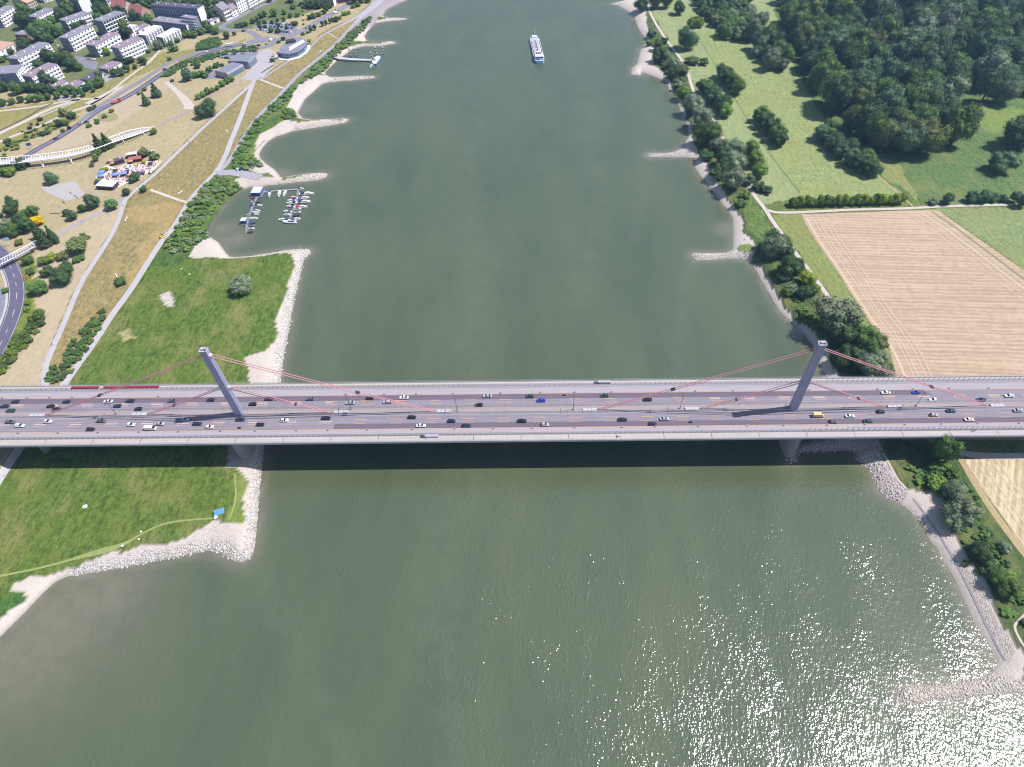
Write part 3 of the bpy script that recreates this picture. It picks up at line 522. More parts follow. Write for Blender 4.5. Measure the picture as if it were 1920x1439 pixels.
# ------------------------------------------------------------------ the bridge
DZ = 21.0
def deckmat(name, c, streak=.18):
    n = NT(name); a = n.noise(1.0, 4, .6, None, (0, .05, 1.3)); b = n.noise(.25, 5, .7); d = n.noise(1.0, 3, .6, None, (0, .012, .35))
    sp = n.n('ShaderNodeSeparateXYZ'); n.l(n.pos(), sp.inputs[0]); ty = n.math('MULTIPLY', n.math('SINE', n.math('MULTIPLY', sp.outputs[1], 3.75)), .05)
    v = n.math('ADD', ty, n.math('ADD', n.math('MULTIPLY', a, .5), n.math('ADD', n.math('MULTIPLY', b, .2), n.math('MULTIPLY', d, .3))))
    n.col(n.ramp(v, [(.36, tuple(x*(1-streak) for x in c)), (.64, tuple(x*(1+streak) for x in c))])); n.set(.85, 0, .25); MATS[name] = n.m; return n.m
M_ASPH = deckmat('motorway_asphalt', P(146,136,146)); M_ASPHD = deckmat('new_asphalt', P(116,104,118), .12); M_SHLD = deckmat('shoulder_surface', P(174,164,170), .1)
M_CONC = deckmat('footway_concrete', P(190,180,176), .13); M_STEEL = mat('galvanised_steel', P(196,194,204), .5, .08, 1, .3); M_DARKST = mat('dark_steel', P(74,66,84), .6, .1, 1)
M_YEL = mat('yellow_paint', P(212,166,110), .7, .1, 1); M_WHP = mat('white_paint', P(194,190,198), .7, .1, 1)
M_GREYP = mat('pylon_grey_paint', P(170,166,200), .55, .06, .25); M_CABLE = mat('cable_red_paint', P(208,144,152), .5, .08, .8)
M_GIRD = mat('girder_paint', P(112,110,122), .6, .1, .3); M_PIER = mat('pier_concrete', P(146,142,148), .9, .12, .4); M_MED = deckmat('median_surface', P(166,152,152), .16)
BR = empty("motorway_bridge", (0, 0, 0), 0, "grey cable stayed motorway bridge with two single pylons and pink red cables", "bridge")
X0, X1 = -330.0, 345.0
def strip(name, y0, y1, z, m, x0=X0, x1=X1, parent=BR):
    b = MB(); k = 24
    for i in range(k):
        a = x0+(x1-x0)*i/k; c = x0+(x1-x0)*(i+1)/k
        b.poly([(a, y0, z), (c, y0, z), (c, y1, z), (a, y1, z)])
    return b.build(name, m, parent)
b = MB(); b.hexa([(X0,-19,DZ-.55),(X1,-19,DZ-.55),(X1,19.3,DZ-.55),(X0,19.3,DZ-.55)], [(X0,-19,DZ-.012),(X1,-19,DZ-.012),(X1,19.3,DZ-.012),(X0,19.3,DZ-.012)])
b.build('deck_slab', M_CONC, BR)
b = MB()
for y in (-9.5, 9.5): b.box((7.5, y, DZ-2.3), (675, .5, 3.45))
b.box((7.5, 0, DZ-4.2), (675, 19.6, .35))
for i in range(150):
    x = X0+4.5*i
    b.hexa([(x,-18.6,DZ-1.0),(x+.3,-18.6,DZ-1.0),(x+.3,-9.8,DZ-2.4),(x,-9.8,DZ-2.4)], [(x,-18.6,DZ-.56),(x+.3,-18.6,DZ-.56),(x+.3,-9.8,DZ-.56),(x,-9.8,DZ-.56)])
    b.hexa([(x,9.8,DZ-2.4),(x+.3,9.8,DZ-2.4),(x+.3,18.9,DZ-1.0),(x,18.9,DZ-1.0)], [(x,9.8,DZ-.56),(x+.3,9.8,DZ-.56),(x+.3,18.9,DZ-.56),(x,18.9,DZ-.56)])
b.build('box_girder', M_GIRD, BR)
for y in (-19.25, 19.55):
    b = MB(); b.box((7.5, y, DZ-.35), (675, .46, 1.3)); b.build('edge_beam', M_WHP, BR)
strip('carriageway', -14.4, -2.1, DZ, M_ASPH); strip('carriageway', 2.9, 15.3, DZ, M_ASPH)
strip('median_strip', -2.1, 2.9, DZ+.002, M_MED)
xa = at(625, 805, DZ)[0]; xb = at(1740, 737, DZ)[0]
strip('resurfaced_lane', -11.05, -7.75, DZ+.006, M_ASPHD, xa, X1); 
b = MB(); b.poly([(X0,7.4,DZ+.006),(xb+2,7.4,DZ+.006),(xb-2.5,10.8,DZ+.006),(X0,10.8,DZ+.006)]); b.build('resurfaced_lane', M_ASPHD, BR)
strip('hard_shoulder', -14.4, -11.5, DZ+.006, M_SHLD); strip('hard_shoulder', 11.15, 15.3, DZ+.006, M_SHLD)
strip('edge_line', -11.42, -11.12, DZ+.012, M_YEL); strip('edge_line', 10.87, 11.1, DZ+.012, M_YEL)
strip('edge_line', -2.5, -2.3, DZ+.012, M_WHP); strip('edge_line', 3.2, 3.4, DZ+.012, M_WHP); strip('edge_line', -14.35, -14.1, DZ+.012, M_WHP)
def dashes(y, m, x0, x1, L=6.0, gap=12.0, sh=0.0, w=.34, ground_=None):
    """one painted lane line; its dashes are in the material"""
    c = {'yellow_paint': P(212,166,110), 'white_paint': P(210,206,214)}[m.name]; nm = 'dash_%s_%.1f' % (m.name, (x0+sh) % (L+gap))
    if nm not in MATS:
        n = NT(nm); sp = n.n("ShaderNodeSeparateXYZ"); n.l(n.pos(), sp.inputs[0]); q = n.math('PINGPONG', n.math('SUBTRACT', sp.outputs[0], x0+sh), (L+gap)/2)
        n.col(n.mix(n.math('LESS_THAN', q, L/2), P(146,136,146), c)); n.set(.8, 0, .25); MATS[nm] = n.m
    return strip('lane_marking', y-w/2, y+w/2, DZ+.014, MATS[nm], x0, x1)
dashes(7.15, M_YEL, X0, X1); dashes(6.2, M_WHP, X0, -95, sh=.4); dashes(6.2, M_WHP, 100, X1, sh=2); dashes(4.9, M_YEL, X0, X1, sh=1.0, w=.26)
dashes(-5.1, M_YEL, X0, X1, w=.28); dashes(-6.3, M_WHP, X0, -88, sh=.3); dashes(-7.6, M_YEL, X0, X1, sh=-.6, w=.26)
for y in (-2.05, -1.55, 2.3, 2.85):
    b = MB(); b.box((7.5, y, DZ+.72), (675, .10, .32)); x = X0
    while x < X1: b.box((x, y+.08, DZ+.36), (.12, .1, .7)); x += 4
    b.build('crash_barrier', M_STEEL, BR)
for y, h in ((-14.75, .9), (15.75, .95)):
    b = MB(); b.box((7.5, y, DZ+.1), (675, .7, .24), mi=1); b.box((7.5, y, DZ+.75), (675, .14, .3)); x = X0
    while x < X1: b.box((x, y, DZ+.45), (.14, .14, .7)); x += 4
    b.build('parapet_barrier', [M_STEEL, M_WHP], BR)
xt = at(1545, 715, DZ)[0]
for y, sgn in ((-15.55, 1), (16.75, -1)):
    b = MB(); x = X0
    while x < X1:
        tall = x > xt-(0 if sgn < 0 else 20); hh = 2.9 if tall else 1.25
        b.box((x, y, DZ+hh/2), (.13, .13, hh)); x += 2.65
    for z in (.25, .7, 1.2): b.box((7.5, y+.05, DZ+z), (675, .07, .08))
    b.box(((xt+X1)/2, y+.03, DZ+2.85), (X1-xt, .07, .08)); b.build('inner_railing', M_DARKST, BR)
for y in (-19.2, 19.5):
    b = MB(); x = X0
    while x < X1: b.box((x, y, DZ+.8), (.07, .07, 1.1)); x += 2.65
    for z in (.55, 1.32): b.box((7.5, y, DZ+z), (675, .07, .07))
    b.build('outer_railing', M_STEEL, BR)
x = X0+5
while x < X1: b = MB(); b.box((x, -17.3, DZ+.004), (.3, 3.2, .016)); x += 23.4; b.build('footway_joint', mat('joint_rust', P(140,104,100), .9, .1, 1), BR)
# pylons, saddles, cables, anchor plates
for sx, px0 in ((-1, -140.6), (1, 140.6)):
    yc = -.6; b = MB(); H = 46.4
    b.hexa([(px0-1.75,yc-1.5,DZ),(px0+1.75,yc-1.5,DZ),(px0+1.75,yc+1.5,DZ),(px0-1.75,yc+1.5,DZ)], [(px0-1.5,yc-1.3,DZ+H),(px0+1.5,yc-1.3,DZ+H),(px0+1.5,yc+1.3,DZ+H),(px0-1.5,yc+1.3,DZ+H)])
    py = b.build('pylon', M_GREYP, BR)
    c = MB()
    for e in (-1.62, 1.62):        # slim edge flanges in white paint, paler than the pylon
        c.hexa([(px0+e*1.06-.1,yc-1.52,DZ),(px0+e*1.06+.1,yc-1.52,DZ),(px0+e*1.06+.1,yc-1.3,DZ),(px0+e*1.06-.1,yc-1.3,DZ)], [(px0+e*.93-.1,yc-1.34,DZ+H),(px0+e*.93+.1,yc-1.34,DZ+H),(px0+e*.93+.1,yc-1.1,DZ+H),(px0+e*.93-.1,yc-1.1,DZ+H)])
    c.build('edge_flange', M_WHP, py)
    c = MB(); c.box((px0, yc, DZ+H+.12), (3.7, 3.3, .24)); c.box((px0-.3, yc, DZ+H+.6), (1.2, 1.2, .8), mi=0)
    c.box((px0+.8, yc-.5, DZ+H+.4), (.7, .7, .4), mi=1); c.build('top_platform', [M_WHP, M_DARKST], py)
    c = MB()
    for dx in (-1.75, 1.75):
        for dy in (-1.55, 1.55): c.box((px0+dx, yc+dy, DZ+H+.85), (.09, .09, 1.25))
    for z in (.85, 1.45):
        for dy in (-1.55, 1.55): c.box((px0, yc+dy, DZ+H+z), (3.5, .07, .07))
        for dx in (-1.75, 1.75): c.box((px0+dx, yc, DZ+H+z), (.07, 3.1, .07))
    c.build('top_railing', M_DARKST, py)
    b = MB(); b.box((px0, yc, DZ+.15), (6.5, 4.6, .3)); b.build('pylon_base_plate', M_MED, BR)
    for hh, L in ((43.0, 99.3), (20.6, 47.2)):
        for s2 in (-1, 1):
            c = MB(); c.hexa([(px0+s2*1.2,yc-.95,DZ+hh-1.0),(px0+s2*2.3,yc-.95,DZ+hh-1.3),(px0+s2*2.3,yc+.95,DZ+hh-1.3),(px0+s2*1.2,yc+.95,DZ+hh-1.0)][::s2], [(px0+s2*1.2,yc-.95,DZ+hh+.7),(px0+s2*2.3,yc-.95,DZ+hh+.1),(px0+s2*2.3,yc+.95,DZ+hh+.1),(px0+s2*1.2,yc+.95,DZ+hh+.7)][::s2])
            c.build('cable_saddle', M_WHP, py)
            for dy in (-.72, .72):
                c = MB(); a = Vector((px0+s2*1.9, yc+dy, DZ+hh-.2)); e = Vector((px0+s2*L, yc+dy*.6, DZ+.3)); N = 10; pts = []
                for i in range(N+1):
                    t = i/N; p = a.lerp(e, t); p.z -= 4*t*(1-t)*.35; pts.append(p)
                c.path(pts, .20, 8); cb = c.build('stay_cable', M_CABLE, BR, smooth=False)
                t = .62; p = a.lerp(e, t); q = a.lerp(e, t+.02); k = MB(); k.tube(p+Vector((0,0,-.35)), q+Vector((0,0,-.35)), .42, None, 8); k.build('cable_clamp', M_DARKST, cb)
            c = MB(); xx = px0+s2*(L+4.2)
            c.hexa([(xx-3.6,yc-1.1,DZ+.01),(xx+3.6,yc-1.1,DZ+.01),(xx+3.6,yc+1.1,DZ+.01),(xx-3.6,yc+1.1,DZ+.01)], [(xx-3.4,yc-.95,DZ+.75),(xx+3.4,yc-.95,DZ+.75),(xx+3.4,yc+.95,DZ+.75),(xx-3.4,yc+.95,DZ+.75)])
            ab = c.build('anchor_housing', M_WHP, BR)
            for k in (-1, 1): c = MB(); c.box((xx+k*1.1, yc, DZ+.76), (.14, 1.9, .04)); c.build('joint_gap', M_DARKST, ab)
# piers
def pier(xc, y0, y1, w0, z0, z1, name='pier'):
    pts = []
    for i in range(13):
        a = math.pi*i/12; pts.append((xc+w0*math.cos(a), y1+w0*1.3*math.sin(a)))
    for i in range(13):
        a = math.pi+math.pi*i/12; pts.append((xc+w0*math.cos(a), y0+w0*1.3*math.sin(a)))
    b = MB(); low = [(xc+(x-xc)*1.0, y) for x, y in pts]
    b.hexa([(x, y, z0) for x, y in low], [(xc+(x-xc)*1.12, y*1.0, z1) for x, y in pts]); return b.build(name, M_PIER, BR)
for xx in (-140.6, 140.6): pier(xx, -13, 13, 2.9, -2.5, DZ-4.4)
for xx in (-245, -300, 215, 290): pier(xx, -9, 9, 1.6, -1, DZ-4.4)
# red netting on the far footway, crates
for a, c, lb in ((132, 184, 'short dark red tarpaulin laid on the far footway'), (192, 296, 'long dark red tarpaulin laid on the far footway')):
    x0, x1 = at(a, 732, DZ)[0], at(c, 732, DZ)[0]; b = MB(); n_ = int((x1-x0)/2.5); w_ = (x1-x0)/n_
    for i in range(n_): b.box((x0+w_*(i+.5), 18.0, DZ+.30), (w_-.25, 1.3, .55))
    o = b.build('tarpaulin', mat('dark_red_sheet', P(160,34,62), .8, .15, .8)); tag(o, lb, 'tarpaulin')
for (px, py, dy, lb) in ((810, 814, -16.4, 'grey site container on the near footway'), (1133, 718, 17.9, 'pale grey site container on the far footway')):
    x = at(px, py, DZ)[0]; t = empty('site_container', (x, dy, DZ), 0, lb, 'container')
    b = MB(); b.box((0, 0, .55), (6.5, 1.3, 1.1)); b.build('box', M_STEEL, t)
    b = MB(); b.box((-4.4, 0, .3), (2.0, 1.1, .6)); b.build('tool_chest', M_DARKST, t)
# lamp masts and beacons
def copytree(o, parent=None):
    c = o.copy(); COL.objects.link(c); c.parent = parent
    for ch in list(o.children): copytree(ch, c)
    return c
mt = None
for i, (px, py, l) in enumerate(((218,778,'thin lamp mast on the median left of the left pylon'),(658,768,'thin lamp mast by the inner cable anchor right of the left pylon'),(857,771,'thin lamp mast on the median past the left pylon outer anchor'),(1075,769,'thin lamp mast on the median short of the right pylon outer anchor'),(1275,767,'thin lamp mast by the inner cable anchor left of the right pylon'),(1717,762,'thin lamp mast on the median right of the right pylon'))):
    p = at(px, py, DZ)
    if mt is None:
        mt = empty('lamp_mast', (0, 0, 0)); b = MB(); b.tube((0,0,0), (0,0,10), .14, .07, 6); b.build('mast', M_DARKST, mt)
        b = MB(); b.box((0, 0, .25), (.9, .9, .5)); b.build('footing', M_PIER, mt)
        b = MB(); b.box((0, .9, 10.05), (.22, 2.0, .14)); b.box((0, -.9, 10.05), (.22, 2.0, .14)); b.build('luminaire', M_DARKST, mt); o = mt
    else: o = copytree(mt)
    o.location = (float(p[0]), float(p[1]), DZ); tag(o, l, 'lamp mast', 'lamp masts along the median')
bc = None
NB = [(140,690,0),(440,690,0),(735,690,0),(1045,685,0),(1338,682,0),(1655,678,0),(1915,675,0),(302,673,1),(540,671,1),(836,668,1),(1173,665,1),(1490,662,1),(1780,660,1),(152,658,2),(470,655,2),(825,651,2),(1075,648,2),(1397,643,2),(1763,638,2),(118,715,3),(442,710,3),(722,702,3),(1022,698,3),(1295,693,3),(1567,692,3),(1877,690,3)]
FB = [(20,435,0),(203,435,0),(372,432,0),(540,432,0),(1187,424,0),(668,408,1),(962,405,1),(1202,402,1),(1480,400,1),(1835,396,1),(213,391,2),(470,388,2),(745,386,2),(1375,380,2),(1660,378,2),(308,448,3),(822,445,3),(1088,445,3),(1360,442,3),(1655,437,3)]
def ordn(i):
    i += 1; return str(i)+('th' if 10 <= i % 100 <= 20 else {1: 'st', 2: 'nd', 3: 'rd'}.get(i % 10, 'th'))
for L_, yy, side in ((NB, -11.75, 'near'), (FB, 11.35, 'far')):
    for i, (zx, zy, q) in enumerate(L_):
        x = at(q*480+zx/4, (640 if q < 3 else 620)+zy/4, DZ)[0]
        if bc is None:
            bc = empty('marker_lamp', (0, 0, 0)); b = MB(); b.box((0,0,.06), (.55,.45,.12)); b.box((0,0,.45), (.16,.16,.7)); b.build('stand', M_DARKST, bc)
            b = MB(); b.box((0,0,.95), (.5,.35,.38)); b.build('lamp_head', M_STEEL, bc); o = bc
        else: o = copytree(bc)
        o.location = (float(x), yy, DZ); tag(o, 'small marker lamp on the %s hard shoulder, %s from the left end' % (side, ordn(i)), 'marker lamp', 'marker lamps along the %s shoulder' % side)
# ------------------------------------------------------------------ vehicles
def paint(name, c, rough=.3):
    if name in MATS: return MATS[name]
    n = NT(name); n.col(c); n.set(rough, .0, .5); n.b.inputs['Coat Weight'].default_value = .5; n.b.inputs['Coat Roughness'].default_value = .1; MATS[name] = n.m; return n.m
PC = {'white': paint('car_white', (.72,.72,.72)), 'silver': paint('car_silver', (.36,.38,.40)), 'grey': paint('car_grey', (.10,.11,.12)), 'black': paint('car_black', (.012,.013,.016)), 'dark blue': paint('car_dark_blue', (.02,.03,.075)),
      'blue': paint('car_blue', (.03,.06,.42)), 'teal': paint('car_teal', (.03,.07,.08)), 'red': paint('car_red', (.40,.02,.02)), 'cream yellow': paint('car_cream', (.62,.47,.22)), 'yellow': paint('car_yellow', (.65,.42,.02)), 'pale blue': paint('car_pale_blue', (.25,.36,.50)), 'brown': paint('car_brown', (.12,.07,.05))}
M_GLASS = paint('tinted_glass', (.012,.016,.022), .08); M_TYRE = mat('rubber', (.02,.02,.02), .9, .1, 5); M_HEAD = mat('lamp_glass', (.7,.7,.72), .2, .02, 5); M_TAIL = mat('tail_lamp_red', (.35,.01,.01), .3, .02, 5); M_RIM = mat('wheel_rim', (.45,.45,.47), .4, .05, 5, .8)
def loft(secs, mi=0):
    """secs: (x, list of (y,z)) rings"""
    b = MB(); k = len(secs[0][1])
    for x, r in secs: b.v += [(x, y, z) for y, z in r]
    for i in range(len(secs)-1):
        for j in range(k):
            a = i*k+j; c = i*k+(j+1) % k; b.f.append((a, c, c+k, a+k)); b.m.append(mi)
    b.f.append(tuple(range(k))[::-1]); b.m.append(mi); n = (len(secs)-1)*k; b.f.append(tuple(range(n, n+k))); b.m.append(mi); return b
def ring(w, z0, z1, ch=.12): return [(-w+ch*.5, z0), (w-ch*.5, z0), (w, z0+ch), (w, z1-ch), (w-ch, z1), (-w+ch, z1), (-w, z1-ch), (-w, z0+ch)]
def make_vehicle(kind):
    t = empty({'van': 'van', 'estate': 'car', 'hatch': 'car', 'sedan': 'car'}[kind])
    if kind == 'van':
        L, W, H = 5.6, .98, 2.3
        body = loft([(-L/2, ring(W*.95, .45, 2.1)), (-L/2+.15, ring(W, .3, H)), (1.2, ring(W, .3, H)), (1.75, ring(W*.97, .3, 1.95)), (2.2, ring(W*.97, .3, 1.15)), (2.7, ring(W*.92, .35, .95)), (2.8, ring(W*.8, .45, .75))])
        gl = loft([(1.25, ring(W*.9, 1.3, H-.06, .05)), (1.78, ring(W*.92, 1.2, 2.0, .05)), (2.24, ring(W*.88, 1.12, 1.22, .03))]); gl2 = None; roof = None
        wx = (-1.7, 1.75)
    else:
        L = {'sedan': 4.7, 'estate': 4.7, 'hatch': 4.1}[kind]; W = .9; h = L/2
        body = loft([(-h, ring(W*.84, .42, .78)), (-h+.12, ring(W*.95, .3, .95)), (-h+.8, ring(W, .25, 1.0)), (h-1.5, ring(W, .25, .98)), (h-.5, ring(W*.97, .25, .86)), (h-.1, ring(W*.9, .3, .72)), (h, ring(W*.75, .4, .6))])
        r0 = {'sedan': -h+.75, 'estate': -h+.1, 'hatch': -h+.12}[kind]; r1 = {'sedan': -h+1.5, 'estate': -h+.55, 'hatch': -h+.6}[kind]; f0, f1 = h-1.25, h-2.05
        gl = loft([(r0, ring(W*.86, .9, 1.0, .03)), (r1, ring(W*.80, .9, 1.42, .06)), (f1, ring(W*.80, .9, 1.44, .06)), (f0, ring(W*.86, .9, .98, .03))])
        rf = MB(); rf.hexa([(r1+.05, -W*.74, 1.425), (f1-.02, -W*.74, 1.445), (f1-.02, W*.74, 1.445), (r1+.05, W*.74, 1.425)], [(r1+.15, -W*.62, 1.475), (f1-.1, -W*.62, 1.49), (f1-.1, W*.62, 1.49), (r1+.15, W*.62, 1.475)])
        roof = rf; wx = (-h+.85, h-.85)
    body.build('body', PC['white'], t, smooth=False); gl.build('windows', M_GLASS, t)
    if roof: roof.build('roof', PC['white'], t)
    bm = MB(); bm.tube((0, -.11, 0), (0, .11, 0), .32, None, 10); w0 = None
    for x in wx:
        for s in (-1, 1):
            if w0 is None: wl = bm.build('wheel', M_TYRE, t); w0 = wl
            else: wl = w0.copy(); COL.objects.link(wl); wl.parent = t
            wl.location = (x, s*(W-.1), .32)
    hl = MB(); hl.box((0, 0, 0), (.12, .3, .14)); k0 = None
    for s in (-1, 1):
        o = hl.build('headlight', M_HEAD, t) if k0 is None else k0.copy()
        if k0 is not None: COL.objects.link(o); o.parent = t
        k0 = k0 or o; o.location = (L/2-.12 if kind != 'van' else 2.68, s*(W-.28), .64 if kind != 'van' else .78)
    tl = MB(); tl.box((0, 0, 0), (.06, .22, .16)); k0 = None
    for s in (-1, 1):
        o = tl.build('tail_light', M_TAIL, t) if k0 is None else k0.copy()
        if k0 is not None: COL.objects.link(o); o.parent = t
        k0 = k0 or o; o.location = (-L/2-.0, s*(W-.3), .72)
    return t
VEH = {}
def setpaint(o, m):
    for c in o.children:
        nm = c.name.split('.')[0]
        if nm in ('body', 'roof', 'hull'):
            c.material_slots[0].link = 'OBJECT'; c.material_slots[0].material = m
def vehicle(kind, colr, loc, rz, label, group, cat=None):
    if kind not in VEH: VEH[kind] = make_vehicle(kind); o = VEH[kind]
    else: o = copytree(VEH[kind])
    o.location = tuple(float(v) for v in loc); o.rotation_euler = (0, 0, rz); setpaint(o, PC[colr])
    tag(o, label, cat or ('van' if kind == 'van' else 'car'), group); return o
FAR = [(0,[(33,488,'dark blue'),(82,520,'teal'),(115,452,'dark blue'),(380,487,'black'),(425,510,'black'),(498,453,'dark blue'),(812,451,'white'),(880,485,'dark blue'),(975,447,'dark blue'),(1038,508,'black'),(1290,446,'grey'),(1580,440,'dark blue'),(1895,471,'black')]),
 (1,[(97,432,'dark blue'),(403,433,'grey'),(707,461,'silver'),(852,428,'black'),(985,456,'silver'),(1110,422,'white'),(1672,478,'black'),(1735,411,'silver')]),
 (2,[(133,412,'teal'),(218,444,'blue'),(693,407,'teal'),(1015,437,'black')]),
 (3,[(882,465,'white'),(1110,463,'blue'),(1237,518,'white'),(1600,517,'dark blue'),(1807,488,'white')])]
NEAR = [(0,[(77,604,'grey'),(150,632,'white'),(360,601,'white'),(680,660,'black'),(760,597,'grey'),(983,625,'white'),(1132,654,'white','van'),(1200,620,'silver'),(1387,588,'pale blue'),(1480,619,'dark blue'),(1572,643,'white'),(1803,587,'dark blue')]),
 (1,[(33,624,'black'),(213,592,'white'),(525,577,'black'),(1170,569,'black'),(1238,632,'white'),(1467,597,'dark blue'),(1580,632,'dark blue')]),
 (2,[(75,597,'black'),(247,625,'silver'),(829,587,'dark blue'),(1055,618,'dark blue'),(1143,582,'silver')]),
 (3,[(374,637,'cream yellow','van'),(488,682,'grey'),(614,641,'white'),(750,679,'teal'),(845,607,'black'),(1242,632,'silver'),(1372,601,'teal'),(1507,667,'white'),(1875,599,'silver')])]
def lane_name(y, near):
    if near: return 'outer' if y < -8 else ('middle' if y < -5.2 else 'inner')
    return 'outer' if y > 7.3 else ('middle' if y > 5.2 else 'inner')
for side, data in (('far', FAR), ('near', NEAR)):
    rr = random.Random(5); rows = []
    for q, lst in data:
        for e in lst:
            p = at(q*480+e[0]/4, (640 if q < 3 else 620)+e[1]/4+1.2, DZ+.4); rows.append((p[0], p[1], e[2], e[3] if len(e) > 3 else rr.choice(['hatch', 'sedan', 'estate', 'hatch'])))
    rows.sort(); cnt = {}
    for x, y, colr, kind in rows:
        key = (colr, lane_name(y, side == 'near')); cnt.setdefault(key, []).append(x)
    for x, y, colr, kind in rows:
        key = (colr, lane_name(y, side == 'near')); n_ = len(cnt[key]); i = cnt[key].index(x)
        w_ = 'van' if kind == 'van' else {'hatch': 'hatchback', 'sedan': 'saloon car', 'estate': 'estate car'}[kind]
        lb = '%s %s, %s lane of the %s carriageway' % (colr, w_, key[1], side)
        if n_ > 1: lb += ', %s such from left' % ordn(i)
        vehicle(kind, colr, (x, y, DZ+.02), 0 if side == 'near' else math.pi, lb, 'vehicles on the %s carriageway of the bridge' % side)
# ------------------------------------------------------------------ people and two wheelers
def body_mesh(pose):
    P_ = {}
    if pose == 'stand': J = dict(pel=(0,0,.95), sp=(0,0,1.2), ch=(.0,0,1.42), nk=(.01,0,1.53), hd=(.03,0,1.66), ls=(0,.19,1.43), le=(.03,.25,1.16), lh=(.1,.24,.9), rs=(0,-.19,1.43), re=(.0,-.25,1.16), rh=(.12,-.25,.93), lk=(.06,.1,.5), la=(-.02,.11,.08), lt=(.16,.12,.04), rk=(.0,-.1,.5), ra=(-.08,-.11,.08), rt=(.1,-.12,.04))
    else: J = dict(pel=(-.15,0,.82), sp=(-.05,0,1.05), ch=(.12,0,1.25), nk=(.18,0,1.36), hd=(.24,0,1.48), ls=(.12,.19,1.26), le=(.32,.24,1.05), lh=(.55,.26,1.0), rs=(.12,-.19,1.26), re=(.32,-.24,1.05), rh=(.55,-.26,1.0), lk=(.25,.16,.72), la=(.05,.17,.32), lt=(.25,.17,.28), rk=(.25,-.16,.72), ra=(.05,-.17,.32), rt=(.25,-.17,.28))
    E = [('pel','sp'),('sp','ch'),('ch','nk'),('nk','hd'),('ch','ls'),('ls','le'),('le','lh'),('ch','rs'),('rs','re'),('re','rh'),('pel','lk'),('lk','la'),('la','lt'),('pel','rk'),('rk','ra'),('ra','rt')]
    Rr = dict(pel=.15, sp=.13, ch=.15, nk=.06, hd=.11, ls=.075, le=.05, lh=.04, rs=.075, re=.05, rh=.04, lk=.07, la=.045, lt=.04, rk=.07, ra=.045, rt=.04)
    ks = list(J); me = bpy.data.meshes.new('person'); me.from_pydata([J[k] for k in ks], [(ks.index(a), ks.index(c)) for a, c in E], [])
    o = bpy.data.objects.new('tmp_person', me); COL.objects.link(o); m = o.modifiers.new('s', 'SKIN'); ly = me.skin_vertices[0] if me.skin_vertices else None
    bm = bmesh.new(); bm.from_mesh(me); sk = bm.verts.layers.skin.verify()
    for v, k in zip(bm.verts, ks): v[sk].radius = (Rr[k], Rr[k]); v[sk].use_root = (k == 'pel')
    bm.to_mesh(me); bm.free(); s2 = o.modifiers.new('u', 'SUBSURF'); s2.levels = 1; s2.render_levels = 1
    dg = bpy.context.evaluated_depsgraph_get(); r = bpy.data.meshes.new_from_object(o.evaluated_get(dg)); bpy.data.objects.remove(o)
    r.materials.clear()
    for m_ in (mat('skin', (.45,.27,.19), .7, .05, 5), mat('cloth_dark', (.03,.035,.06), .9, .1, 5), mat('hair', (.03,.02,.015), .8, .1, 5)): r.materials.append(m_)
    hz = J['hd'][2]
    for p in r.polygons:
        z = p.center.z; p.material_index = 2 if z > hz+.02 else (0 if z > J['nk'][2] else 1)
    return r
BODY = {}
def person(pose, loc, rz, label, group, shirt=None):
    if pose not in BODY: BODY[pose] = body_mesh(pose)
    o = bpy.data.objects.new('person', BODY[pose]); COL.objects.link(o); o.location = tuple(float(v) for v in loc); o.rotation_euler = (0, 0, rz)
    if shirt: o.material_slots[1].link = 'OBJECT'; o.material_slots[1].material = shirt
    return tag(o, label, 'person', group)
def bike(kind, loc, rz, label, colr):
    t = empty('motorcycle' if kind == 'm' else 'bicycle', loc, rz, label, 'motorcycle' if kind == 'm' else 'bicycle')
    for x in (-.72, .72):
        b = MB(); b.tube((x, -.07 if kind == 'm' else -.025, .32), (x, .07 if kind == 'm' else .025, .32), .32, None, 12); b.build('wheel', M_TYRE, t)
    if kind == 'm':
        b = loft([(-.75, ring(.1, .6, .78, .04)), (-.2, ring(.16, .4, .82, .05)), (.2, ring(.2, .35, .98, .06)), (.6, ring(.16, .5, 1.0, .05)), (.8, ring(.1, .7, .95, .04))]); b.build('fairing', colr, t)
    else:
        b = MB()
        for a, c in (((-.72,0,.32),(-.15,0,.35)), ((-.15,0,.35),(-.25,0,.85)), ((-.2,0,.75),(.5,0,.8)), ((-.15,0,.35),(.5,0,.75)), ((.72,0,.32),(.5,0,.95))): b.tube(a, c, .03, None, 5)
        b.build('frame', colr, t)
    b = MB(); b.tube((.5, -.3, 1.0), (.5, .3, 1.0), .03, None, 5); b.build('handlebar', M_DARKST, t)
    return t
def cloth(n, c): return mat('cloth_'+n, c, .9, .1, 5)
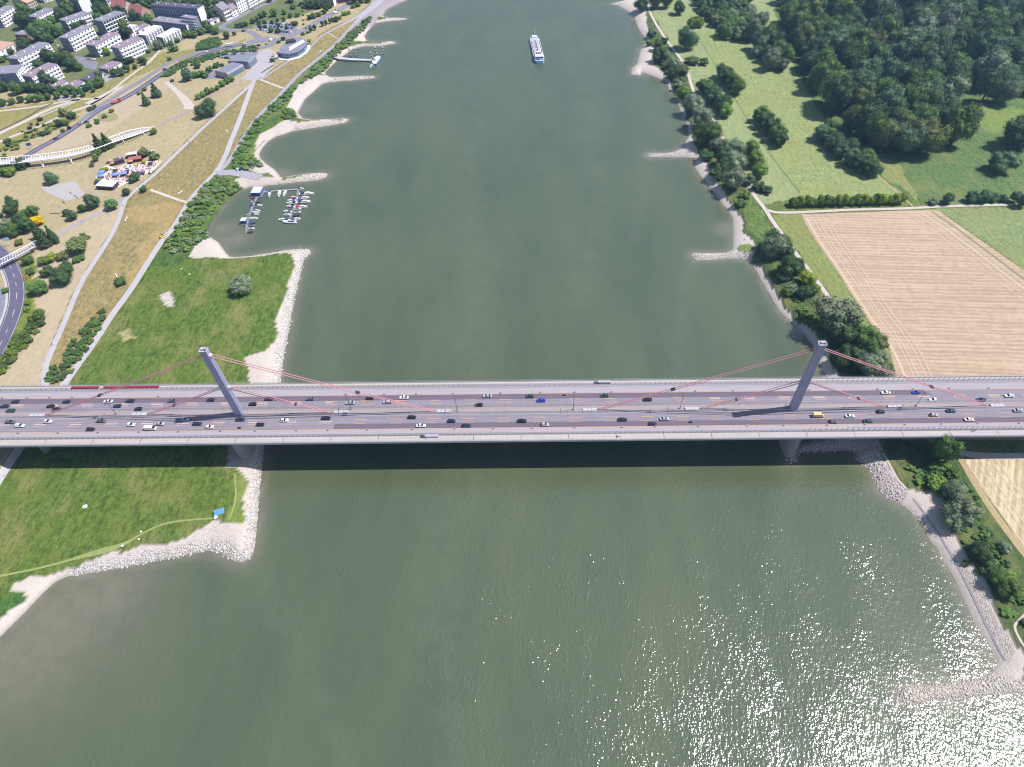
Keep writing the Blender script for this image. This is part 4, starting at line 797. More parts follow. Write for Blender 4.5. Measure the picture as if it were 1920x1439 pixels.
for kind, zx, zy, q, rz, lb, pl, pc, cl in (('m',1797,652,0,0,'black motorcycle on the near carriageway below the left pylon','motorcyclist in dark clothes and pale helmet below the left pylon',PC['black'],cloth('black',(.03,.03,.04))),
    ('m',393,407,2,math.pi,'red motorcycle in the far resurfaced lane','rider in dark red leathers on the far carriageway',PC['red'],cloth('red',(.30,.02,.04))),
    ('m',1337,611,2,0,'black motorcycle in the near resurfaced lane','motorcyclist in dark clothes on the near resurfaced lane',PC['black'],cloth('black',(.03,.03,.04))),
    ('b',797,716,2,math.pi,'bicycle on the near footway at mid river','cyclist in a green yellow jersey on the near footway',PC['grey'],cloth('green',(.25,.45,.08))),
    ('b',1538,755,3,0,'bicycle on the near footway past the right pylon','cyclist in a teal top past the right pylon',PC['grey'],cloth('teal',(.03,.22,.26)))):
    p = at(q*480+zx/4, (640 if q < 3 else 620)+zy/4+1, DZ); p[2] = DZ+.02
    bike(kind, p, rz, lb, pc); person('ride', (p[0]-.05*math.cos(rz), p[1], p[2]), rz, pl, None, cl)
# ------------------------------------------------------------------ vegetation
def leafmat(name, c, spread=.35):
    n = NT('leaf_'+name); oi = n.n("ShaderNodeObjectInfo"); tc = n.n("ShaderNodeTexCoord")
    f = n.noise(5.0, 3, .7, tc.outputs['Object']); g = n.noise(26.0, 2, .6, tc.outputs['Object'])
    v = n.math('ADD', n.math('MULTIPLY', f, .6), n.math('MULTIPLY', g, .4))
    lo = tuple(x*(1-spread) for x in c); hi = (c[0]*(1+spread*1.5), c[1]*(1+spread*1.2), c[2]*(1+spread*.6))
    col = n.ramp(v, [(.36, lo), (.64, hi)]); hs = n.n("ShaderNodeHueSaturation")
    n.l(n.mr(oi.outputs['Random'], 0, 1, .485, .515), hs.inputs['Hue']); n.l(n.mr(oi.outputs['Random'], 0, 1, .75, 1.2), hs.inputs['Value']); hs.inputs['Saturation'].default_value = 1.04
    n.l(col, hs.inputs['Color']); n.l(hs.outputs[0], n.b.inputs['Base Color']); n.set(.85, 0, .12); return n.m
LM = {'dark': leafmat('dark', (0.067,0.113,0.051)), 'mid': leafmat('mid', (0.094,0.159,0.053)), 'light': leafmat('light', (0.144,0.218,0.052)), 'grey': leafmat('grey', (0.172,0.218,0.144)), 'yellow': leafmat('yellow', (.62,.44,.02)),
      'lime': leafmat('lime', (0.241,0.310,0.057)), 'purple': leafmat('purple', (0.081,0.034,0.052)), 'olive': leafmat('olive', (0.138,0.172,0.069)), 'blue': leafmat('blue', (.092,.152,.085))}
M_BARK = mat('bark', (.10,.075,.055), .95, .25, 3)
def crown_mesh(kind, seed, nleaf, ls):
    r = np.random.default_rng(seed); V = []; Fq = []
    lobes = []
    if kind == 'round': dims = (.5, .5, .46); z0 = .50; nl = 24; lr = (.17, .27)
    elif kind == 'bush': dims = (.5, .5, .40); z0 = .36; nl = 18; lr = (.15, .25)
    elif kind == 'tall': dims = (.40, .40, .50); z0 = .50; nl = 26; lr = (.15, .23)
    elif kind == 'cone': dims = (.34, .34, .5); z0 = .5; nl = 0; lr = (.1, .2)
    elif kind == 'oblong': dims = (.62, .40, .36); z0 = .46; nl = 18; lr = (.13, .22)
    if nl:
        for i in range(nl):
            d = r.normal(size=3); d /= np.linalg.norm(d); d[2] = d[2]*.9+.1; k = r.uniform(.35, .78)
            R_ = r.uniform(*lr); c = np.array([d[0]*dims[0]*k, d[1]*dims[1]*k, z0+d[2]*dims[2]*k]); c[2] = max(c[2], R_*.8); lobes.append((c, R_))
    else:
        for i in range(22):
            t = i/21; a = i*2.4; w_ = dims[0]*(1-t)**.75*.9; lobes.append((np.array([math.cos(a)*w_*.55, math.sin(a)*w_*.55, .12+.82*t]), max(.06, w_*.62)))
    tot = sum(R_**2 for _, R_ in lobes)
    for c, R_ in lobes:
        m = max(8, int(nleaf*R_**2/tot)); d = r.normal(size=(m, 3)); d /= np.linalg.norm(d, axis=1)[:, None]
        rad = R_*(r.uniform(.72, 1.12, m)); p = c+d*rad[:, None]; keep = p[:, 2] > .02; p, d = p[keep], d[keep]; m = len(p)
        nrm = d+r.normal(size=(m, 3))*.36; nrm /= np.linalg.norm(nrm, axis=1)[:, None]
        u = np.cross(nrm, r.normal(size=(m, 3))); u /= np.linalg.norm(u, axis=1)[:, None]+1e-9; w_ = np.cross(nrm, u); s = (ls*r.uniform(.6, 1.3, m))[:, None]
        b0 = len(V)*0; q = np.stack([p-u*s-w_*s*.7, p+u*s-w_*s*.8, p+u*s*.8+w_*s, p-u*s*.7+w_*s*.8], 1); V.append(q.reshape(-1, 3))
    V = np.concatenate(V); nq = len(V)//4; Fq = np.arange(nq*4).reshape(nq, 4)
    # dense inner boughs
    ico = bmesh.new(); bmesh.ops.create_icosphere(ico, subdivisions=1, radius=1.0); iv = np.array([v.co[:] for v in ico.verts]); fv = [[v.index for v in f.verts] for f in ico.faces]; ico.free()
    vv = [V]; ff = [tuple(x) for x in Fq]; off = len(V)
    for c, R_ in lobes:
        q = c+iv*R_*.78*r.uniform(.85, 1.1, (len(iv), 1)); q[:, 2] = np.maximum(q[:, 2], .03); vv.append(q); ff += [tuple(off+i for i in f) for f in fv]; off += len(iv)
    me = bpy.data.meshes.new('crown'); me.from_pydata(np.concatenate(vv).tolist(), [], ff); me.update(); me.materials.append(LM['mid']); return me
CR = {}; NAMEOV = None
for kd, n_, ls in (('round', 1900, .030), ('bush', 1100, .036), ('tall', 2100, .026), ('cone', 1500, .026), ('oblong', 1700, .030)):
    CR[kd] = [crown_mesh(kd, 11*i+len(kd), n_, ls) for i in range(3)]
big = {'round': [crown_mesh('round', 91+i, 5200, .0175) for i in range(2)], 'tall': [crown_mesh('tall', 95+i, 5200, .0165) for i in range(2)]}
def trunk_mesh():
    b = MB(); b.tube((0,0,-.02), (0,0,.45), .028, .018, 7)
    for i in range(6):
        a = i*1.05; b.tube((0,0,.28+.03*i), (.2*math.cos(a), .2*math.sin(a), .55+.03*i), .012, .005, 5)
    me = b.build('trunk', M_BARK); m = me.data; bpy.data.objects.remove(me); return m
TRK = trunk_mesh()
RATIO = {'round': 1.0, 'bush': .8, 'tall': 1.5, 'cone': 1.9, 'oblong': .9}
def plant(kind, colr, x, y, z, W, H, label, group, rz=None, rnd=random, cat=None, bigm=False):
    sh = kind in ('bush', 'oblong') and H < 5
    nm = 'bush' if sh else ('conifer' if kind == 'cone' else ('poplar' if kind == 'tall' else ('willow' if colr in ('grey', 'blue') else 'broadleaf_tree')))
    if NAMEOV and not sh and nm == 'broadleaf_tree': nm = NAMEOV
    t = empty(nm, (x, y, z), rnd.uniform(0, 6.28) if rz is None else rz, label, cat or ('bush' if sh else 'tree'), group)
    me = rnd.choice(big[kind] if bigm and kind in big else CR[kind])
    o = bpy.data.objects.new('crown' if not sh else 'foliage', me); COL.objects.link(o); o.parent = t
    w0 = {'round': 1.0, 'bush': 1.0, 'tall': .8, 'cone': .62, 'oblong': 1.05}[kind]
    W *= 1.12; o.scale = (W/w0, W/w0*rnd.uniform(.88, 1.1), H)
    o.material_slots[0].link = 'OBJECT'; o.material_slots[0].material = LM[colr]
    if not sh:
        k = bpy.data.objects.new('trunk', TRK); COL.objects.link(k); k.parent = t; k.scale = (H, H, H)
    return t
def T_(x0, y0, s): return lambda x, y: (x0+x/s, y0+y/s)
tr = random.Random(21)
CW_ = {'dark': 'dark green', 'mid': 'green', 'light': 'fresh green', 'grey': 'grey green', 'yellow': 'golden yellow', 'lime': 'yellow green', 'purple': 'purple leaved', 'olive': 'olive green', 'blue': 'blue green'}
LABN = {}
def put(tf, lst, group, where, ratio=None, base=.35):
    """lst rows: x, y of the crown's lower edge, crown width (all in zoom units), kind, colour"""
    rows = []
    for e in lst:
        px, py = tf(e[0], e[1]); s = tf(1, 0)[0]-tf(0, 0)[0]; wpx = e[2]*s; rows.append((px, py, wpx, e[3], e[4], e[5] if len(e) > 5 else None))
    cnt = {}
    for r_ in rows: cnt.setdefault((r_[3], r_[4]), []).append(r_[0]+r_[1]*.01)
    for px, py, wpx, kind, colr, rt in rows:
        p = ground(px, py); m_ = mpp(px, py, p[2]); W = wpx*m_; H = W*(rt or (ratio or RATIO[kind]))
        y = p[1]+W*base
        z = float(height(p[0], y)[0][0]); k = (kind, colr); v = sorted(cnt[k]); noun = {'bush': 'bush', 'cone': 'conical tree', 'tall': 'tall tree', 'round': 'rounded tree', 'oblong': 'spreading bush'}[kind]
        lb = '%s %s %s' % (CW_[colr], noun, where)
        if len(v) > 1: lb += ', %s from the left' % ordn(v.index(px+py*.01))
        plant(kind, colr, p[0], y, max(z, .3), W, H, lb, group, rnd=tr, bigm=wpx > 22)
def scatter_poly(poly, z, spacing, seed, jit=.45):
    wp = world(poly, z); r = np.random.default_rng(seed); x0, y0 = wp.min(0); x1, y1 = wp.max(0); out = []
    nx, ny = int((x1-x0)/spacing)+1, int((y1-y0)/(spacing*.87))+1
    for j in range(ny):
        for i in range(nx):
            out.append((x0+(i+.5*(j % 2))*spacing+r.uniform(-jit, jit)*spacing, y0+j*spacing*.87+r.uniform(-jit, jit)*spacing))
    A = np.array(out); return A[inside(wp, A[:, 0], A[:, 1])]
def scatter(poly, z, spacing, seed, wr, kinds, cols, group, label, hr=1.0, vis=True):
    out = []; noun = {'tall': 'tall tree', 'round': 'rounded tree'}
    for x, y in scatter_poly(poly, z, spacing, seed):
        if vis:
            d = np.array([x, y, z+5])-CAM; dz = d@FW; px = CX+F*(d@RT)/dz; py = CYP-F*(d@UP)/dz
            if px < -10 or px > 1932 or py < -12 or py > 1450: continue
        kd = tr.choice(kinds); c = tr.choice(cols); W = tr.uniform(*wr); H = W*RATIO[kd]*hr*tr.uniform(.85, 1.2)
        zz = max(float(height(x, y)[0][0]), .3)
        out.append((px, kd, c, plant(kd, c, x, y, zz, W, H, label, group, rnd=tr, bigm=kd in big)))
    out.sort(key=lambda e: e[0]); cnt = {}
    for px, kd, c, o in out:
        k = cnt[(kd, c)] = cnt.get((kd, c), -1)+1; o['label'] = '%s %s %s, %s such from left' % (CW_[c], noun[kd], label, ordn(k))
# ---- right bank
A = T_(1120,0,4.8); B = T_(1180,250,4.8); C_ = T_(1380,440,4.8); D_ = T_(1420,820,3.838); F_ = T_(1520,0,4.8); G_ = T_(1520,250,4.8)
put(A, [(405,120,120,'round','dark'),(520,95,110,'tall','olive'),(620,90,120,'tall','mid')], 'trees at the top of the farm track', 'beside the top of the farm track')
put(A, [(745,150,115,'round','dark'),(845,262,85,'round','light'),(915,262,90,'round','light'),(795,470,160,'round','dark',1.15)], 'lone meadow trees', 'alone in the hay meadow near the track')
put(A, [(1125,730,130,'round','dark'),(1160,775,140,'round','dark'),(1205,820,150,'round','mid'),(1255,870,140,'round','light')], 'first clump in the hay meadow', 'in the middle clump of the hay meadow')
put(A, [(965,870,140,'round','dark'),(1015,920,150,'round','mid'),(1065,975,160,'round','dark'),(1115,1030,150,'round','dark'),(1165,1080,130,'round','light')], 'clump beside the farm track', 'in the clump touching the farm track')
put(A, [(1465,1120,140,'round','mid'),(1510,1180,150,'round','dark'),(1560,1240,160,'round','dark'),(1610,1300,160,'round','mid'),(1650,1345,140,'round','dark')], 'lower clump in the hay meadow', 'in the lower clump of the hay meadow')
put(A, [(490,345,85,'bush','dark'),(470,420,70,'bush','light'),(550,430,90,'bush','mid'),(600,400,70,'bush','dark'),(560,580,130,'round','dark'),(640,560,90,'bush','olive'),(690,640,110,'round','grey'),(680,735,120,'round','dark'),(770,700,100,'round','olive'),(740,810,90,'bush','grey'),(760,910,130,'round','light'),(830,930,80,'bush','light'),(870,600,110,'bush','olive'),(960,600,90,'bush','mid'),(820,585,80,'bush','olive'),
 (880,1040,170,'round','grey'),(930,1180,200,'round','grey'),(1000,1160,80,'bush','light'),(970,1340,230,'round','mid'),(1090,1410,150,'round','grey'),(1000,1430,100,'bush','dark')], 'trees on the upper right bank', 'on the upper right river bank')
put(B, [(700,260,130,'bush','dark'),(860,330,180,'round','dark'),(960,260,180,'round','grey'),(1080,250,120,'tall','light'),(960,370,190,'round','grey'),(1130,330,150,'round','light'),(800,440,160,'bush','dark'),(850,400,150,'round','dark'),(1160,430,160,'round','light'),(950,545,210,'round','grey'),(1080,480,100,'round','grey'),(1170,540,120,'bush','dark'),(1240,560,100,'bush','dark'),(1000,680,100,'bush','mid'),(1040,600,90,'bush','light')], 'grove on the right bank above the field track', 'in the grove where the tracks meet')
put(B, [(1280,1150,220,'round','grey'),(1370,1050,130,'round','olive'),(1420,1150,150,'round','dark'),(1300,1100,200,'round','dark')], 'grove by the lower long groyne', 'behind the lower long groyne')
put(C_, [(500,420,200,'round','dark'),(400,380,110,'bush','mid'),(430,430,110,'bush','olive'),(560,370,130,'round','dark'),(640,490,150,'round','lime'),(690,560,120,'round','light'),(600,600,130,'round','dark'),(510,550,120,'bush','grey'),(470,560,90,'bush','light')], 'bushes between beach and track', 'on the bank between beach and stubble field')
put(C_, [(905,960,400,'round','grey',.85)], 'big willow by the right pylon', 'large by the beach behind the right pylon')
put(C_, [(1000,1060,250,'round','dark'),(1150,1110,260,'round','mid'),(1280,1090,170,'round','olive'),(1020,1230,220,'round','dark'),(1180,1290,230,'round','grey'),(1290,1200,160,'round','grey'),(1340,1290,130,'bush','grey'),(940,1150,120,'bush','dark')], 'trees behind the bridge by the stubble field', 'between the big willow and the bridge')
put(D_, [(1318,212,150,'tall','mid',1.9)], 'tall poplar', 'standing just south of the bridge')
put(D_, [(1290,290,110,'bush','mid'),(1400,320,110,'bush','mid'),(1300,400,140,'bush','light'),(1400,470,170,'round','grey'),(1460,640,210,'round','grey'),(1420,700,150,'round','grey'),(1540,600,110,'bush','grey'),(1600,890,150,'round','dark'),(1690,850,100,'bush','mid'),(1770,850,105,'round','grey'),(1500,930,50,'bush','olive'),(1680,1000,130,'bush','dark'),(1720,1080,140,'round','mid'),(1790,1160,150,'round','mid'),(1870,1140,110,'bush','light'),(1650,1010,90,'bush','dark'),(1250,350,90,'bush','mid'),(1350,250,90,'bush','light')], 'bushes on the near right bank', 'on the near right bank below the bridge')
put(G_, [(20+i*57, 672-i*1.6, 74, 'tall' if i % 3 else 'round', tr.choice(['light','light','lime','mid']), 1.45 if i % 3 else 1.2) for i in range(-3, 15)], 'row of young trees along the field track', 'in the row along the field track')
put(G_, [(-165,672,70,'round','mid',1.3),(-110,674,75,'tall','light',1.4)], 'row of young trees along the field track', 'starting the row along the field track')
put(G_, [(1105,655,85,'bush','grey'),(1230,650,110,'round','blue'),(1450,640,110,'round','blue'),(1550,640,100,'tall','blue',1.2),(1640,635,90,'round','blue'),(1730,630,70,'round','blue'),(1830,640,90,'tall','blue',1.2),(1900,690,110,'round','dark',1.2)], 'trees along the right end of the track', 'along the right end of the field track')
put(G_, [(1720,380,220,'round','blue',.85),(1850,310,90,'bush','mid')], 'trees in the glade', 'beside the green glade')
put(F_, [(1330,1265,190,'round','grey',1.2),(1420,1180,160,'tall','grey',1.2)], 'leaning willow in the glade', 'leaning over the glade')
put(F_, [(1850,1390,260,'round','dark',1.1),(1960,1330,240,'round','dark',1.1)], 'dark trees at the right frame edge', 'at the right frame edge')
for k, (px, py) in enumerate(((1545,272),(1560,287),(1578,302),(1596,316),(1614,328),(1634,336),(1555,262),(1588,296),(1624,318))):
    put(lambda x, y: (x, y), [(px, py, 34, 'round', tr.choice(['dark','mid','blue']), .95)], 'diagonal thicket in the meadow', ('in the diagonal tree belt, %s one going down' % ordn(k)))
NAMEOV = 'woodland_tree'
scatter([(1285,-40),(1385,-40),(1412,50),(1412,76),(1360,80),(1335,56),(1305,22)], 3.5, 12.0, 5, (12,16), ['round'], ['blue','mid','grey','dark'], 'tree belt beyond the hay meadow', 'in the dense belt beyond the hay meadow', 1.0)
scatter([(1400,60),(1420,50),(1445,85),(1480,120),(1478,134),(1432,138),(1412,100)], 3.5, 11.0, 6, (12,15), ['round','tall'], ['dark','mid','grey'], 'small belt below the long tree belt', 'in the short belt beside tall poplars', 1.0)
scatter([(1432,-60),(2040,-60),(2040,160),(1905,185),(1895,203),(1780,200),(1740,178),(1700,160),(1665,135),(1640,100),(1600,95),(1575,75),(1520,45),(1462,20)], 3.5, 19.0, 8, (19,26), ['round','tall','round'], ['dark','dark','blue','grey','mid'], 'dense wood on the right', 'in the dense wood behind the glade', .95)
scatter([(1462,40),(1512,35),(1552,64),(1610,105),(1650,150),(1690,178),(1755,195),(1780,250),(1785,300),(1700,300),(1650,295),(1600,262),(1572,235),(1540,195),(1512,150),(1482,90)], 3.5, 17.0, 9, (17,22), ['tall','tall','round'], ['mid','dark','mid','blue','olive'], 'tall trees between meadow and glade', 'in the row between meadow and glade', 1.0)
NAMEOV = None
# ---- left bank belt along the river, thick scrub as one mass per stretch
def thicket(name, label, poly, z, spacing, seed, size, cols):
    pts = scatter_poly(poly, z, spacing, seed); r = np.random.default_rng(seed); Vs = []; Fs = []; Ms = []; off = 0
    cache = {}
    for me in CR['bush']:
        v = np.zeros(len(me.vertices)*3, np.float32); me.vertices.foreach_get('co', v); cache[me.name] = (v.reshape(-1, 3), [tuple(p.vertices) for p in me.polygons])
    keys = list(cache)
    for x, y in pts:
        v, f = cache[keys[r.integers(len(keys))]]; zz = float(height(x, y)[0][0])
        if zz < .7: continue
        s = r.uniform(*size); hs = r.uniform(.35, .75); a = r.uniform(0, 6.28); ca, sa = math.cos(a), math.sin(a); m = r.integers(len(cols))
        keep = [q for q in f if r.random() < .5 or len(q) == 3]
        Vs.append(np.column_stack([x+(v[:, 0]*ca-v[:, 1]*sa)*s, y+(v[:, 0]*sa+v[:, 1]*ca)*s, zz+v[:, 2]*s*hs])); Fs += [tuple(off+i for i in q) for q in keep]; Ms += [m]*len(keep); off += len(v)
    if not Vs: return
    me = bpy.data.meshes.new(name); me.from_pydata(np.concatenate(Vs).tolist(), [], Fs)
    for c in cols: me.materials.append(LM[c])
    me.polygons.foreach_set('material_index', Ms); me.update()
    o = bpy.data.objects.new(name, me); COL.objects.link(o); tag(o, label, 'scrub', kind='stuff')
thicket('riverside_scrub', 'dense green scrub between the marina cove and the gravel path', [(356,384),(380,352),(404,332),(440,342),(446,352),(420,378),(398,408),(386,432),(388,444),(374,455),(358,470),(340,478),(310,470),(325,440),(340,412)], 3.3, 3.9, 1, (3,6.2), ['light','mid','grey','olive','mid'])
thicket('riverside_scrub', 'green scrub belt under the dyke beside the upper coves', [(436,298),(452,272),(466,250),(490,220),(520,190),(545,168),(575,143),(600,120),(612,125),(600,138),(585,150),(560,160),(545,185),(525,205),(500,225),(488,245),(474,262),(468,285),(480,300),(488,312),(470,322),(445,320),(432,312)], 3.3, 4.1, 2, (3,6.2), ['light','mid','grey','mid'])
thicket('riverside_scrub', 'green scrub belt below the dyke near the ferry pier', [(602,118),(625,96),(650,72),(672,48),(695,34),(690,46),(672,66),(650,88),(625,110),(610,126)], 3.3, 3.8, 3, (4,6.5), ['light','mid','grey'])
thicket('riverside_scrub', 'bushy islet of scrub at the root of the upper groyne', [(534,209),(550,207),(556,217),(550,226),(530,229)], 2.5, 3.4, 4, (3.5,5), ['light','mid'])
thicket('riverside_scrub', 'low scrub at the right bank edge below the forest', [(1222,90),(1245,110),(1275,125),(1290,160),(1300,200),(1290,215),(1275,175),(1255,150),(1235,125),(1218,100)], 3, 4.2, 5, (4,6), ['olive','mid','grey'])
thicket('riverside_scrub', 'scrub on the right bank beside the big willow', [(1490,560),(1520,590),(1545,620),(1530,625),(1500,598)], 3, 4, 6, (3,4.5), ['mid','light'])
thicket('riverside_scrub', 'green scrub along the near right bank south of the bridge', [(1690,870),(1780,865),(1830,930),(1860,1000),(1905,1090),(1925,1180),(1880,1150),(1840,1090),(1800,1010),(1760,935),(1715,905)], 3, 4.6, 7, (3,5.5), ['mid','mid','light','dark'])
# hedges on the near left
thicket('hedge', 'dark hedge belt on the lower dyke slope behind the bridge', [(190,583),(200,590),(170,640),(140,690),(110,722),(92,722),(90,705),(118,682),(135,640),(160,612)], 4.5, 3.4, 8, (4,5.5), ['mid','dark','dark'])
thicket('hedge', 'hedge belt beside the curving slip road', [(62,598),(84,600),(80,615),(55,645),(35,668),(0,712),(-20,720),(-20,690),(10,660),(35,628)], ZC, 3.6, 9, (4,6), ['mid','light','dark'])
thicket('hedge', 'long clipped hedge above the pavilion car park', [(350,116),(362,112),(400,104),(440,95),(480,90),(484,94),(440,100),(410,108),(400,112),(362,124)], ZC, 3.0, 10, (4,5), ['mid','dark'])
thicket('hedge', 'broad hedge at the park road bend', [(367,96),(372,84),(400,72),(414,76),(414,86),(395,94)], ZC, 3.0, 11, (4.5,6), ['dark','mid'])
thicket('hedge', 'hedge between the two park roads and dry lawn', [(303,150),(305,143),(340,118),(360,112),(350,125),(325,140)], ZC, 3.2, 12, (4,5), ['mid','dark'])
thicket('roadside_scrub', 'mixed scrub on the verge beside the garden', [(0,315),(20,290),(60,262),(100,248),(130,230),(145,222),(138,214),(100,230),(60,245),(20,268),(0,285),(-20,300),(-20,322)], ZC, 6.0, 13, (3,5.5), ['mid','olive','light'])
thicket('roadside_scrub', 'scrub under the white tube footbridge', [(0,312),(30,305),(55,303),(60,310),(40,322),(10,330),(-10,330)], ZC, 3.4, 14, (4,6), ['mid','dark'])
# ---- individually standing trees on the left bank
L0 = T_(0,200,4.8); L1 = T_(0,430,4.8); L2 = T_(350,0,4.8); L3 = T_(0,0,4.8); M0 = T_(0,360,11.99); I0 = T_(360,0,9.595); J0 = T_(540,0,8.72); K0 = T_(0,140,9.595); H0 = T_(180,0,9.595); G0 = T_(0,0,9.595); E0 = T_(160,270,11.99)
put(lambda x, y: (x, y), [(452,560,42,'round','grey',.85)], 'lone meadow tree', 'alone in the flood meadow')
put(L1, [(1087,515,98,'bush','mid')], 'lone bush', 'alone on the dyke slope')
put(M0, [(200,260,150,'round','dark'),(300,420,230,'round','dark'),(150,460,150,'round','dark'),(270,590,270,'round','dark'),(20,600,110,'round','dark')], 'dark park trees', 'on the dry lawn at the left edge')
put(M0, [(740,600,250,'round','mid'),(560,620,200,'round','light')], 'green trees by the footbridge', 'above the yellow tree')
put(M0, [(830,800,270,'round','yellow',.8)], 'yellow tree', 'among dark conifers')
put(M0, [(520,900,260,'tall','dark',1.5),(640,950,260,'tall','dark',1.4),(900,1100,230,'cone','dark',1.9),(1000,1290,260,'cone','dark',1.7),(1230,1180,200,'cone','dark',2.3),(1100,1180,130,'cone','dark',2.0),(460,980,200,'round','dark')], 'dark conifers by the footbridge', 'in the dark group by the footbridge')
put(M0, [(100,900,260,'round','grey'),(250,1080,340,'round','mid'),(40,1050,200,'round','dark'),(420,1220,180,'bush','light')], 'trees beside the slip road', 'between slip road and yellow tree')
put(M0, [(1500,560,150,'round','dark'),(1620,670,220,'round','dark'),(1860,480,170,'round','dark')], 'dark trees on the lawn by the asphalt path', 'on the lawn above the asphalt path')
put(L1, [(690,260,230,'oblong','olive',.6),(745,80,55,'bush','mid'),(790,95,45,'bush','mid'),(690,310,75,'bush','mid'),(730,290,70,'bush','mid'),(255,330,90,'round','mid'),(265,420,75,'bush','dark'),(420,440,120,'bush','dark'),(400,330,110,'bush','light'),(470,300,100,'bush','lime'),(560,290,100,'bush','olive'),(610,440,110,'tall','dark',1.3),(565,530,160,'round','dark'),(490,470,80,'bush','dark'),(350,610,150,'round','mid',.8),(355,845,110,'round','mid'),(250,690,60,'bush','light'),(240,750,60,'bush','light'),(50,580,60,'bush','mid')], 'bushes on the sandy bank', 'on the tan bank beside the slip road')
put(L0, [(460,715,110,'round','blue'),(1010,940,95,'round','mid'),(850,930,120,'round','blue',1.1),(1140,810,65,'round','dark'),(1290,780,60,'round','dark'),(905,420,85,'cone','dark',2.0),(970,390,90,'cone','dark',1.6),(880,450,60,'round','mid'),(865,505,50,'tall','olive'),(825,550,50,'bush','olive'),(1380,260,60,'round','light'),(1200,690,110,'bush','mid'),(70,640,120,'bush','light'),(170,580,130,'bush','dark'),(1290,470,90,'round','olive'),(1390,490,90,'bush','olive'),(1290,520,40,'bush','lime'),(880,690,50,'bush','lime'),(950,590,55,'bush','lime'),(920,600,50,'bush','olive')], 'park trees around the beach bar', 'in the park near the beach bar')
put(L2, [(135,1080,100,'round','blue',1.2),(200,1070,140,'round','dark',1.1),(105,905,50,'round','light'),(150,885,55,'round','light'),(190,860,60,'round','mid'),(235,840,45,'round','light'),(275,820,45,'round','mid'),(320,790,55,'round','light'),(360,765,50,'round','mid'),(405,745,50,'round','light'),(98,625,55,'round','mid'),(15,740,70,'tall','blue',1.5)], 'trees beside the reddish path', 'near the reddish path below the pavilions')
put(L3, [(1320,960,60,'cone','blue',2.0),(1410,890,80,'cone','blue',1.7),(1680,745,55,'tall','blue',2.0),(1700,720,50,'tall','blue',2.0),(1775,625,50,'round','mid'),(1770,710,70,'bush','mid'),(1830,705,80,'bush','mid'),(1550,745,35,'bush','dark'),(875,1125,38,'bush','blue'),(940,1070,45,'bush','olive'),(800,1155,48,'bush','light'),(1300,825,45,'bush','olive'),(1250,860,35,'bush','olive'),(1005,1020,45,'bush','olive')], 'park trees along the road', 'beside the park road')
put(K0, [(45,590,130,'round','dark'),(210,560,120,'round','mid'),(375,525,110,'round','dark'),(535,520,130,'round','mid'),(700,505,140,'round','mid'),(862,475,120,'round','mid'),(1030,450,120,'round','mid'),(1200,430,110,'round','mid'),(1350,415,100,'round','mid'),(1500,410,90,'round','dark'),(1680,330,80,'round','dark')], 'row of small round trees', 'in the row beside the garden walk', 1.05)
put(K0, [(1060,960,130,'round','dark'),(1180,930,110,'bush','mid'),(1300,820,140,'round','dark'),(1130,770,120,'round','olive',1.2),(1240,780,90,'round','grey'),(1620,670,110,'oblong','dark',.6),(1700,620,90,'oblong','dark',.6),(715,850,95,'bush','purple'),(680,930,70,'bush','purple'),(560,920,50,'bush','purple'),(530,1000,80,'bush','purple'),(520,1070,60,'bush','mid'),(400,1050,40,'bush','purple'),(130,1240,120,'bush','mid'),(150,1310,110,'bush','dark'),(760,1120,110,'bush','dark'),(860,1090,110,'bush','mid'),(1130,1050,80,'bush','mid'),(1240,1000,80,'bush','purple'),(1750,880,80,'round','mid')], 'garden shrubs', 'in the show garden')
put(K0, [(60,330,190,'round','dark'),(290,390,220,'round','mid'),(440,340,180,'round','dark'),(590,340,180,'round','mid'),(760,360,180,'round','dark'),(900,380,170,'round','dark'),(1080,380,160,'round','mid'),(1250,370,160,'round','mid'),(1400,370,150,'round','mid'),(1540,330,140,'round','dark'),(1640,280,150,'round','mid'),(1800,250,180,'round','mid'),(850,250,200,'tall','blue',1.4),(990,190,120,'round','mid')], 'trees in front of the flats', 'in front of the lowest flats')
NAMEOV = 'garden_tree'
put(H0, [(60,1420,120,'round','mid'),(330,1400,140,'round','dark'),(460,1380,130,'round','mid'),(560,1320,110,'tall','dark',1.2),(700,1260,90,'round','mid'),(880,1190,100,'tall','dark',1.3),(820,1150,110,'round','mid'),(560,1180,130,'round','dark'),(450,1080,140,'round','blue'),(640,1150,110,'round','dark'),(120,940,230,'round','mid'),(200,1020,130,'round','light'),(530,720,230,'round','dark'),(400,810,110,'round','mid'),(1130,910,160,'round','grey'),(1310,850,130,'bush','mid'),(940,970,90,'bush','dark'),(1450,780,120,'bush','mid'),(1620,700,180,'bush','mid'),(1740,700,160,'bush','mid'),(480,540,170,'round','light'),(1390,950,150,'bush','mid'),(1320,1100,90,'bush','mid')], 'trees between the white flats', 'between the white balcony flats')
put(H0, [(140,350,260,'round','dark'),(60,440,120,'round','mid'),(370,330,100,'round','lime'),(310,340,60,'round','lime'),(470,260,180,'round','mid'),(700,380,180,'round','dark'),(960,470,160,'round','mid',1.2),(1230,350,110,'round','dark'),(880,170,170,'round','mid'),(640,130,150,'round','dark'),(450,110,160,'round','dark'),(1050,160,180,'round','mid'),(1250,130,160,'round','olive'),(1450,150,180,'round','olive'),(1650,140,150,'round','mid'),(1850,210,180,'round','dark'),(750,60,170,'round','dark'),(950,50,180,'round','mid'),(1150,50,180,'round','dark'),(1350,50,170,'round','mid'),(1550,60,180,'round','mid'),(1750,60,150,'round','dark'),(600,40,120,'round','mid')], 'trees behind the flats', 'in the wooded gardens behind the flats')
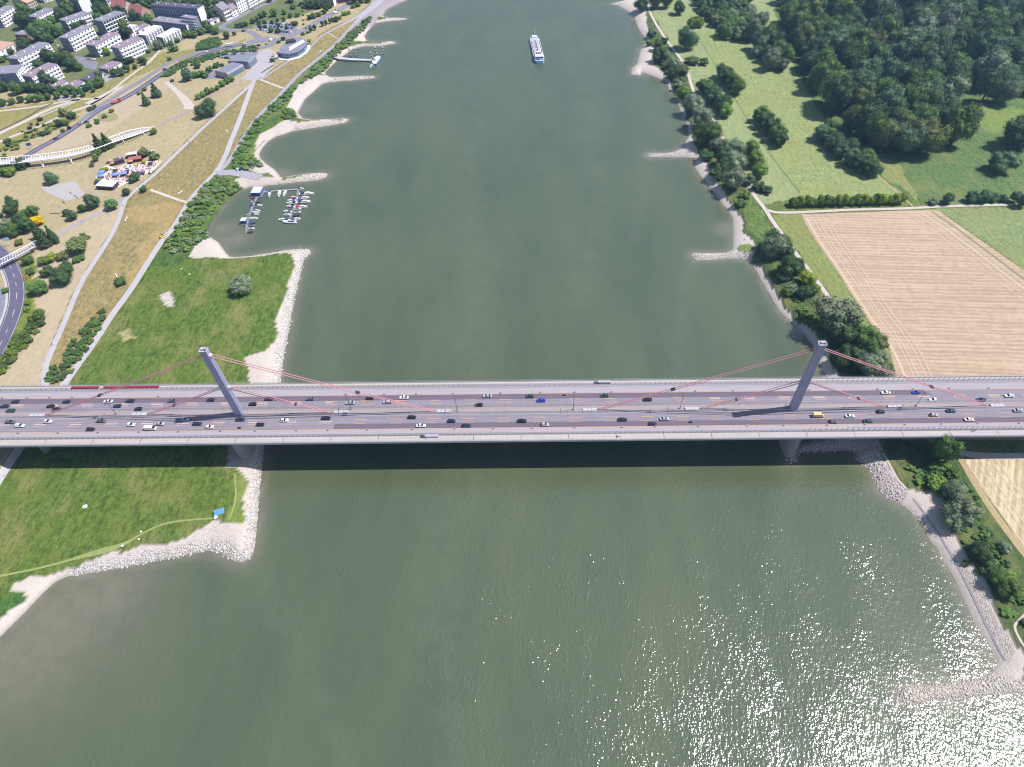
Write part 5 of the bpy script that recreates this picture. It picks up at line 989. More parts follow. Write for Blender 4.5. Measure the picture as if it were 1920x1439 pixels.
put(G0, [(200,1000,110,'round','mid'),(430,960,230,'round','dark'),(400,1010,100,'round','light'),(400,560,300,'round','dark'),(420,330,240,'round','mid'),(610,300,120,'round','dark'),(740,250,120,'round','mid'),(850,680,300,'round','mid'),(700,780,280,'round','dark'),(980,700,230,'round','mid'),(850,820,200,'round','dark'),(930,460,150,'round','mid'),(1130,400,220,'round','dark'),(1230,300,240,'round','mid'),(1370,560,150,'round','dark'),(1480,520,140,'round','dark'),(1600,440,150,'round','mid'),(1800,440,180,'round','mid'),(1800,340,230,'round','dark'),(80,1100,120,'bush','mid'),(30,1150,120,'bush','mid'),(850,1140,220,'round','dark'),(1010,1180,220,'round','mid'),(1180,1200,240,'round','mid'),(1270,1300,230,'round','dark'),(1430,1290,130,'round','mid'),(700,1260,160,'round','dark'),(30,180,150,'round','dark'),(350,120,120,'round','dark'),(1700,60,200,'round','mid'),(1850,130,200,'round','dark'),(90,60,120,'round','dark'),(1180,640,90,'round','dark')], 'trees among the oldest blocks', 'among the blocks at the upper left corner')
NAMEOV = None
put(I0, [(630,720,110,'round','mid',1.2),(760,650,70,'round','dark'),(160,650,130,'round','mid'),(320,600,150,'round','mid'),(430,640,120,'round','mid'),(250,500,110,'round','mid'),(40,700,110,'bush','mid'),(340,400,190,'round','dark'),(100,200,180,'round','dark'),(290,190,140,'tall','dark',1.3),(440,150,150,'round','dark'),(590,90,150,'round','mid'),(1390,60,100,'round','mid'),(90,1240,95,'round','dark'),(460,1150,40,'bush','mid'),(1780,70,110,'round','mid'),(1820,180,100,'bush','mid')], 'trees near the roundabout', 'around the roundabout and pale gable')
put(I0, [(810,510,70,'round','dark'),(900,510,90,'round','dark'),(970,490,80,'round','dark'),(1095,440,90,'round','dark'),(1180,400,90,'round','mid'),(1240,350,100,'round','dark'),(1300,320,100,'round','dark'),(1470,320,130,'round','mid'),(1440,440,60,'round','dark'),(1540,410,65,'round','dark'),(1655,400,70,'round','dark'),(1770,340,80,'round','mid'),(1900,320,90,'round','mid'),(1220,530,80,'round','dark'),(1320,520,60,'round','dark'),(1425,600,90,'round','mid'),(1550,610,90,'round','dark'),(1560,500,60,'round','dark'),(1700,540,60,'round','dark'),(1820,470,70,'round','mid'),(1660,280,90,'round','mid'),(1870,480,80,'round','dark'),(1210,450,80,'round','mid'),(1300,440,70,'round','mid')], 'trees of the shaded car park', 'in the tree shaded car park')
put(I0, [(1560,790,70,'bush','mid'),(1640,740,90,'bush','dark'),(1440,1130,70,'round','dark'),(900,1030,90,'bush','mid'),(930,880,90,'bush','mid'),(1100,890,90,'bush','mid'),(50,1400,130,'bush','mid'),(150,1340,80,'bush','mid'),(300,1300,120,'bush','mid'),(430,1240,120,'bush','mid'),(530,1210,80,'bush','mid'),(240,1420,100,'bush','mid')], 'bushes around the pavilions', 'beside the metal pavilions')
put(J0, [(375,540,65,'tall','mid',1.6),(440,510,55,'tall','dark',1.6),(565,450,60,'tall','dark',1.5),(627,425,55,'tall','dark',1.5),(690,400,55,'tall','mid',1.5),(745,370,80,'round','mid'),(800,370,80,'round','dark'),(855,330,60,'round','lime'),(920,270,90,'bush','light'),(990,250,80,'bush','light'),(1060,150,80,'bush','light'),(1130,130,100,'bush','light'),(350,340,80,'round','dark'),(420,320,90,'round','mid'),(500,290,80,'round','mid'),(590,250,80,'round','dark'),(620,200,110,'round','dark'),(680,150,120,'round','dark'),(400,160,130,'round','dark'),(500,160,130,'round','dark'),(320,150,120,'round','dark'),(80,150,100,'bush','mid'),(40,60,120,'round','dark'),(1080,80,150,'round','dark'),(1200,70,130,'round','mid'),(1300,60,110,'bush','olive'),(250,420,40,'bush','lime'),(250,350,40,'bush','lime'),(245,270,45,'bush','lime'),(240,200,50,'bush','lime'),(235,130,50,'bush','lime'),(350,700,70,'bush','lime'),(340,750,60,'bush','lime'),(240,590,70,'bush','mid'),(320,560,60,'bush','light')], 'trees along the northern road', 'along the northern main road')
put(J0, [(1240,400,90,'bush','mid'),(1310,370,90,'bush','blue'),(1270,430,80,'bush','mid'),(1340,330,70,'bush','mid')], 'bushes above the uppermost cove', 'above the uppermost sandy cove')
# ---- riprap stones lying on the groynes and banks
def riprap(seed=3):
    r = np.random.default_rng(seed); lines = []
    segs = [(LW, [(448,1054,495,836),(495,836,583,475),(125,1082,448,1054),(431,483,579,468)]), ]
    ico = bmesh.new(); bmesh.ops.create_icosphere(ico, subdivisions=1, radius=1.0); iv = np.array([v.co[:] for v in ico.verts]); fv = np.array([[v.index for v in f.verts] for f in ico.faces]); ico.free()
    polys = [([(440,487),(500,477),(560,466),(588,468),(588,480),(572,500),(548,600),(530,725),(505,725),(520,640),(535,560),(552,492),(520,482)], 1.0, 1.7), ([(430,1050),(392,1033),(313,1049),(208,1069),(135,1082),(135,1070),(250,1045),(380,1010),(440,1000),(462,960),(468,890),(480,840),(495,836),(484,940),(478,1018),(466,1051),(448,1054)], .8, 1.5),
      ([(1470,850),(1480,838),(1524,826),(1570,815),(1620,822),(1650,835),(1655,870),(1672,900),(1700,925),(1690,940),(1672,945),(1640,925),(1630,885),(1600,850),(1500,850),(1494,872),(1476,870)], .8, 1.6), ([(1683,1300),(1684,1288),(1780,1281),(1860,1268),(1935,1277),(1935,1299),(1800,1312),(1718,1322),(1700,1320)], .8, 1.0),
      ([(1295,476),(1375,474),(1405,480),(1405,488),(1307,489)], .8, 1.3), ([(1213,288),(1290,288),(1300,296),(1215,296)], .8, 1.5), ([(525,340),(590,326),(614,328),(612,334),(560,342),(500,348)], .8, 1.5), ([(560,231),(600,226),(655,224),(650,231),(600,237),(550,244)], .8, 1.7), ([(610,148),(700,144),(702,147),(640,152)], .8, 1.7), ([(688,88),(740,80),(742,83),(690,87)], .8, 1.9)]
    Vs = []; Fs = []; off = 0
    for poly, z, sp in polys:
        for x, y in scatter_poly(poly, z, sp, seed+int(sp*100), .6):
            h_, d_ = height(x, y); zz = float(h_[0])
            if zz < -.35 or d_[0] > 5.0 + (3 if y < -10 and x > 0 else 0) or (d_[0] > 4 and r.random() < .6): continue
            s = sp*r.uniform(.22, .5)*(1.25 if y < -80 and x > 0 else 1); q = iv*r.uniform(.7, 1.15, (len(iv), 1))*s*np.array([1, r.uniform(.6, 1), r.uniform(.45, .8)]); a = r.uniform(0, 6.28)
            Vs.append(np.column_stack([x+q[:, 0]*math.cos(a)-q[:, 1]*math.sin(a), y+q[:, 0]*math.sin(a)+q[:, 1]*math.cos(a), zz+.05*s+q[:, 2]])); Fs.append(fv+off); off += len(iv)
    n = NT('riprap_rock'); f = n.noise(.9, 3, .6); g = n.noise(.12, 3, .6)
    n.col(n.mix(n.mr(g, .4, .65, 0, .35), n.ramp(f, [(.3, P(184,174,172)), (.5, P(218,208,200)), (.7, P(236,228,222))]), P(186,178,150))); n.set(.9, 0, .2)
    o = npmesh('riprap_stones', np.concatenate(Vs), np.concatenate(Fs), n.m); tag(o, 'pale broken riprap stones armouring groynes and banks', 'riprap', kind='stuff')
riprap()
# ------------------------------------------------------------------ buildings
M_WALLW = mat('render_white', (.86,.83,.88), .8, .06, .3); M_WALLG = mat('gable_grey', P(150,154,164), .85, .08, .3); M_WALLB = mat('wall_bluegrey', P(150,156,178), .85, .08, .3); M_BEIGE = mat('wall_beige', P(206,196,180), .85, .08, .3)
M_ROOFG = mat('roof_grey', P(150,144,158), .9, .12, .25); M_ROOFW = mat('roof_white', P(226,218,222), .85, .06, .3); M_ROOFR = mat('roof_red_tile', P(176,112,104), .9, .15, .6); M_ROOFD = mat('roof_dark', P(98,92,112), .9, .12, .3); M_ROOFP = mat('roof_mauve', P(158,138,150), .9, .12, .3); M_ROOFT = mat('roof_tan', P(206,166,148), .9, .1, .3)
M_WIN = paint('window_glass', (.03,.035,.05), .15); M_METAL = mat('metal_cladding', P(168,168,184), .45, .08, .3, .4); M_TEALG = paint('terrace_glass', (.10,.17,.24), .15); M_WOODD = mat('dark_timber', P(86,70,78), .9, .15, .8)
_wm = MB(); _wm.box((0,0,0), (1,.12,1)); _wo = _wm.build('w', M_WIN); WINM = _wo.data; bpy.data.objects.remove(_wo)
_bm = MB(); _bm.box((0,-.55,0), (1,1.1,1)); _bo = _bm.build('b', M_WALLW); BALM = _bo.data; bpy.data.objects.remove(_bo)
def inst(name, me, parent, loc, scale, rz=0.0):
    o = bpy.data.objects.new(name, me); COL.objects.link(o); o.parent = parent; o.location = loc; o.scale = scale; o.rotation_euler = (0, 0, rz); return o
def block(A, B_, depth, h, floors, bays, style, label, roof=M_ROOFG, wall=M_WALLW, side=M_WALLG, z=ZC, pitched=0, name='apartment_block', cat='building', group=None):
    a, c = at(A[0], A[1], z), at(B_[0], B_[1], z); L = float(np.linalg.norm((c-a)[:2])); ang = math.atan2(c[1]-a[1], c[0]-a[0]); m = (a+c)/2
    t = empty(name, (m[0], m[1], z), ang, label, cat, group); hL = L/2
    b = MB(); P8 = [(-hL,0,0),(hL,0,0),(hL,depth,0),(-hL,depth,0)]; T8 = [(x,y,h) for x,y,_ in P8]
    b.poly([P8[0],P8[1],T8[1],T8[0]], 0); b.poly([P8[1],P8[2],T8[2],T8[1]], 1); b.poly([P8[2],P8[3],T8[3],T8[2]], 0); b.poly([P8[3],P8[0],T8[0],T8[3]], 1)
    if pitched:
        e = .0; rh = pitched
        b.poly([(hL,0,h),(hL,depth,h),(hL,depth/2,h+rh)], 1); b.poly([(-hL,depth,h),(-hL,0,h),(-hL,depth/2,h+rh)], 1)
    b.build('wall', [wall, side], t)
    r = MB()
    if pitched:
        o_ = .35
        for s in (0, 1):
            y0, y1 = (-o_, depth/2) if s == 0 else (depth+o_, depth/2)
            q = [(-hL-o_,y0,h-.2),(hL+o_,y0,h-.2),(hL+o_,y1,h+rh+.05),(-hL-o_,y1,h+rh+.05)]
            if s: q = q[::-1]
            r.hexa(q, [(x,y,zz+.25) for x,y,zz in q])
        rf = r.build('roof', roof, t)
        k = MB(); k.box((hL*.4, depth/2+1, h+rh), (1, .8, 2.2)); k.build('chimney', M_BEIGE, rf)
    else:
        r.box((0, depth/2, h+.16), (L+.5, depth+.5, .32)); r.box((0, depth/2, h+.36), (L-.6, depth-.6, .08)); rf = r.build('roof', roof, t)
        for i in range(max(1, int(L/11))):
            k = MB(); x = -hL+5+11*i; k.box((x, depth*.5, h+.7), (1.0, 1.0, .7)); k.box((x+1.6, depth*.62, h+.6), (.5, .5, .5)); k.build('roof_vent', M_WALLW, rf)
    fh = h/floors; bw = L/bays
    for f_ in range(floors):
        for i in range(bays):
            x = -hL+bw*(i+.5); zc = fh*(f_+.52)
            if style == 'balcony':
                inst('window', WINM, t, (x, -.02, zc+.25), (bw*.42, 1, fh*.38))
                inst('balcony', BALM, t, (x, 0, zc-fh*.30), (bw*.86, 1, fh*.36))
            elif style == 'grid':
                inst('window', WINM, t, (x, -.02, zc), (bw*.72, 1, fh*.66))
            elif style == 'fins':
                if f_ == 0: inst('fin_wall', BALM, t, (x, 0, h*.5-.05), (bw*.5, 1.7, h-.1)); inst('window', WINM, t, (x+bw*.5, -.02, h*.45), (bw*.42, 1, h*.75)) if i < bays-1 else None
                inst('window', WINM, t, (x, -1.87, zc), (bw*.16, 1, fh*.4))
            elif style == 'small':
                inst('window', WINM, t, (x, -.02, zc), (min(1.5, bw*.5), 1, fh*.42))
            elif style == 'garage':
                if f_ == 0 and i % 3 == 1: inst('door', WINM, t, (x, -.02, h*.4), (bw*.7, 1, h*.6))
    if style == 'grid':
        for i in range(bays+1): inst('pillar', BALM, t, (-hL+bw*i, 0, h*.5), (.35, .5, h))
        for f_ in range(1, floors): inst('floor_band', BALM, t, (0, 0, fh*f_), (L, .45, .3))
    if style in ('balcony', 'small') and depth > 8:
        for f_ in range(floors): inst('window', WINM, t, (-hL-.02, depth*.5, fh*(f_+.52)), (1.2, 1, fh*.4), math.pi/2)
    return t
FL = 'white balcony flats at the upper left'
block((140.7,98.5),(185,74.5),12,13,4,8,'balcony','long four storey flats with grey gable beside the lawn courtyard',group=FL)
block((205,67.7),(243.6,50),13,14,4,8,'grid','flats with white grid frame facade behind the courtyard block',group=FL)
block((189,108.4),(232,84.5),12,11,3,7,'balcony','three storey flats half hidden by a bright green tree',roof=M_ROOFP,group=FL)
block((235,118),(279,98),12,13,4,8,'balcony','mauve roofed four storey flats nearest the park road bend',roof=M_ROOFP,group=FL)
block((280,84.5),(309,66.5),9,9,3,6,'fins','first row of white stepped houses with fin walls',roof=M_ROOFW,group=FL)
block((312,89),(343,72),9,9,3,6,'fins','second row of white stepped houses, nearest the street curve',roof=M_ROOFW,group=FL)
block((246,73),(264,63),9,8,3,4,'small','small white flats between grid facade and stepped houses',roof=M_ROOFW,group=FL)
block((262,66),(284,54),8,4,1,4,'garage','low mauve roofed annex with long white wall',roof=M_ROOFP,name='annex_building',group=FL)
block((290,54.5),(354,62.5),13,8,3,14,'small','low blue grey office block behind the stepped houses',wall=M_WALLB,side=M_WALLW,name='office_block')
block((295,42),(381,49),12,17,5,16,'small','tall blue grey hospital like block with dark roof and white gable',roof=M_ROOFD,wall=M_WALLB,side=M_WALLW,name='office_block')
block((348,57),(372,61),7,13,5,3,'balcony','stair tower with stacked balconies in front of the tall block',wall=M_WALLB,side=M_WALLG,name='office_block')
ST = 'pitched roof houses along the street'
block((424,41),(437,34.5),15,11,3,4,'balcony','beige gabled house at the lower end of the street',roof=M_ROOFG,wall=M_BEIGE,side=M_BEIGE,pitched=5,name='gabled_house',group=ST)
block((437.5,35.5),(449,29.5),10,8,3,4,'small','low white house with dormer windows on the street',roof=M_ROOFP,wall=M_WALLW,side=M_BEIGE,pitched=4,name='gabled_house',group=ST)
block((449.5,26.5),(466,17.5),15,13,4,4,'small','tall white gabled house with grey side wall',roof=M_ROOFG,wall=M_WALLW,side=M_BEIGE,pitched=6,name='gabled_house',group=ST)
block((467,16.5),(484,7.5),14,12,4,4,'balcony','white house with red balconies farther up the street',roof=M_ROOFR,wall=M_WALLW,side=M_BEIGE,pitched=5,name='gabled_house',group=ST)
block((485,7),(500,-1),14,12,4,4,'balcony','white house at the top edge of the street row',roof=M_ROOFG,wall=M_WALLW,side=M_BEIGE,pitched=5,name='gabled_house',group=ST)
block((47,136),(105,105),13,12,4,9,'balcony','longest white balcony flats above the tree row',group=FL)
block((44,162),(57,146),26,12,4,4,'small','square flats with wide grey roof and blue side wall',side=M_WALLB,group=FL)
block((73,170),(121,145.5),12,12,4,8,'balcony','brown roofed balcony flats next to the garages',roof=M_ROOFP,group=FL)
GR = 'low garage rows'
block((105,172),(130,159.5),8,3,1,7,'garage','leftmost striped garage row with white front',roof=M_ROOFP,z=ZC,name='garage_row',group=GR)
block((140,171.5),(161,160),11,3,1,7,'garage','striped garage row behind the small round trees',roof=M_ROOFP,name='garage_row',group=GR)
block((171,158),(198,142),10,3,1,8,'garage','garage row with broad striped roof in the middle',roof=M_ROOFD,name='garage_row',group=GR)
block((205,137.5),(230,124),12,3,1,7,'garage','garage row nearest the mauve roofed flats',roof=M_ROOFP,name='garage_row',group=GR)
OB = 'older blocks in the upper left corner'
block((10,53),(40,34),12,12,4,6,'balcony','white block at the upper left frame corner',group=OB)
block((80,54),(113,37),12,11,4,7,'balcony','white block with crenellated balconies left of the wooded court',group=OB)
block((133,60),(178,44),13,10,3,8,'balcony','white block behind the courtyard car park',group=OB)
block((0,113),(37,95),24,7,2,5,'small','wide building with flat tan roof and white gables',roof=M_ROOFT,group=OB)
block((33,77),(56,78),12,6,2,4,'small','low orange brick house with grey roof',wall=M_ROOFR,side=M_ROOFT,roof=M_ROOFG,name='house',group=OB)
block((58,21),(74,14),22,8,3,4,'small','orange roofed house at the top left edge',roof=M_ROOFT,wall=M_BEIGE,side=M_BEIGE,pitched=4,name='house',group=OB)
block((112,18),(158,27),14,14,5,8,'small','dark blue fronted hall with a bright white gable',roof=M_ROOFG,wall=M_WALLB,side=M_WALLW,name='hall',group=OB)
block((85,6),(112,-2),14,9,3,5,'small','white terrace under the top frame edge',roof=M_ROOFR,wall=M_WALLW,side=M_WALLW,pitched=4,name='house',group=OB)
RH = 'red roofed houses in the wooded gardens'
block((213,26),(240,28),13,7,3,5,'small','red roofed house behind a purple tree',roof=M_ROOFR,wall=M_BEIGE,side=M_BEIGE,pitched=5,name='red_roofed_house',group=RH)
block((246,36),(270,40),13,8,3,5,'small','red roofed house with pink gable beside the dark tall tree',roof=M_ROOFR,wall=M_BEIGE,side=M_ROOFT,pitched=5,name='red_roofed_house',group=RH)
block((205,14),(220,9),10,6,2,3,'small','small pale house near the top edge',roof=M_ROOFP,wall=M_WALLW,side=M_BEIGE,pitched=4,name='red_roofed_house',group=RH)
block((572,12),(627,13),14,15,5,9,'small','grey pink block behind the trees on the northern road',wall=M_BEIGE,side=M_WALLW,name='office_block')
block((633,8),(655,4),14,8,2,4,'small','dark red fronted building by the northern road',wall=mat('wall_maroon', P(110,60,80), .9),side=M_WALLW,roof=M_ROOFW,name='office_block')
block((396,49.5),(414,41),6,4,1,3,'garage','long white garage beside the gabled houses',roof=M_ROOFP,name='garage_row')
# ---- metal clad pavilions and the restaurant
def shell(A, B_, depth, h, label):
    a, c = at(A[0], A[1], ZC), at(B_[0], B_[1], ZC); L = float(np.linalg.norm((c-a)[:2])); ang = math.atan2(c[1]-a[1], c[0]-a[0]); m = (a+c)/2
    t = empty('metal_pavilion', (m[0], m[1], ZC), ang, label, 'pavilion', 'metal clad pavilions'); prof = [(0,0),(0,h*.8),(.6,h*.95),(1.6,h)] + [(depth-1.6,h*.98),(depth-.4,h*.85),(depth,h*.6),(depth,0)]
    b = MB(); n_ = len(b.v)
    for x in (-L/2, L/2): b.v += [(x, y, z) for y, z in prof]
    k = len(prof)
    for j in range(k-1): b.f.append((j, j+1, k+j+1, k+j)[::-1]); b.m.append(0)
    b.f.append(tuple(range(k))); b.m.append(0); b.f.append(tuple(range(k, 2*k))[::-1]); b.m.append(0)
    b.build('metal_shell', M_METAL, t)
    g = MB(); g.box((0, -.04, h*.36), (L*.86, .1, h*.5)); g.build('glazed_front', M_TEALG, t)
    g = MB(); g.box((L/2+.04, depth*.5, h*.4), (.1, depth*.7, h*.55)); g.build('glazed_end', M_WIN, t)
    return t
shell((430,150),(460,133),16,6,'lower grey metal pavilion with rounded roof beside the plaza')
shell((470,130),(483,117),22,7,'upper grey metal pavilion with framed opening onto the plaza')
def restaurant():
    pts = [(523,101),(541,103),(558,99),(571,90),(577,82),(575,76),(562,71),(545,73),(534,82),(525,92)]
    W = world(pts, ZC+5); c = W.mean(0); t = empty('restaurant', (c[0], c[1], ZC), 0, 'curved glass fronted restaurant with grey roof on the dyke crest', 'restaurant')
    Q = [(p[0]-c[0], p[1]-c[1]) for p in W]
    b = MB(); b.prism([(x*.93, y*.93) for x, y in Q], 0, 5.0); b.build('glass_wall', M_TEALG, t)
    b = MB(); b.prism(Q, 5.0, 5.5); b.build('roof', M_METAL, t)
    b = MB(); b.prism([(x*1.12, y*1.12-.5) for x, y in Q], 0, .5); b.build('terrace', M_WALLW, t)
    a1, a2, a3, a4 = [at(x, y, ZC+5.9) for x, y in ((543,97),(572,80),(568,75),(541,90))]
    b = MB(); b.prism([(p[0]-c[0], p[1]-c[1]) for p in (a1, a2, a3, a4)], 5.9, 6.1); b.build('awning', M_ROOFW, t)
    a = at(545, 77, ZC+7); b = MB(); b.box((a[0]-c[0], a[1]-c[1], 6.6), (9, 6, 2.4), .5); b.build('roof_plant_room', M_WOODD, t)
    b = MB()
    for i in range(len(Q)): b.tube((Q[i][0]*1.12, Q[i][1]*1.12-.5, 1.5), (Q[(i+1) % len(Q)][0]*1.12, Q[(i+1) % len(Q)][1]*1.12-.5, 1.5), .12, None, 5)
    b.build('terrace_railing', M_WALLW, t)
restaurant()
# small terrace umbrellas next to the plaza
def parasol(px, py, w_, h_, m, label, group, square=True, name='parasol'):
    p = at(px, py, ZC); t = empty(name, (p[0], p[1], ZC), tr.uniform(0, .4), label, name, group)
    b = MB(); b.tube((0,0,0), (0,0,h_), .08, None, 6); b.build('pole', M_WALLW, t)
    n_ = 4 if square else 8; b = MB(); r_ = w_/2*(1.41 if square else 1); a0 = math.pi/n_
    for i in range(n_):
        a, c = a0+2*math.pi*i/n_, a0+2*math.pi*(i+1)/n_; b.poly([(r_*math.cos(a), r_*math.sin(a), h_-.6), (r_*math.cos(c), r_*math.sin(c), h_-.6), (0, 0, h_+.25)]); b.poly([(r_*math.cos(c), r_*math.sin(c), h_-.85), (r_*math.cos(a), r_*math.sin(a), h_-.85), (r_*math.cos(a), r_*math.sin(a), h_-.6)][::-1] if False else [(r_*math.cos(a), r_*math.sin(a), h_-.85), (r_*math.cos(c), r_*math.sin(c), h_-.85), (r_*math.cos(c), r_*math.sin(c), h_-.6), (r_*math.cos(a), r_*math.sin(a), h_-.6)])
    b.build('canopy', m, t); return t
M_BLUEC = mat('blue_canvas', P(130,160,215), .8, .06, 1); M_WHC = mat('white_canvas', P(236,232,236), .8, .04, 1); M_ORC = mat('orange_canvas', P(214,164,134), .8, .08, 1); M_DKC = mat('dark_canvas', P(66,62,96), .8, .1, 1); M_PUC = mat('purple_canvas', P(120,100,150), .8, .1, 1)
for i, (zx, zy, m, c) in enumerate(((1560,1000,M_DKC,'dark'),(1480,1020,M_ORC,'orange'),(1620,960,M_DKC,'dark'),(1530,1060,M_WHC,'white'),(1660,1000,M_WHC,'white'),(1590,1050,M_DKC,'dark'),(1500,1110,M_DKC,'dark'))):
    parasol(360+zx/9.595, zy/9.595, 3.4, 3, m, '%s parasol on the terrace left of the restaurant, %s from the plaza' % (c, ordn(i)), 'terrace parasols by the restaurant', False)
for i in range(8):
    x, y = 360+(1450-26*i)/9.595, (1195+17*i)/9.595; p = at(x, y, ZC); t = empty('bench', (p[0], p[1], ZC), .9, 'dark bench beside the plaza edge, %s from the top' % ordn(i), 'bench', 'benches along the plaza edge')
    b = MB(); b.box((0,0,.45), (2.6,.7,.12)); b.build('seat', M_WOODD, t); b = MB(); b.box((-1,0,.2), (.15,.6,.4)); b.box((1,0,.2), (.15,.6,.4)); b.build('support', M_STEEL, t)
# ---- beach bar
E_ = lambda x, y: (160+x/11.99, 270+y/11.99)
sheet('beach_bar_sand', [E_(*q) for q in ((480,490),(700,560),(900,470),(1250,470),(1400,400),(1720,390),(1650,480),(1500,640),(1320,700),(1200,800),(950,880),(760,980),(640,960),(280,1000),(300,850),(230,760),(330,600),(420,520))], mat('white_sand', P(238,220,214), .95, .1, .8), 'bright sand floor of the beach bar', ZC, .09)
sheet('gravel_play_area', [(75,352),(100,348),(125,343),(140,340),(145,345),(160,365),(148,372),(125,378),(100,368),(85,360)], mat('play_gravel', P(186,178,176), .95, .1, .6), 'grey gravel play area on the dry lawn', ZC, .07)
sheet('lawn_circle', [(200+2+20*math.cos(a), 219+8.5*math.sin(a)+1.5) for a in np.linspace(0, 2*math.pi, 24, endpoint=False)], mat('dry_grass_ring', P(160,152,110), .95, .12, .5), 'round mown circle in the dry lawn', ZC, .08)
for i, (zx, zy) in enumerate(((385,690),(375,770),(700,745),(895,715))): parasol(*E_(zx, zy), 4.6, 3, M_BLUEC, 'blue square canopy at the beach bar, %s from the left' % ordn((1, 0, 2, 3)[i]), 'blue square canopies at the beach bar')
for i, (zx, zy, m, c) in enumerate(((960,670,M_DKC,'black'),(1190,715,M_DKC,'black'),(1310,690,M_PUC,'dark purple'),(700,650,M_WOODD,'brown'),(1490,490,M_WOODD,'brown'),(560,430,M_ORC,'orange'),(1040,440,M_ORC,'orange'),(640,480,M_ORC,'orange'),(300,900,M_DKC,'black'))):
    parasol(*E_(zx, zy), 3.6, 2.8, m, '%s canopy between the beach bar tables, %s of the mixed ones' % (c, ordn(i)), 'mixed canopies at the beach bar')
def hut(A, B_, depth, h, m, wl, label, pitched=0): return block(E_(*A), E_(*B_), depth, h, 1, 3, 'none', label, roof=m, wall=wl, side=wl, pitched=pitched, name='bar_hut', cat='hut', group='huts at the beach bar')
hut((700,490),(900,430),5,3,M_ROOFD,M_WOODD,'grey roofed wooden hut at the back of the beach bar')
hut((950,350),(1200,310),4,3,M_ROOFW,M_WOODD,'white roofed hut at the back of the beach bar')
hut((1010,440),(1280,400),5,2.6,M_ROOFR,mat('wall_darkred', P(120,50,70), .9),'dark red roofed bar building at the beach bar',1)
hut((1390,290),(1575,255),1.5,2.5,M_DKC,M_WOODD,'narrow black container at the beach bar corner')
hut((275,1030),(640,1055),8,3,M_WHC,M_WOODD,'large white flat tent with dark front at the beach bar')
def chairs_stuff():
    W = scatter_poly([E_(*q) for q in ((480,560),(700,600),(900,500),(1250,490),(1400,430),(1680,410),(1600,500),(1400,640),(1200,760),(950,860),(650,940),(420,940),(420,760),(450,640))], ZC, 1.9, 3, .8); b = MB()
    for x, y in W:
        a = tr.uniform(0, 3.1); mi = tr.choice((0,0,0,1,1,2,3)); b.box((x, y, ZC+.35), (1.5,.6,.25), a, mi); b.box((x+.6*math.cos(a), y+.6*math.sin(a), ZC+.7), (.2,.6,.7), a, mi)
    o = b.build('deck_chairs', [M_WHC, mat('pink_fabric', P(226,160,150), .8), M_ORC, M_WOODD]); tag(o, 'crowd of pale deck chairs and small tables on the sand', 'deck chairs', kind='stuff')
chairs_stuff()
for i, (x0, y0, x1, y1) in enumerate(((59,386,66,390),(117,379,123,383),(131,361,134,365),(139,368,146,372),(132,396,141,397),(95,401,112,402))):
    a, c = at(x0, y0, ZC), at(x1, y1, ZC); b = MB(); b.tube(a+[0,0,.25], c+[0,0,.25], .25, .2, 7); o = b.build('log', M_WOODD); tag(o, 'dark fallen log on the lawn near the play gravel, %s from the left' % ordn((0,2,3,5,4,1)[i]), 'log', 'logs on the lawn')
for i, (x, y, lb) in enumerate(((426,248,'white wavy bench on the dyke by the ramp path'),(338,363,'white wavy bench above the pale steps'),(219,519,'white wavy bench above the lone bush'),(601,98,'white wavy bench under the restaurant slope'),(237,413,'white wavy bench on the lower dyke field'))):
    p = ground(x, y); t = empty('bench', p, tr.uniform(0, 3), lb, 'bench'); b = MB(); b.path([(-2,0,.3),(-1,0,.8),(0,0,.5),(1,0,.55),(2.2,0,.9)], .28, 6); b.build('seat', M_WALLW, t)
# ---- footbridges
def footbridge(up, lo, zs, label, tube, name, deckm, n_=60, post=None, abut=None):
    def rs(pts, zz):
        s = np.linspace(0, 1, len(pts)); q = np.linspace(0, 1, n_); return [at(np.interp(a, s, [p[0] for p in pts]), np.interp(a, s, [p[1] for p in pts]), np.interp(a, np.linspace(0, 1, len(zz)), zz)) for a in q]
    U, L_ = rs(up, zs), rs(lo, zs); t = empty(name, (0, 0, 0), 0, label, 'footbridge')
    b = MB(); b.path(U, tube, 7); b.build('tube_chord', M_WALLW, t); b = MB(); b.path(L_, tube, 7); b.build('tube_chord', M_WALLW, t)
    b = MB()
    for i in range(n_-1):
        a, c, d, e = U[i]-[0,0,1.0], U[i+1]-[0,0,1.0], L_[i+1]-[0,0,1.0], L_[i]-[0,0,1.0]; f = .27
        q = [a+(e-a)*f, c+(d-c)*f, d-(d-c)*f, e-(e-a)*f]; b.hexa([tuple(x-[0,0,.25]) for x in q][::-1], [tuple(x) for x in q][::-1])
    b.build('walkway_deck', deckm, t)
    b = MB()
    for i in range(0, n_, 1):
        b.tube(U[i], L_[i]-[0,0,1.0], .13, None, 5); b.tube(L_[i], L_[i]-[0,0,1.1], .08, None, 5); b.tube(U[i], U[i]-[0,0,1.1], .08, None, 5)
    b.build('cross_braces', M_WALLW, t)
    for k in (post or []):
        b = MB(); b.tube(L_[k]-[0,0,1], (L_[k][0], L_[k][1], ZC-.2), .3, None, 8); b.tube(U[k]-[0,0,1], (L_[k][0], L_[k][1], ZC-.2), .3, None, 8); b.build('support_leg', M_WALLW, t)
    return t
q = lambda pts: [(x/4.8, 200+y/4.8) for x, y in pts]
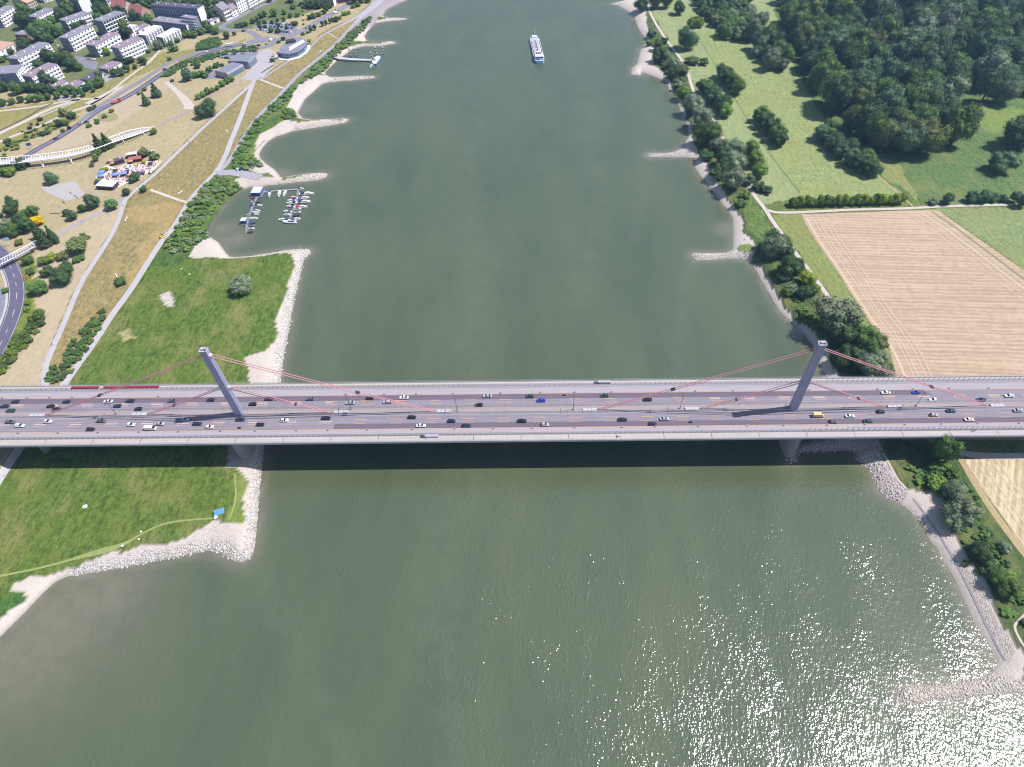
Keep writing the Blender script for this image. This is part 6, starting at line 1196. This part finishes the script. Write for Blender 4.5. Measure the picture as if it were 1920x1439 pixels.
footbridge(q([(-120,478),(0,466),(150,452),(300,440),(450,424),(600,402),(740,372),(870,335),(1000,275),(1150,220),(1280,196),(1390,186)]), q([(-120,536),(0,524),(150,512),(290,492),(450,474),(600,452),(740,420),(870,378),(1020,322),(1200,266),(1310,226),(1390,200)]), [ZC+6.5]*6+[ZC+6,ZC+5,ZC+4,ZC+2.6,ZC+1.2], 'long white tubular footbridge curving over the park road', .32, 'footbridge', mat('deck_lavender', P(204,196,212), .8, .06, .5), 66, [10, 20, 30, 41, 50, 58])
footbridge([(-30,501),(0,487),(30,472),(60,456)], [(-30,512),(0,497),(32,481),(65,463)], [ZC+5]*3, 'pale steel footbridge over the curved slip road', .22, 'footbridge', mat('deck_purple', P(120,112,140), .8, .08, .5), 20)
_p = at(66, 466, ZC); _t = empty('bridge_abutment', (_p[0]+2, _p[1]+1, ZC), .5, 'pink brick abutment at the end of the slip road footbridge', 'abutment')
b = MB(); b.box((0,0,2), (7,5,4.0)); b.build('brick_block', mat('pink_brick', P(176,140,146), .9, .12, 1), _t); b = MB(); b.box((0,0,4.06), (6.4,4.4,.1)); b.build('paving', M_PLAZA, _t)
# ---- signs
p = at(51, 526, ZC); t = empty('roadworks_sign', p, .35, 'orange roadworks panels standing beside the slip road', 'road sign')
for i in (-1, 0, 1): 
    b = MB(); b.box((i*1.6, 0, 2.6+.25*i), (1.4, .12, 2.6)); pn = b.build('panel', mat('sign_orange', P(236,166,60), .6, .05, 1), t); b = MB(); b.box((i*1.6, -.07, 2.6+.25*i), (1.0, .03, .5)); b.build('stripe', M_WALLW, pn)
    b = MB(); b.tube((i*1.6, .1, 0), (i*1.6, .1, 3.8), .06, None, 5); b.build('post', M_STEEL, t)
for (x, y, m, lb, hh) in ((20, 462, mat('sign_pale_blue', P(170,200,226), .5, .04, 1), 'pale blue signboard on a post above the slip road', 5.5), (58, 279, mat('sign_blue', P(70,100,170), .5, .05, 1), 'blue direction board in the verge by the park road', 3.5)):
    p = at(x, y, ZC); t = empty('signboard', p, .6, lb, 'road sign'); b = MB(); b.box((0,0,hh), (3.6,.15,2.4)); b.build('panel', m, t); b = MB(); b.tube((0,.1,0), (0,.1,hh), .1, None, 6); b.build('post', M_STEEL, t)
# ---- vehicles away from the bridge (small in the picture: body, windows, roof only)
def carl(px, py, colr, rz, label, group, kind='hatch', z=ZC):
    if kind not in VEH: VEH[kind] = make_vehicle(kind)
    src = VEH[kind]; p = at(px, py, z) if z else ground(px, py); o = src.copy(); COL.objects.link(o)
    for ch in src.children:
        if ch.name.split('.')[0] in ('body', 'windows', 'roof'): c = ch.copy(); COL.objects.link(c); c.parent = o
    o.location = (float(p[0]), float(p[1]), float(p[2])+.12); o.rotation_euler = (0, 0, rz); o.scale = (1, 1, 1); setpaint(o, PC[colr]); tag(o, label, 'van' if kind == 'van' else 'car', group); return o
GC = 'vehicles on the left bank roads'
for px, py, c, rz, lb, kd in ((105,262,'dark blue',.75,'dark blue car on the park road above the footbridge','hatch'),(152,233,'silver',.75,'silver car on the park road at the road fork','hatch'),(163,231,'dark blue',.75,'dark blue car right behind the silver one','sedan'),(310,132,'black',.7,'black car on the park road below the stepped houses','hatch'),(387,98.5,'white',.45,'white car on the road above the long hedge','hatch'),(459,84,'white',.5,'white car nearing the roundabout','estate'),(485,87,'black',0,'black car at the roundabout edge','hatch'),(501,84,'grey',.9,'dark car leaving the roundabout beside the restaurant','hatch'),(516,74,'white',.2,'white car behind the white van','estate'),(474,19,'dark blue',.8,'dark car on the street of gabled houses','hatch'),(457,60,'dark blue',.1,'dark car on the roundabout approach','hatch'),(576,54,'dark blue',.7,'dark blue car on the northern road','sedan'),(632,20.5,'dark blue',.7,'dark car ahead of a white van on the northern road','hatch'),
    (284,325,'dark blue',1.0,'dark blue car parked by the beach bar entrance','sedan'),(242,360,'brown',.9,'dark red brown car by the small tree on the crest path','hatch'),(309,441,'silver',.95,'grey white car at the tail of the yellow one','hatch'),(306,446,'yellow',.95,'yellow car on the riverside path','estate'),(446,319,'white',1.4,'white car by the marina apron','hatch'),(452,319,'dark blue',1.4,'dark blue car by the marina apron','hatch')):
    carl(px, py, c, rz, lb, GC, kd, z=None if px in (309,306,446,452,284,242) else ZC)
carl(508.5,77,'white',1.4,'white van at the roundabout exit',GC,'van'); carl(630,26,'white',.7,'white van on the northern main road',GC,'van')
def truck(px, py, rz, m1, m2, label):
    p = at(px, py, ZC); t = empty('truck', (p[0], p[1], ZC+.12), rz, label, 'truck', GC); b = MB(); b.box((3.4,0,1.7), (2.2,2.3,2.6), taper=.92); c = b.build('cab', m1, t); b = MB(); b.box((4.46,0,2.2), (.1,2,.9)); b.build('windscreen', M_GLASS, c)
    b = MB(); b.box((-.6,0,1.9), (5.2,2.4,2.2)); b.build('load_box', m2, t)
    for x in (-3, -1.8, 3.2):
        for s in (-1, 1): b = MB(); b.tube((x, s*1.0, .5), (x, s*1.25, .5), .5, None, 10); b.build('wheel', M_TYRE, t)
truck(218,194,.75,PC['red'],mat('truck_redwhite', P(200,140,140), .6, .2, 1),'red truck with mixed load on the park road'); truck(431,88,.45,PC['white'],M_WHC,'white box truck on the road above the hedge')
kc = 0
for (x0, y0, x1, y1, n_, where) in ((414,108,446,113,8,'front row of the pavilion car park'),(423,102,452,104,8,'middle row of the pavilion car park'),(438,96,480,98,9,'back row of the pavilion car park'),(384,140,410,133,4,'small car park by the lower pavilion'),(484,57,545,62,12,'front row of the shaded car park'),(495,51,548,54,9,'middle row of the shaded car park'),(500,45,550,48,9,'back row of the shaded car park'),(163,112,178,113,5,'courtyard between the flats'),(100,75,112,92,5,'wooded court beside the courtyard flats')):
    for i in range(n_):
        if tr.random() < .12: continue
        f = i/(n_-1); c = tr.choice(['white','silver','dark blue','black','grey','white','silver','teal']); carl(x0+(x1-x0)*f+tr.uniform(-.6,.6), y0+(y1-y0)*f+tr.uniform(-.5,.5), c, 1.45+tr.uniform(-.1,.1), '%s car, %s space in the %s' % (c, ordn(i), where), 'parked cars, '+where); kc += 1
# ---- marina
M_HULL = mat('gelcoat_white', P(236,234,238), .3, .04, 1); M_PONT = mat('pontoon_deck', P(150,146,158), .8, .1, 1); M_BLHULL = mat('blue_side_paint', P(70,110,180), .4, .06, 1); M_BLCOV = mat('blue_boat_cover', P(50,90,160), .7, .08, 1); M_REDP = mat('red_trim', P(200,70,80), .5, .06, 1); M_ORG = mat('orange_hull', P(230,180,140), .4, .06, 1)
WZ = .0
def boat(A, B_, hull, cover, label, group, style='cabin'):
    """A is the stern, B_ the bow, photo positions on the water"""
    a, c = at(A[0], A[1], .5), at(B_[0], B_[1], .5); L = float(np.linalg.norm((c-a)[:2])); L = max(3.2, min(L, 15)); ang = math.atan2(c[1]-a[1], c[0]-a[0]); m = (a+c)/2
    W = L*.30 if L > 5 else L*.36; t = empty('motorboat' if style != 'open' else 'dinghy', (m[0], m[1], 0), ang, label, 'boat', group); H = .55+L*.06
    def rg(w_, z1, k=.55): return [(-w_*k, -.15), (w_*k, -.15), (w_, z1*.6), (w_, z1), (-w_, z1), (-w_, z1*.6)]
    b = loft([(-L/2, rg(W*.42, H*.9)), (-L*.25, rg(W*.5, H*.92)), (L*.1, rg(W*.5, H)), (L*.32, rg(W*.34, H*1.1)), (L*.45, rg(W*.14, H*1.2)), (L*.5, rg(W*.03, H*1.25))]); b.build('hull', hull, t)
    if style == 'open':
        b = MB(); b.box((-.05*L, 0, H-.02), (L*.62, W*.66, .08)); b.build('cockpit', M_DARKST, t); b = MB(); b.box((-L*.5, 0, H*.8), (.4,.4,.8)); b.build('outboard_motor', M_DARKST, t)
    else:
        b = MB(); b.box((L*.08, 0, H+.35), (L*.36, W*.72, .8), taper=.8); cb = b.build('cabin', M_HULL, t); b = MB(); b.box((L*.08, 0, H+.42), (L*.345, W*.70, .3), taper=.95); b.build('cabin_window', M_GLASS, cb)
        b = MB(); b.box((-L*.27, 0, H+.45), (L*.26, W*.84, .6), taper=.85); b.build('canopy', cover, t)
    return t
N_ = lambda x, y: (440+x/11.99, 330+y/11.99)
GB = 'boats moored in the marina'
for A_, B2, h_, c_, lb, st in (((490,602),(562,600),M_DARKST,M_DARKST,'small dark dinghy nearest the clubhouse on the left pontoon','open'),((445,688),(632,672),M_HULL,M_DKC,'white motorboat with dark cover, topmost on the left pontoon','cabin'),((400,805),(580,790),M_HULL,M_PUC,'white boat with purple cover on the left pontoon','cabin'),((395,842),(562,826),M_HULL,M_HULL,'all white boat below the purple covered one','cabin'),((378,882),(550,870),M_HULL,M_DKC,'white boat with dark cockpit on the left pontoon','cabin'),((335,978),(532,965),M_HULL,M_HULL,'largest white cruiser on the left pontoon','cabin'),((345,1078),(472,1066),M_BLCOV,M_DARKST,'dark blue dinghy below the largest cruiser','open'),((345,1132),(472,1118),M_PONT,M_DARKST,'grey dinghy on the left pontoon','open'),((300,1197),(452,1186),M_HULL,M_DARKST,'white dinghy near the pontoon end','open'),((292,1280),(418,1262),M_DARKST,M_DARKST,'dark dinghy at the left pontoon end','open'),
   ((460,505),(360,505),M_REDP,M_HULL,'small red boat by the clubhouse','open'),((410,668),(342,662),M_BLCOV,M_HULL,'small teal boat left of the pontoon','open'),((355,880),(270,885),M_HULL,M_REDP,'small white boat with red trim left of the pontoon','open'),((440,600),(380,585),M_HULL,M_HULL,'tiny white tender near the clubhouse steps','open'),
   ((800,355),(765,478),M_HULL,M_BLCOV,'white boat with blue cover under the upper pontoon','cabin'),((1022,350),(985,480),M_HULL,M_HULL,'left one of two white boats under the upper pontoon','cabin'),((1152,350),(1095,465),M_HULL,M_HULL,'right one of two white boats under the upper pontoon','cabin'),
   ((1450,425),(1785,405),M_HULL,M_DKC,'big white cruiser at the top of the right cluster','cabin'),((1410,525),(1680,495),M_HULL,M_PUC,'white cruiser with purple canopy in the right cluster','cabin'),((1400,605),(1715,590),M_HULL,M_DKC,'longest white cruiser in the right cluster','cabin'),((1350,722),(1635,700),M_HULL,M_REDP,'white cruiser with red canopy in the right cluster','cabin'),((1345,762),(1505,750),M_HULL,M_DARKST,'slim open boat under the red canopied cruiser','open'),((1345,828),(1495,815),M_HULL,M_DARKST,'white open boat right of the lower pontoon','open'),((1318,905),(1470,892),M_DARKST,M_DARKST,'dark open boat right of the lower pontoon','open'),((1262,1003),(1482,968),M_HULL,M_BLCOV,'white cruiser with dark blue cover at the cluster foot','cabin'),
   ((1400,500),(1250,496),M_ORG,M_ORG,'orange tinted boat left of the right pontoon','cabin'),((1385,562),(1180,568),M_HULL,M_BLCOV,'blue covered boat left of the right pontoon','cabin'),((1392,622),(1165,625),M_HULL,M_DKC,'white boat with dark cover left of the right pontoon','cabin'),((1352,700),(1165,695),M_HULL,M_DKC,'white boat just above the pontoon gap','cabin'),((1282,815),(1095,812),M_HULL,M_PUC,'white boat with lavender cover left of the lower pontoon','cabin'),((1262,890),(1100,888),M_HULL,M_HULL,'plain white boat left of the lower pontoon','cabin'),((1232,1005),(980,1000),M_HULL,M_BLCOV,'white cruiser with bright blue cover at the cluster foot','cabin'),((1392,1050),(1080,1048),M_HULL,M_HULL,'long white pontoon boat at the very bottom of the cluster','open'),((1430,315),(1560,290),M_HULL,M_BLCOV,'blue covered boat at the upper pontoon end','cabin')):
    boat(N_(*A_), N_(*B2), h_, c_, lb, GB, st)
def pontoon(pts, w_, label, tf=N_):
    W = [at(*tf(*p), .5) for p in pts]; t = empty('pontoon', (0, 0, 0), 0, label, 'pontoon'); b = MB()
    for i in range(len(W)-1):
        a, c = W[i], W[i+1]; d = c-a; L = np.linalg.norm(d); b.box(((a[0]+c[0])/2, (a[1]+c[1])/2, .3), (L+.3, w_, .4), math.atan2(d[1], d[0]))
    b.build('walkway', M_PONT, t); b = MB()
    for i in range(len(W)): b.tube((W[i][0], W[i][1]+w_*.6, -1), (W[i][0], W[i][1]+w_*.6, 2.2), .15, None, 6)
    b.build('mooring_piles', M_DARKST, t); return t
pontoon([(495,480),(440,600),(400,690),(350,820),(300,930),(270,1100),(262,1290)], 1.6, 'left pontoon running down from the clubhouse')
pontoon([(615,375),(820,350),(1050,330),(1430,305)], 1.8, 'upper pontoon running right from the clubhouse')
pontoon([(1425,320),(1405,480),(1365,650),(1300,790),(1235,960)], 1.5, 'right pontoon between the two columns of boats')
def houseboat(A, B_, dpt, h, label):
    a, c = at(*N_(*A), .3), at(*N_(*B_), .3); L = float(np.linalg.norm((c-a)[:2])); m = (a+c)/2; t = empty('floating_clubhouse', (m[0], m[1], 0), math.atan2(c[1]-a[1], c[0]-a[0]), label, 'houseboat', 'floating houses in the marina')
    b = MB(); b.box((0,dpt/2,.1), (L+1,dpt+1,.5)); b.build('float', M_PONT, t); b = MB(); b.box((0,dpt/2,.3+h/2), (L-.6,dpt-.6,h)); wl = b.build('wall', M_BLHULL, t); b = MB(); b.box((0,dpt/2,.45+h), (L,dpt,.25)); b.build('roof', M_HULL, t)
    for i in range(3): inst('window', WINM, t, (-L/2+L*(i+.5)/3, .3, .3+h*.55), (L*.2, 1, h*.4))
houseboat((385,470),(592,470),8.5,3,'large floating clubhouse with white roof and blue front'); houseboat((150,1100),(270,1095),4.2,2.8,'small floating hut with white roof beside the left pontoon')
# ferry pier
J_ = lambda x, y: (540+x/8.72, y/8.72)
def pier_():
    t = empty('ferry_pier', (0, 0, 0), 0, 'pale blue landing pier with pontoon below the restaurant', 'landing pier'); pts = [((630,910),3.8),((740,930),3.2),((860,955),2.4),((1050,975),1.6),((1360,985),1.3)]
    W = [at(*J_(*p), z) for p, z in pts]; b = MB()
    for i in range(len(W)-1):
        a, c = W[i], W[i+1]; d = (c-a); L = math.hypot(d[0], d[1]); nx, ny = -d[1]/L*2.0, d[0]/L*2.0
        b.hexa([(a[0]-nx,a[1]-ny,a[2]-.5),(c[0]-nx,c[1]-ny,c[2]-.5),(c[0]+nx,c[1]+ny,c[2]-.5),(a[0]+nx,a[1]+ny,a[2]-.5)], [(a[0]-nx,a[1]-ny,a[2]),(c[0]-nx,c[1]-ny,c[2]),(c[0]+nx,c[1]+ny,c[2]),(a[0]+nx,a[1]+ny,a[2])])
    b.build('gangway', M_ROOFW, t)
    b = MB()
    for s in (-2.0, 2.0):
        for i in range(len(W)-1): b.tube(W[i]+[0,s,1], W[i+1]+[0,s,1], .12, None, 5)
    b.build('railing', M_BLHULL, t)
    p = at(*J_(1035,990), .5); b = MB(); b.box((p[0], p[1], .6), (8,5,1.4)); b.build('mid_float', M_BLHULL, t); b = MB(); b.box((p[0], p[1], 1.34), (7.6,4.6,.1)); b.build('float_deck', M_ROOFW, t)
    Q = [at(*J_(*q_), 1) for q_ in ((1390,1060),(1370,1010),(1450,920),(1515,925),(1515,960),(1440,1060))]; b = MB(); b.prism([(q_[0], q_[1]) for q_ in Q], -.3, 1.2); b.build('landing_stage', M_BLHULL, t)
    c = sum(Q)/6; b = MB(); b.prism([(c[0]+(q_[0]-c[0])*.93, c[1]+(q_[1]-c[1])*.93) for q_ in Q], 1.2, 1.35); b.build('stage_deck', M_ROOFW, t); b = MB(); b.box((c[0], c[1], 2.4), (4,3,2.2), .8); b.build('shelter', M_WALLW, t)
pier_()
boat(J_(1375,1070), J_(1340,1110), M_HULL, M_HULL, 'small white boat moored at the landing stage', 'boats at the ferry pier')
def striped(px, py, H, label, cols, grp, z=0.0, w_=.6):
    p = at(px, py, z); t = empty('marker_pole', (p[0], p[1], z), 0, label, 'marker pole', grp)
    for i in range(6): b = MB(); b.tube((0,0,H*i/6), (0,0,H*(i+1)/6), w_, None, 8); b.build('band', cols[i % 2], t)
    return t
for i, q_ in enumerate(((1022,935,9),(1112,935,9),(1372,990,8),(1448,915,9),(1567,903,8),(1405,1130,6))): striped(*J_(q_[0], q_[1]), q_[2], 'black and white mooring pole at the ferry pier, %s from the left' % ordn((0,1,2,4,5,3)[i]), (M_DARKST, M_HULL), 'striped mooring poles at the ferry pier')
striped(690, 143.5, 7, 'red and white beacon on the groyne below the ferry pier', (M_HULL, M_REDP), None, 1.0, .28); striped(566, 471.5, 5.5, 'red and white beacon at the stony tip by the marina cove', (M_HULL, M_REDP), None, 1.2, .2); striped(1225.5, 290, 5, 'thin white beacon on the upper right groyne', (M_HULL, M_HULL), None, 1.0, .2)
# ---- cargo ship
def ship():
    a, c = at(1012.3, 119, 1.0), at(1001.2, 72, 1.0); d = c-a; L = float(np.linalg.norm(d)); t = empty('tank_barge', ((a[0]+c[0])/2, (a[1]+c[1])/2, 0), math.atan2(d[1], d[0]), 'white river tanker with blue hull sailing upriver in mid stream', 'ship'); W = 5.2
    def rg(w_, z1): return [(-w_*.9, -.5), (w_*.9, -.5), (w_, z1-.3), (w_, z1), (-w_, z1), (-w_, z1-.3)]
    M_SH = mat('ship_side_blue', P(160,190,222), .45, .06, .5); loft([(-L/2, rg(W*.6, 2.9)), (-L/2+3, rg(W*.95, 2.8)), (-L/2+8, rg(W, 2.6)), (L/2-12, rg(W, 2.6)), (L/2-6, rg(W*.92, 3.0)), (L/2-2, rg(W*.7, 3.3)), (L/2, rg(W*.45, 3.4))]).build('hull', M_SH, t)
    b = MB(); b.box((-1,0,2.75), (L-16,10.3,.25)); b.build('side_deck', M_WALLW, t)
    b = MB(); b.box((1,0,3.1), (L-26,6.4,.5)); b.build('tank_deck', mat('tank_deck_lilac', P(196,180,206), .6, .12, .4), t)
    for k in range(6):
        b = MB(); b.box((-L/2+20+k*(L-36)/5, 0, 3.6), (1.6,2.2,.6)); b.build('tank_hatch', M_WOODD, t)
    for y in (-.9, .9): b = MB(); b.tube((-L/2+18,y,3.7), (L/2-14,y,3.7), .22, None, 6); b.build('deck_pipe', M_HULL, t)
    for y in (-4.3, 4.3): b = MB(); b.box((1,y,2.95), (L-24,1.0,.12)); b.build('walkway', M_DARKST, t)
    b = MB(); b.box((-L/2+8.5,0,4.3), (9,8.4,2.9)); dh = b.build('deckhouse', M_HULL, t); b = MB(); b.box((-L/2+8.5,0,4.7), (9.06,8.46,.8)); b.build('window_band', M_GLASS, dh)
    b = MB(); b.box((-L/2+12,0,6.6), (4.2,5,2.0), taper=.9); wh = b.build('wheelhouse', M_HULL, t); b = MB(); b.box((-L/2+12,0,6.9), (4.1,4.9,.8), taper=.95); b.build('windows', M_GLASS, wh)
    b = MB(); b.box((L/2-4,0,3.9), (5,6.4,1.1), taper=.85); b.build('forecastle', M_HULL, t); b = MB(); b.tube((L/2-5,0,3.4), (L/2-5,0,11), .16, None, 6); b.box((L/2-5,0,9.5), (.3,1.8,.3)); b.build('mast', M_HULL, t)
    b = MB(); b.box((L/2-9,0,3.5), (1.5,6.8,.6)); b.build('bow_winch', M_HULL, t); b = MB(); b.box((-L/2+4.2,1.5,3.4), (3.4,1.7,.9)); b.build('tender', M_BLCOV, t)
ship()
# ---- camp on the near meadow
p = at(411, 960, 3.5); t = empty('tent', p, .35, 'blue ridge tent at the stony corner of the near meadow', 'tent'); b = MB(); b.v = [(-2.3,-1.7,0),(2.3,-1.7,0),(2.3,1.7,0),(-2.3,1.7,0),(-2.0,0,1.9),(2.0,0,1.9)]; b.f = [(0,1,5,4),(2,3,4,5),(1,2,5),(3,0,4),(3,2,1,0)]; b.m = [0]*5; b.build('flysheet', mat('tent_blue', P(110,170,235), .6, .08, 1.5), t)
b = MB(); b.tube((-2.1,0,1.9), (2.1,0,1.9), .05, None, 5); b.build('ridge_pole', M_STEEL, t)
for i, (x, y, s, lb) in enumerate(((404,971,1.0,'pile of pale camping gear beside the blue tent'),(229,1024.5,.8,'white bag lying by the trodden trail'),(264.5,998,.6,'small white bag above the trail'),(260,1012,.5,'tiny white bundle on the trail'),(159,951,1.2,'pale boulder in the near meadow'),(355,515,.6,'white bag in the upper meadow grass'),(407,724,.7,'dark pale bundle in the grass behind the left pylon'),(340,505,.6,'pale stone at the upper meadow path'))):
    p = at(x, y, 3.6); bm = bmesh.new(); bmesh.ops.create_icosphere(bm, subdivisions=2, radius=s)
    for v in bm.verts: v.co *= tr.uniform(.75, 1.15); v.co.z = max(v.co.z*.6, -.1)
    me = bpy.data.meshes.new('bundle'); bm.to_mesh(me); bm.free(); me.materials.append(M_HULL if i != 6 else M_PONT); nm = 'boulder' if 'boulder' in lb or 'stone' in lb else 'bag'
    o = bpy.data.objects.new(nm, me); COL.objects.link(o); o.location = (p[0], p[1], 3.65); tag(o, lb, nm)
# people
GP = 'people walking on the left bank'
for i, (x, y, cl, lb) in enumerate(((354,268,cloth('red',(.5,.03,.04)),'person in red on the crest path'),(356,270,cloth('red',(.5,.03,.04)),'second person in red just below the first on the crest path'),(99,648,cloth('dark',(.05,.05,.07)),'person in dark clothes on the lower crest path'),(154,650-2,cloth('grey',(.25,.25,.27)),'person in grey near the hedge'),(232,388,cloth('dark',(.05,.05,.07)),'person on the path below the beach bar'),(441,178,cloth('grey',(.25,.25,.27)),'person in pale clothes on the crest path near the plaza'),(528,42+58,cloth('dark',(.05,.05,.07)),'person on the restaurant terrace'),(371,243,cloth('dark',(.05,.05,.07)),'person beside the crest path above the red clad pair'),(1200,102,cloth('grey',(.25,.25,.27)),'person on the upper right beach'),(1395,452,cloth('dark',(.05,.05,.07)),'person on the beach above the lower long groyne'),(1434,508,cloth('dark',(.05,.05,.07)),'person on the beach below the lower long groyne'),(488,149,cloth('dark',(.05,.05,.07)),'person in dark clothes at the plaza edge'),(155,418,cloth('dark',(.05,.05,.07)),'person on the asphalt lawn path'))):
    p = ground(x, y); person('stand', (p[0], p[1], p[2]+.12), tr.uniform(0, 6), lb, GP if x < 1000 else None, cl)
for i in range(9):
    x, y = 482.5+i*1.7+tr.uniform(-.5,.5), 281-i*1.9+tr.uniform(-.8,.8); p = ground(x, y); person('stand', (p[0], p[1], p[2]), tr.uniform(0, 6), 'person in dark clothes at the water of the sandy cove, %s from the left' % ordn(i), 'people at the sandy cove', cloth('dark',(.05,.05,.07)))
# ------------------------------------------------------------------ haze
def build_haze(dens=.00010):
    b = MB(); b.box((0, 850, 150), (5400, 3700, 310)); n = NT("haze"); t = n.t
    v = t.nodes.new("ShaderNodeVolumePrincipled"); v.inputs['Density'].default_value = dens; v.inputs['Color'].default_value = (.36, .58, 1.0, 1); v.inputs['Anisotropy'].default_value = .2
    t.nodes.remove(n.b); out = [x for x in t.nodes if x.type == 'OUTPUT_MATERIAL'][0]; t.links.new(v.outputs[0], out.inputs['Volume'])
    o = b.build("haze", n.m); tag(o, kind='stuff')
build_haze()
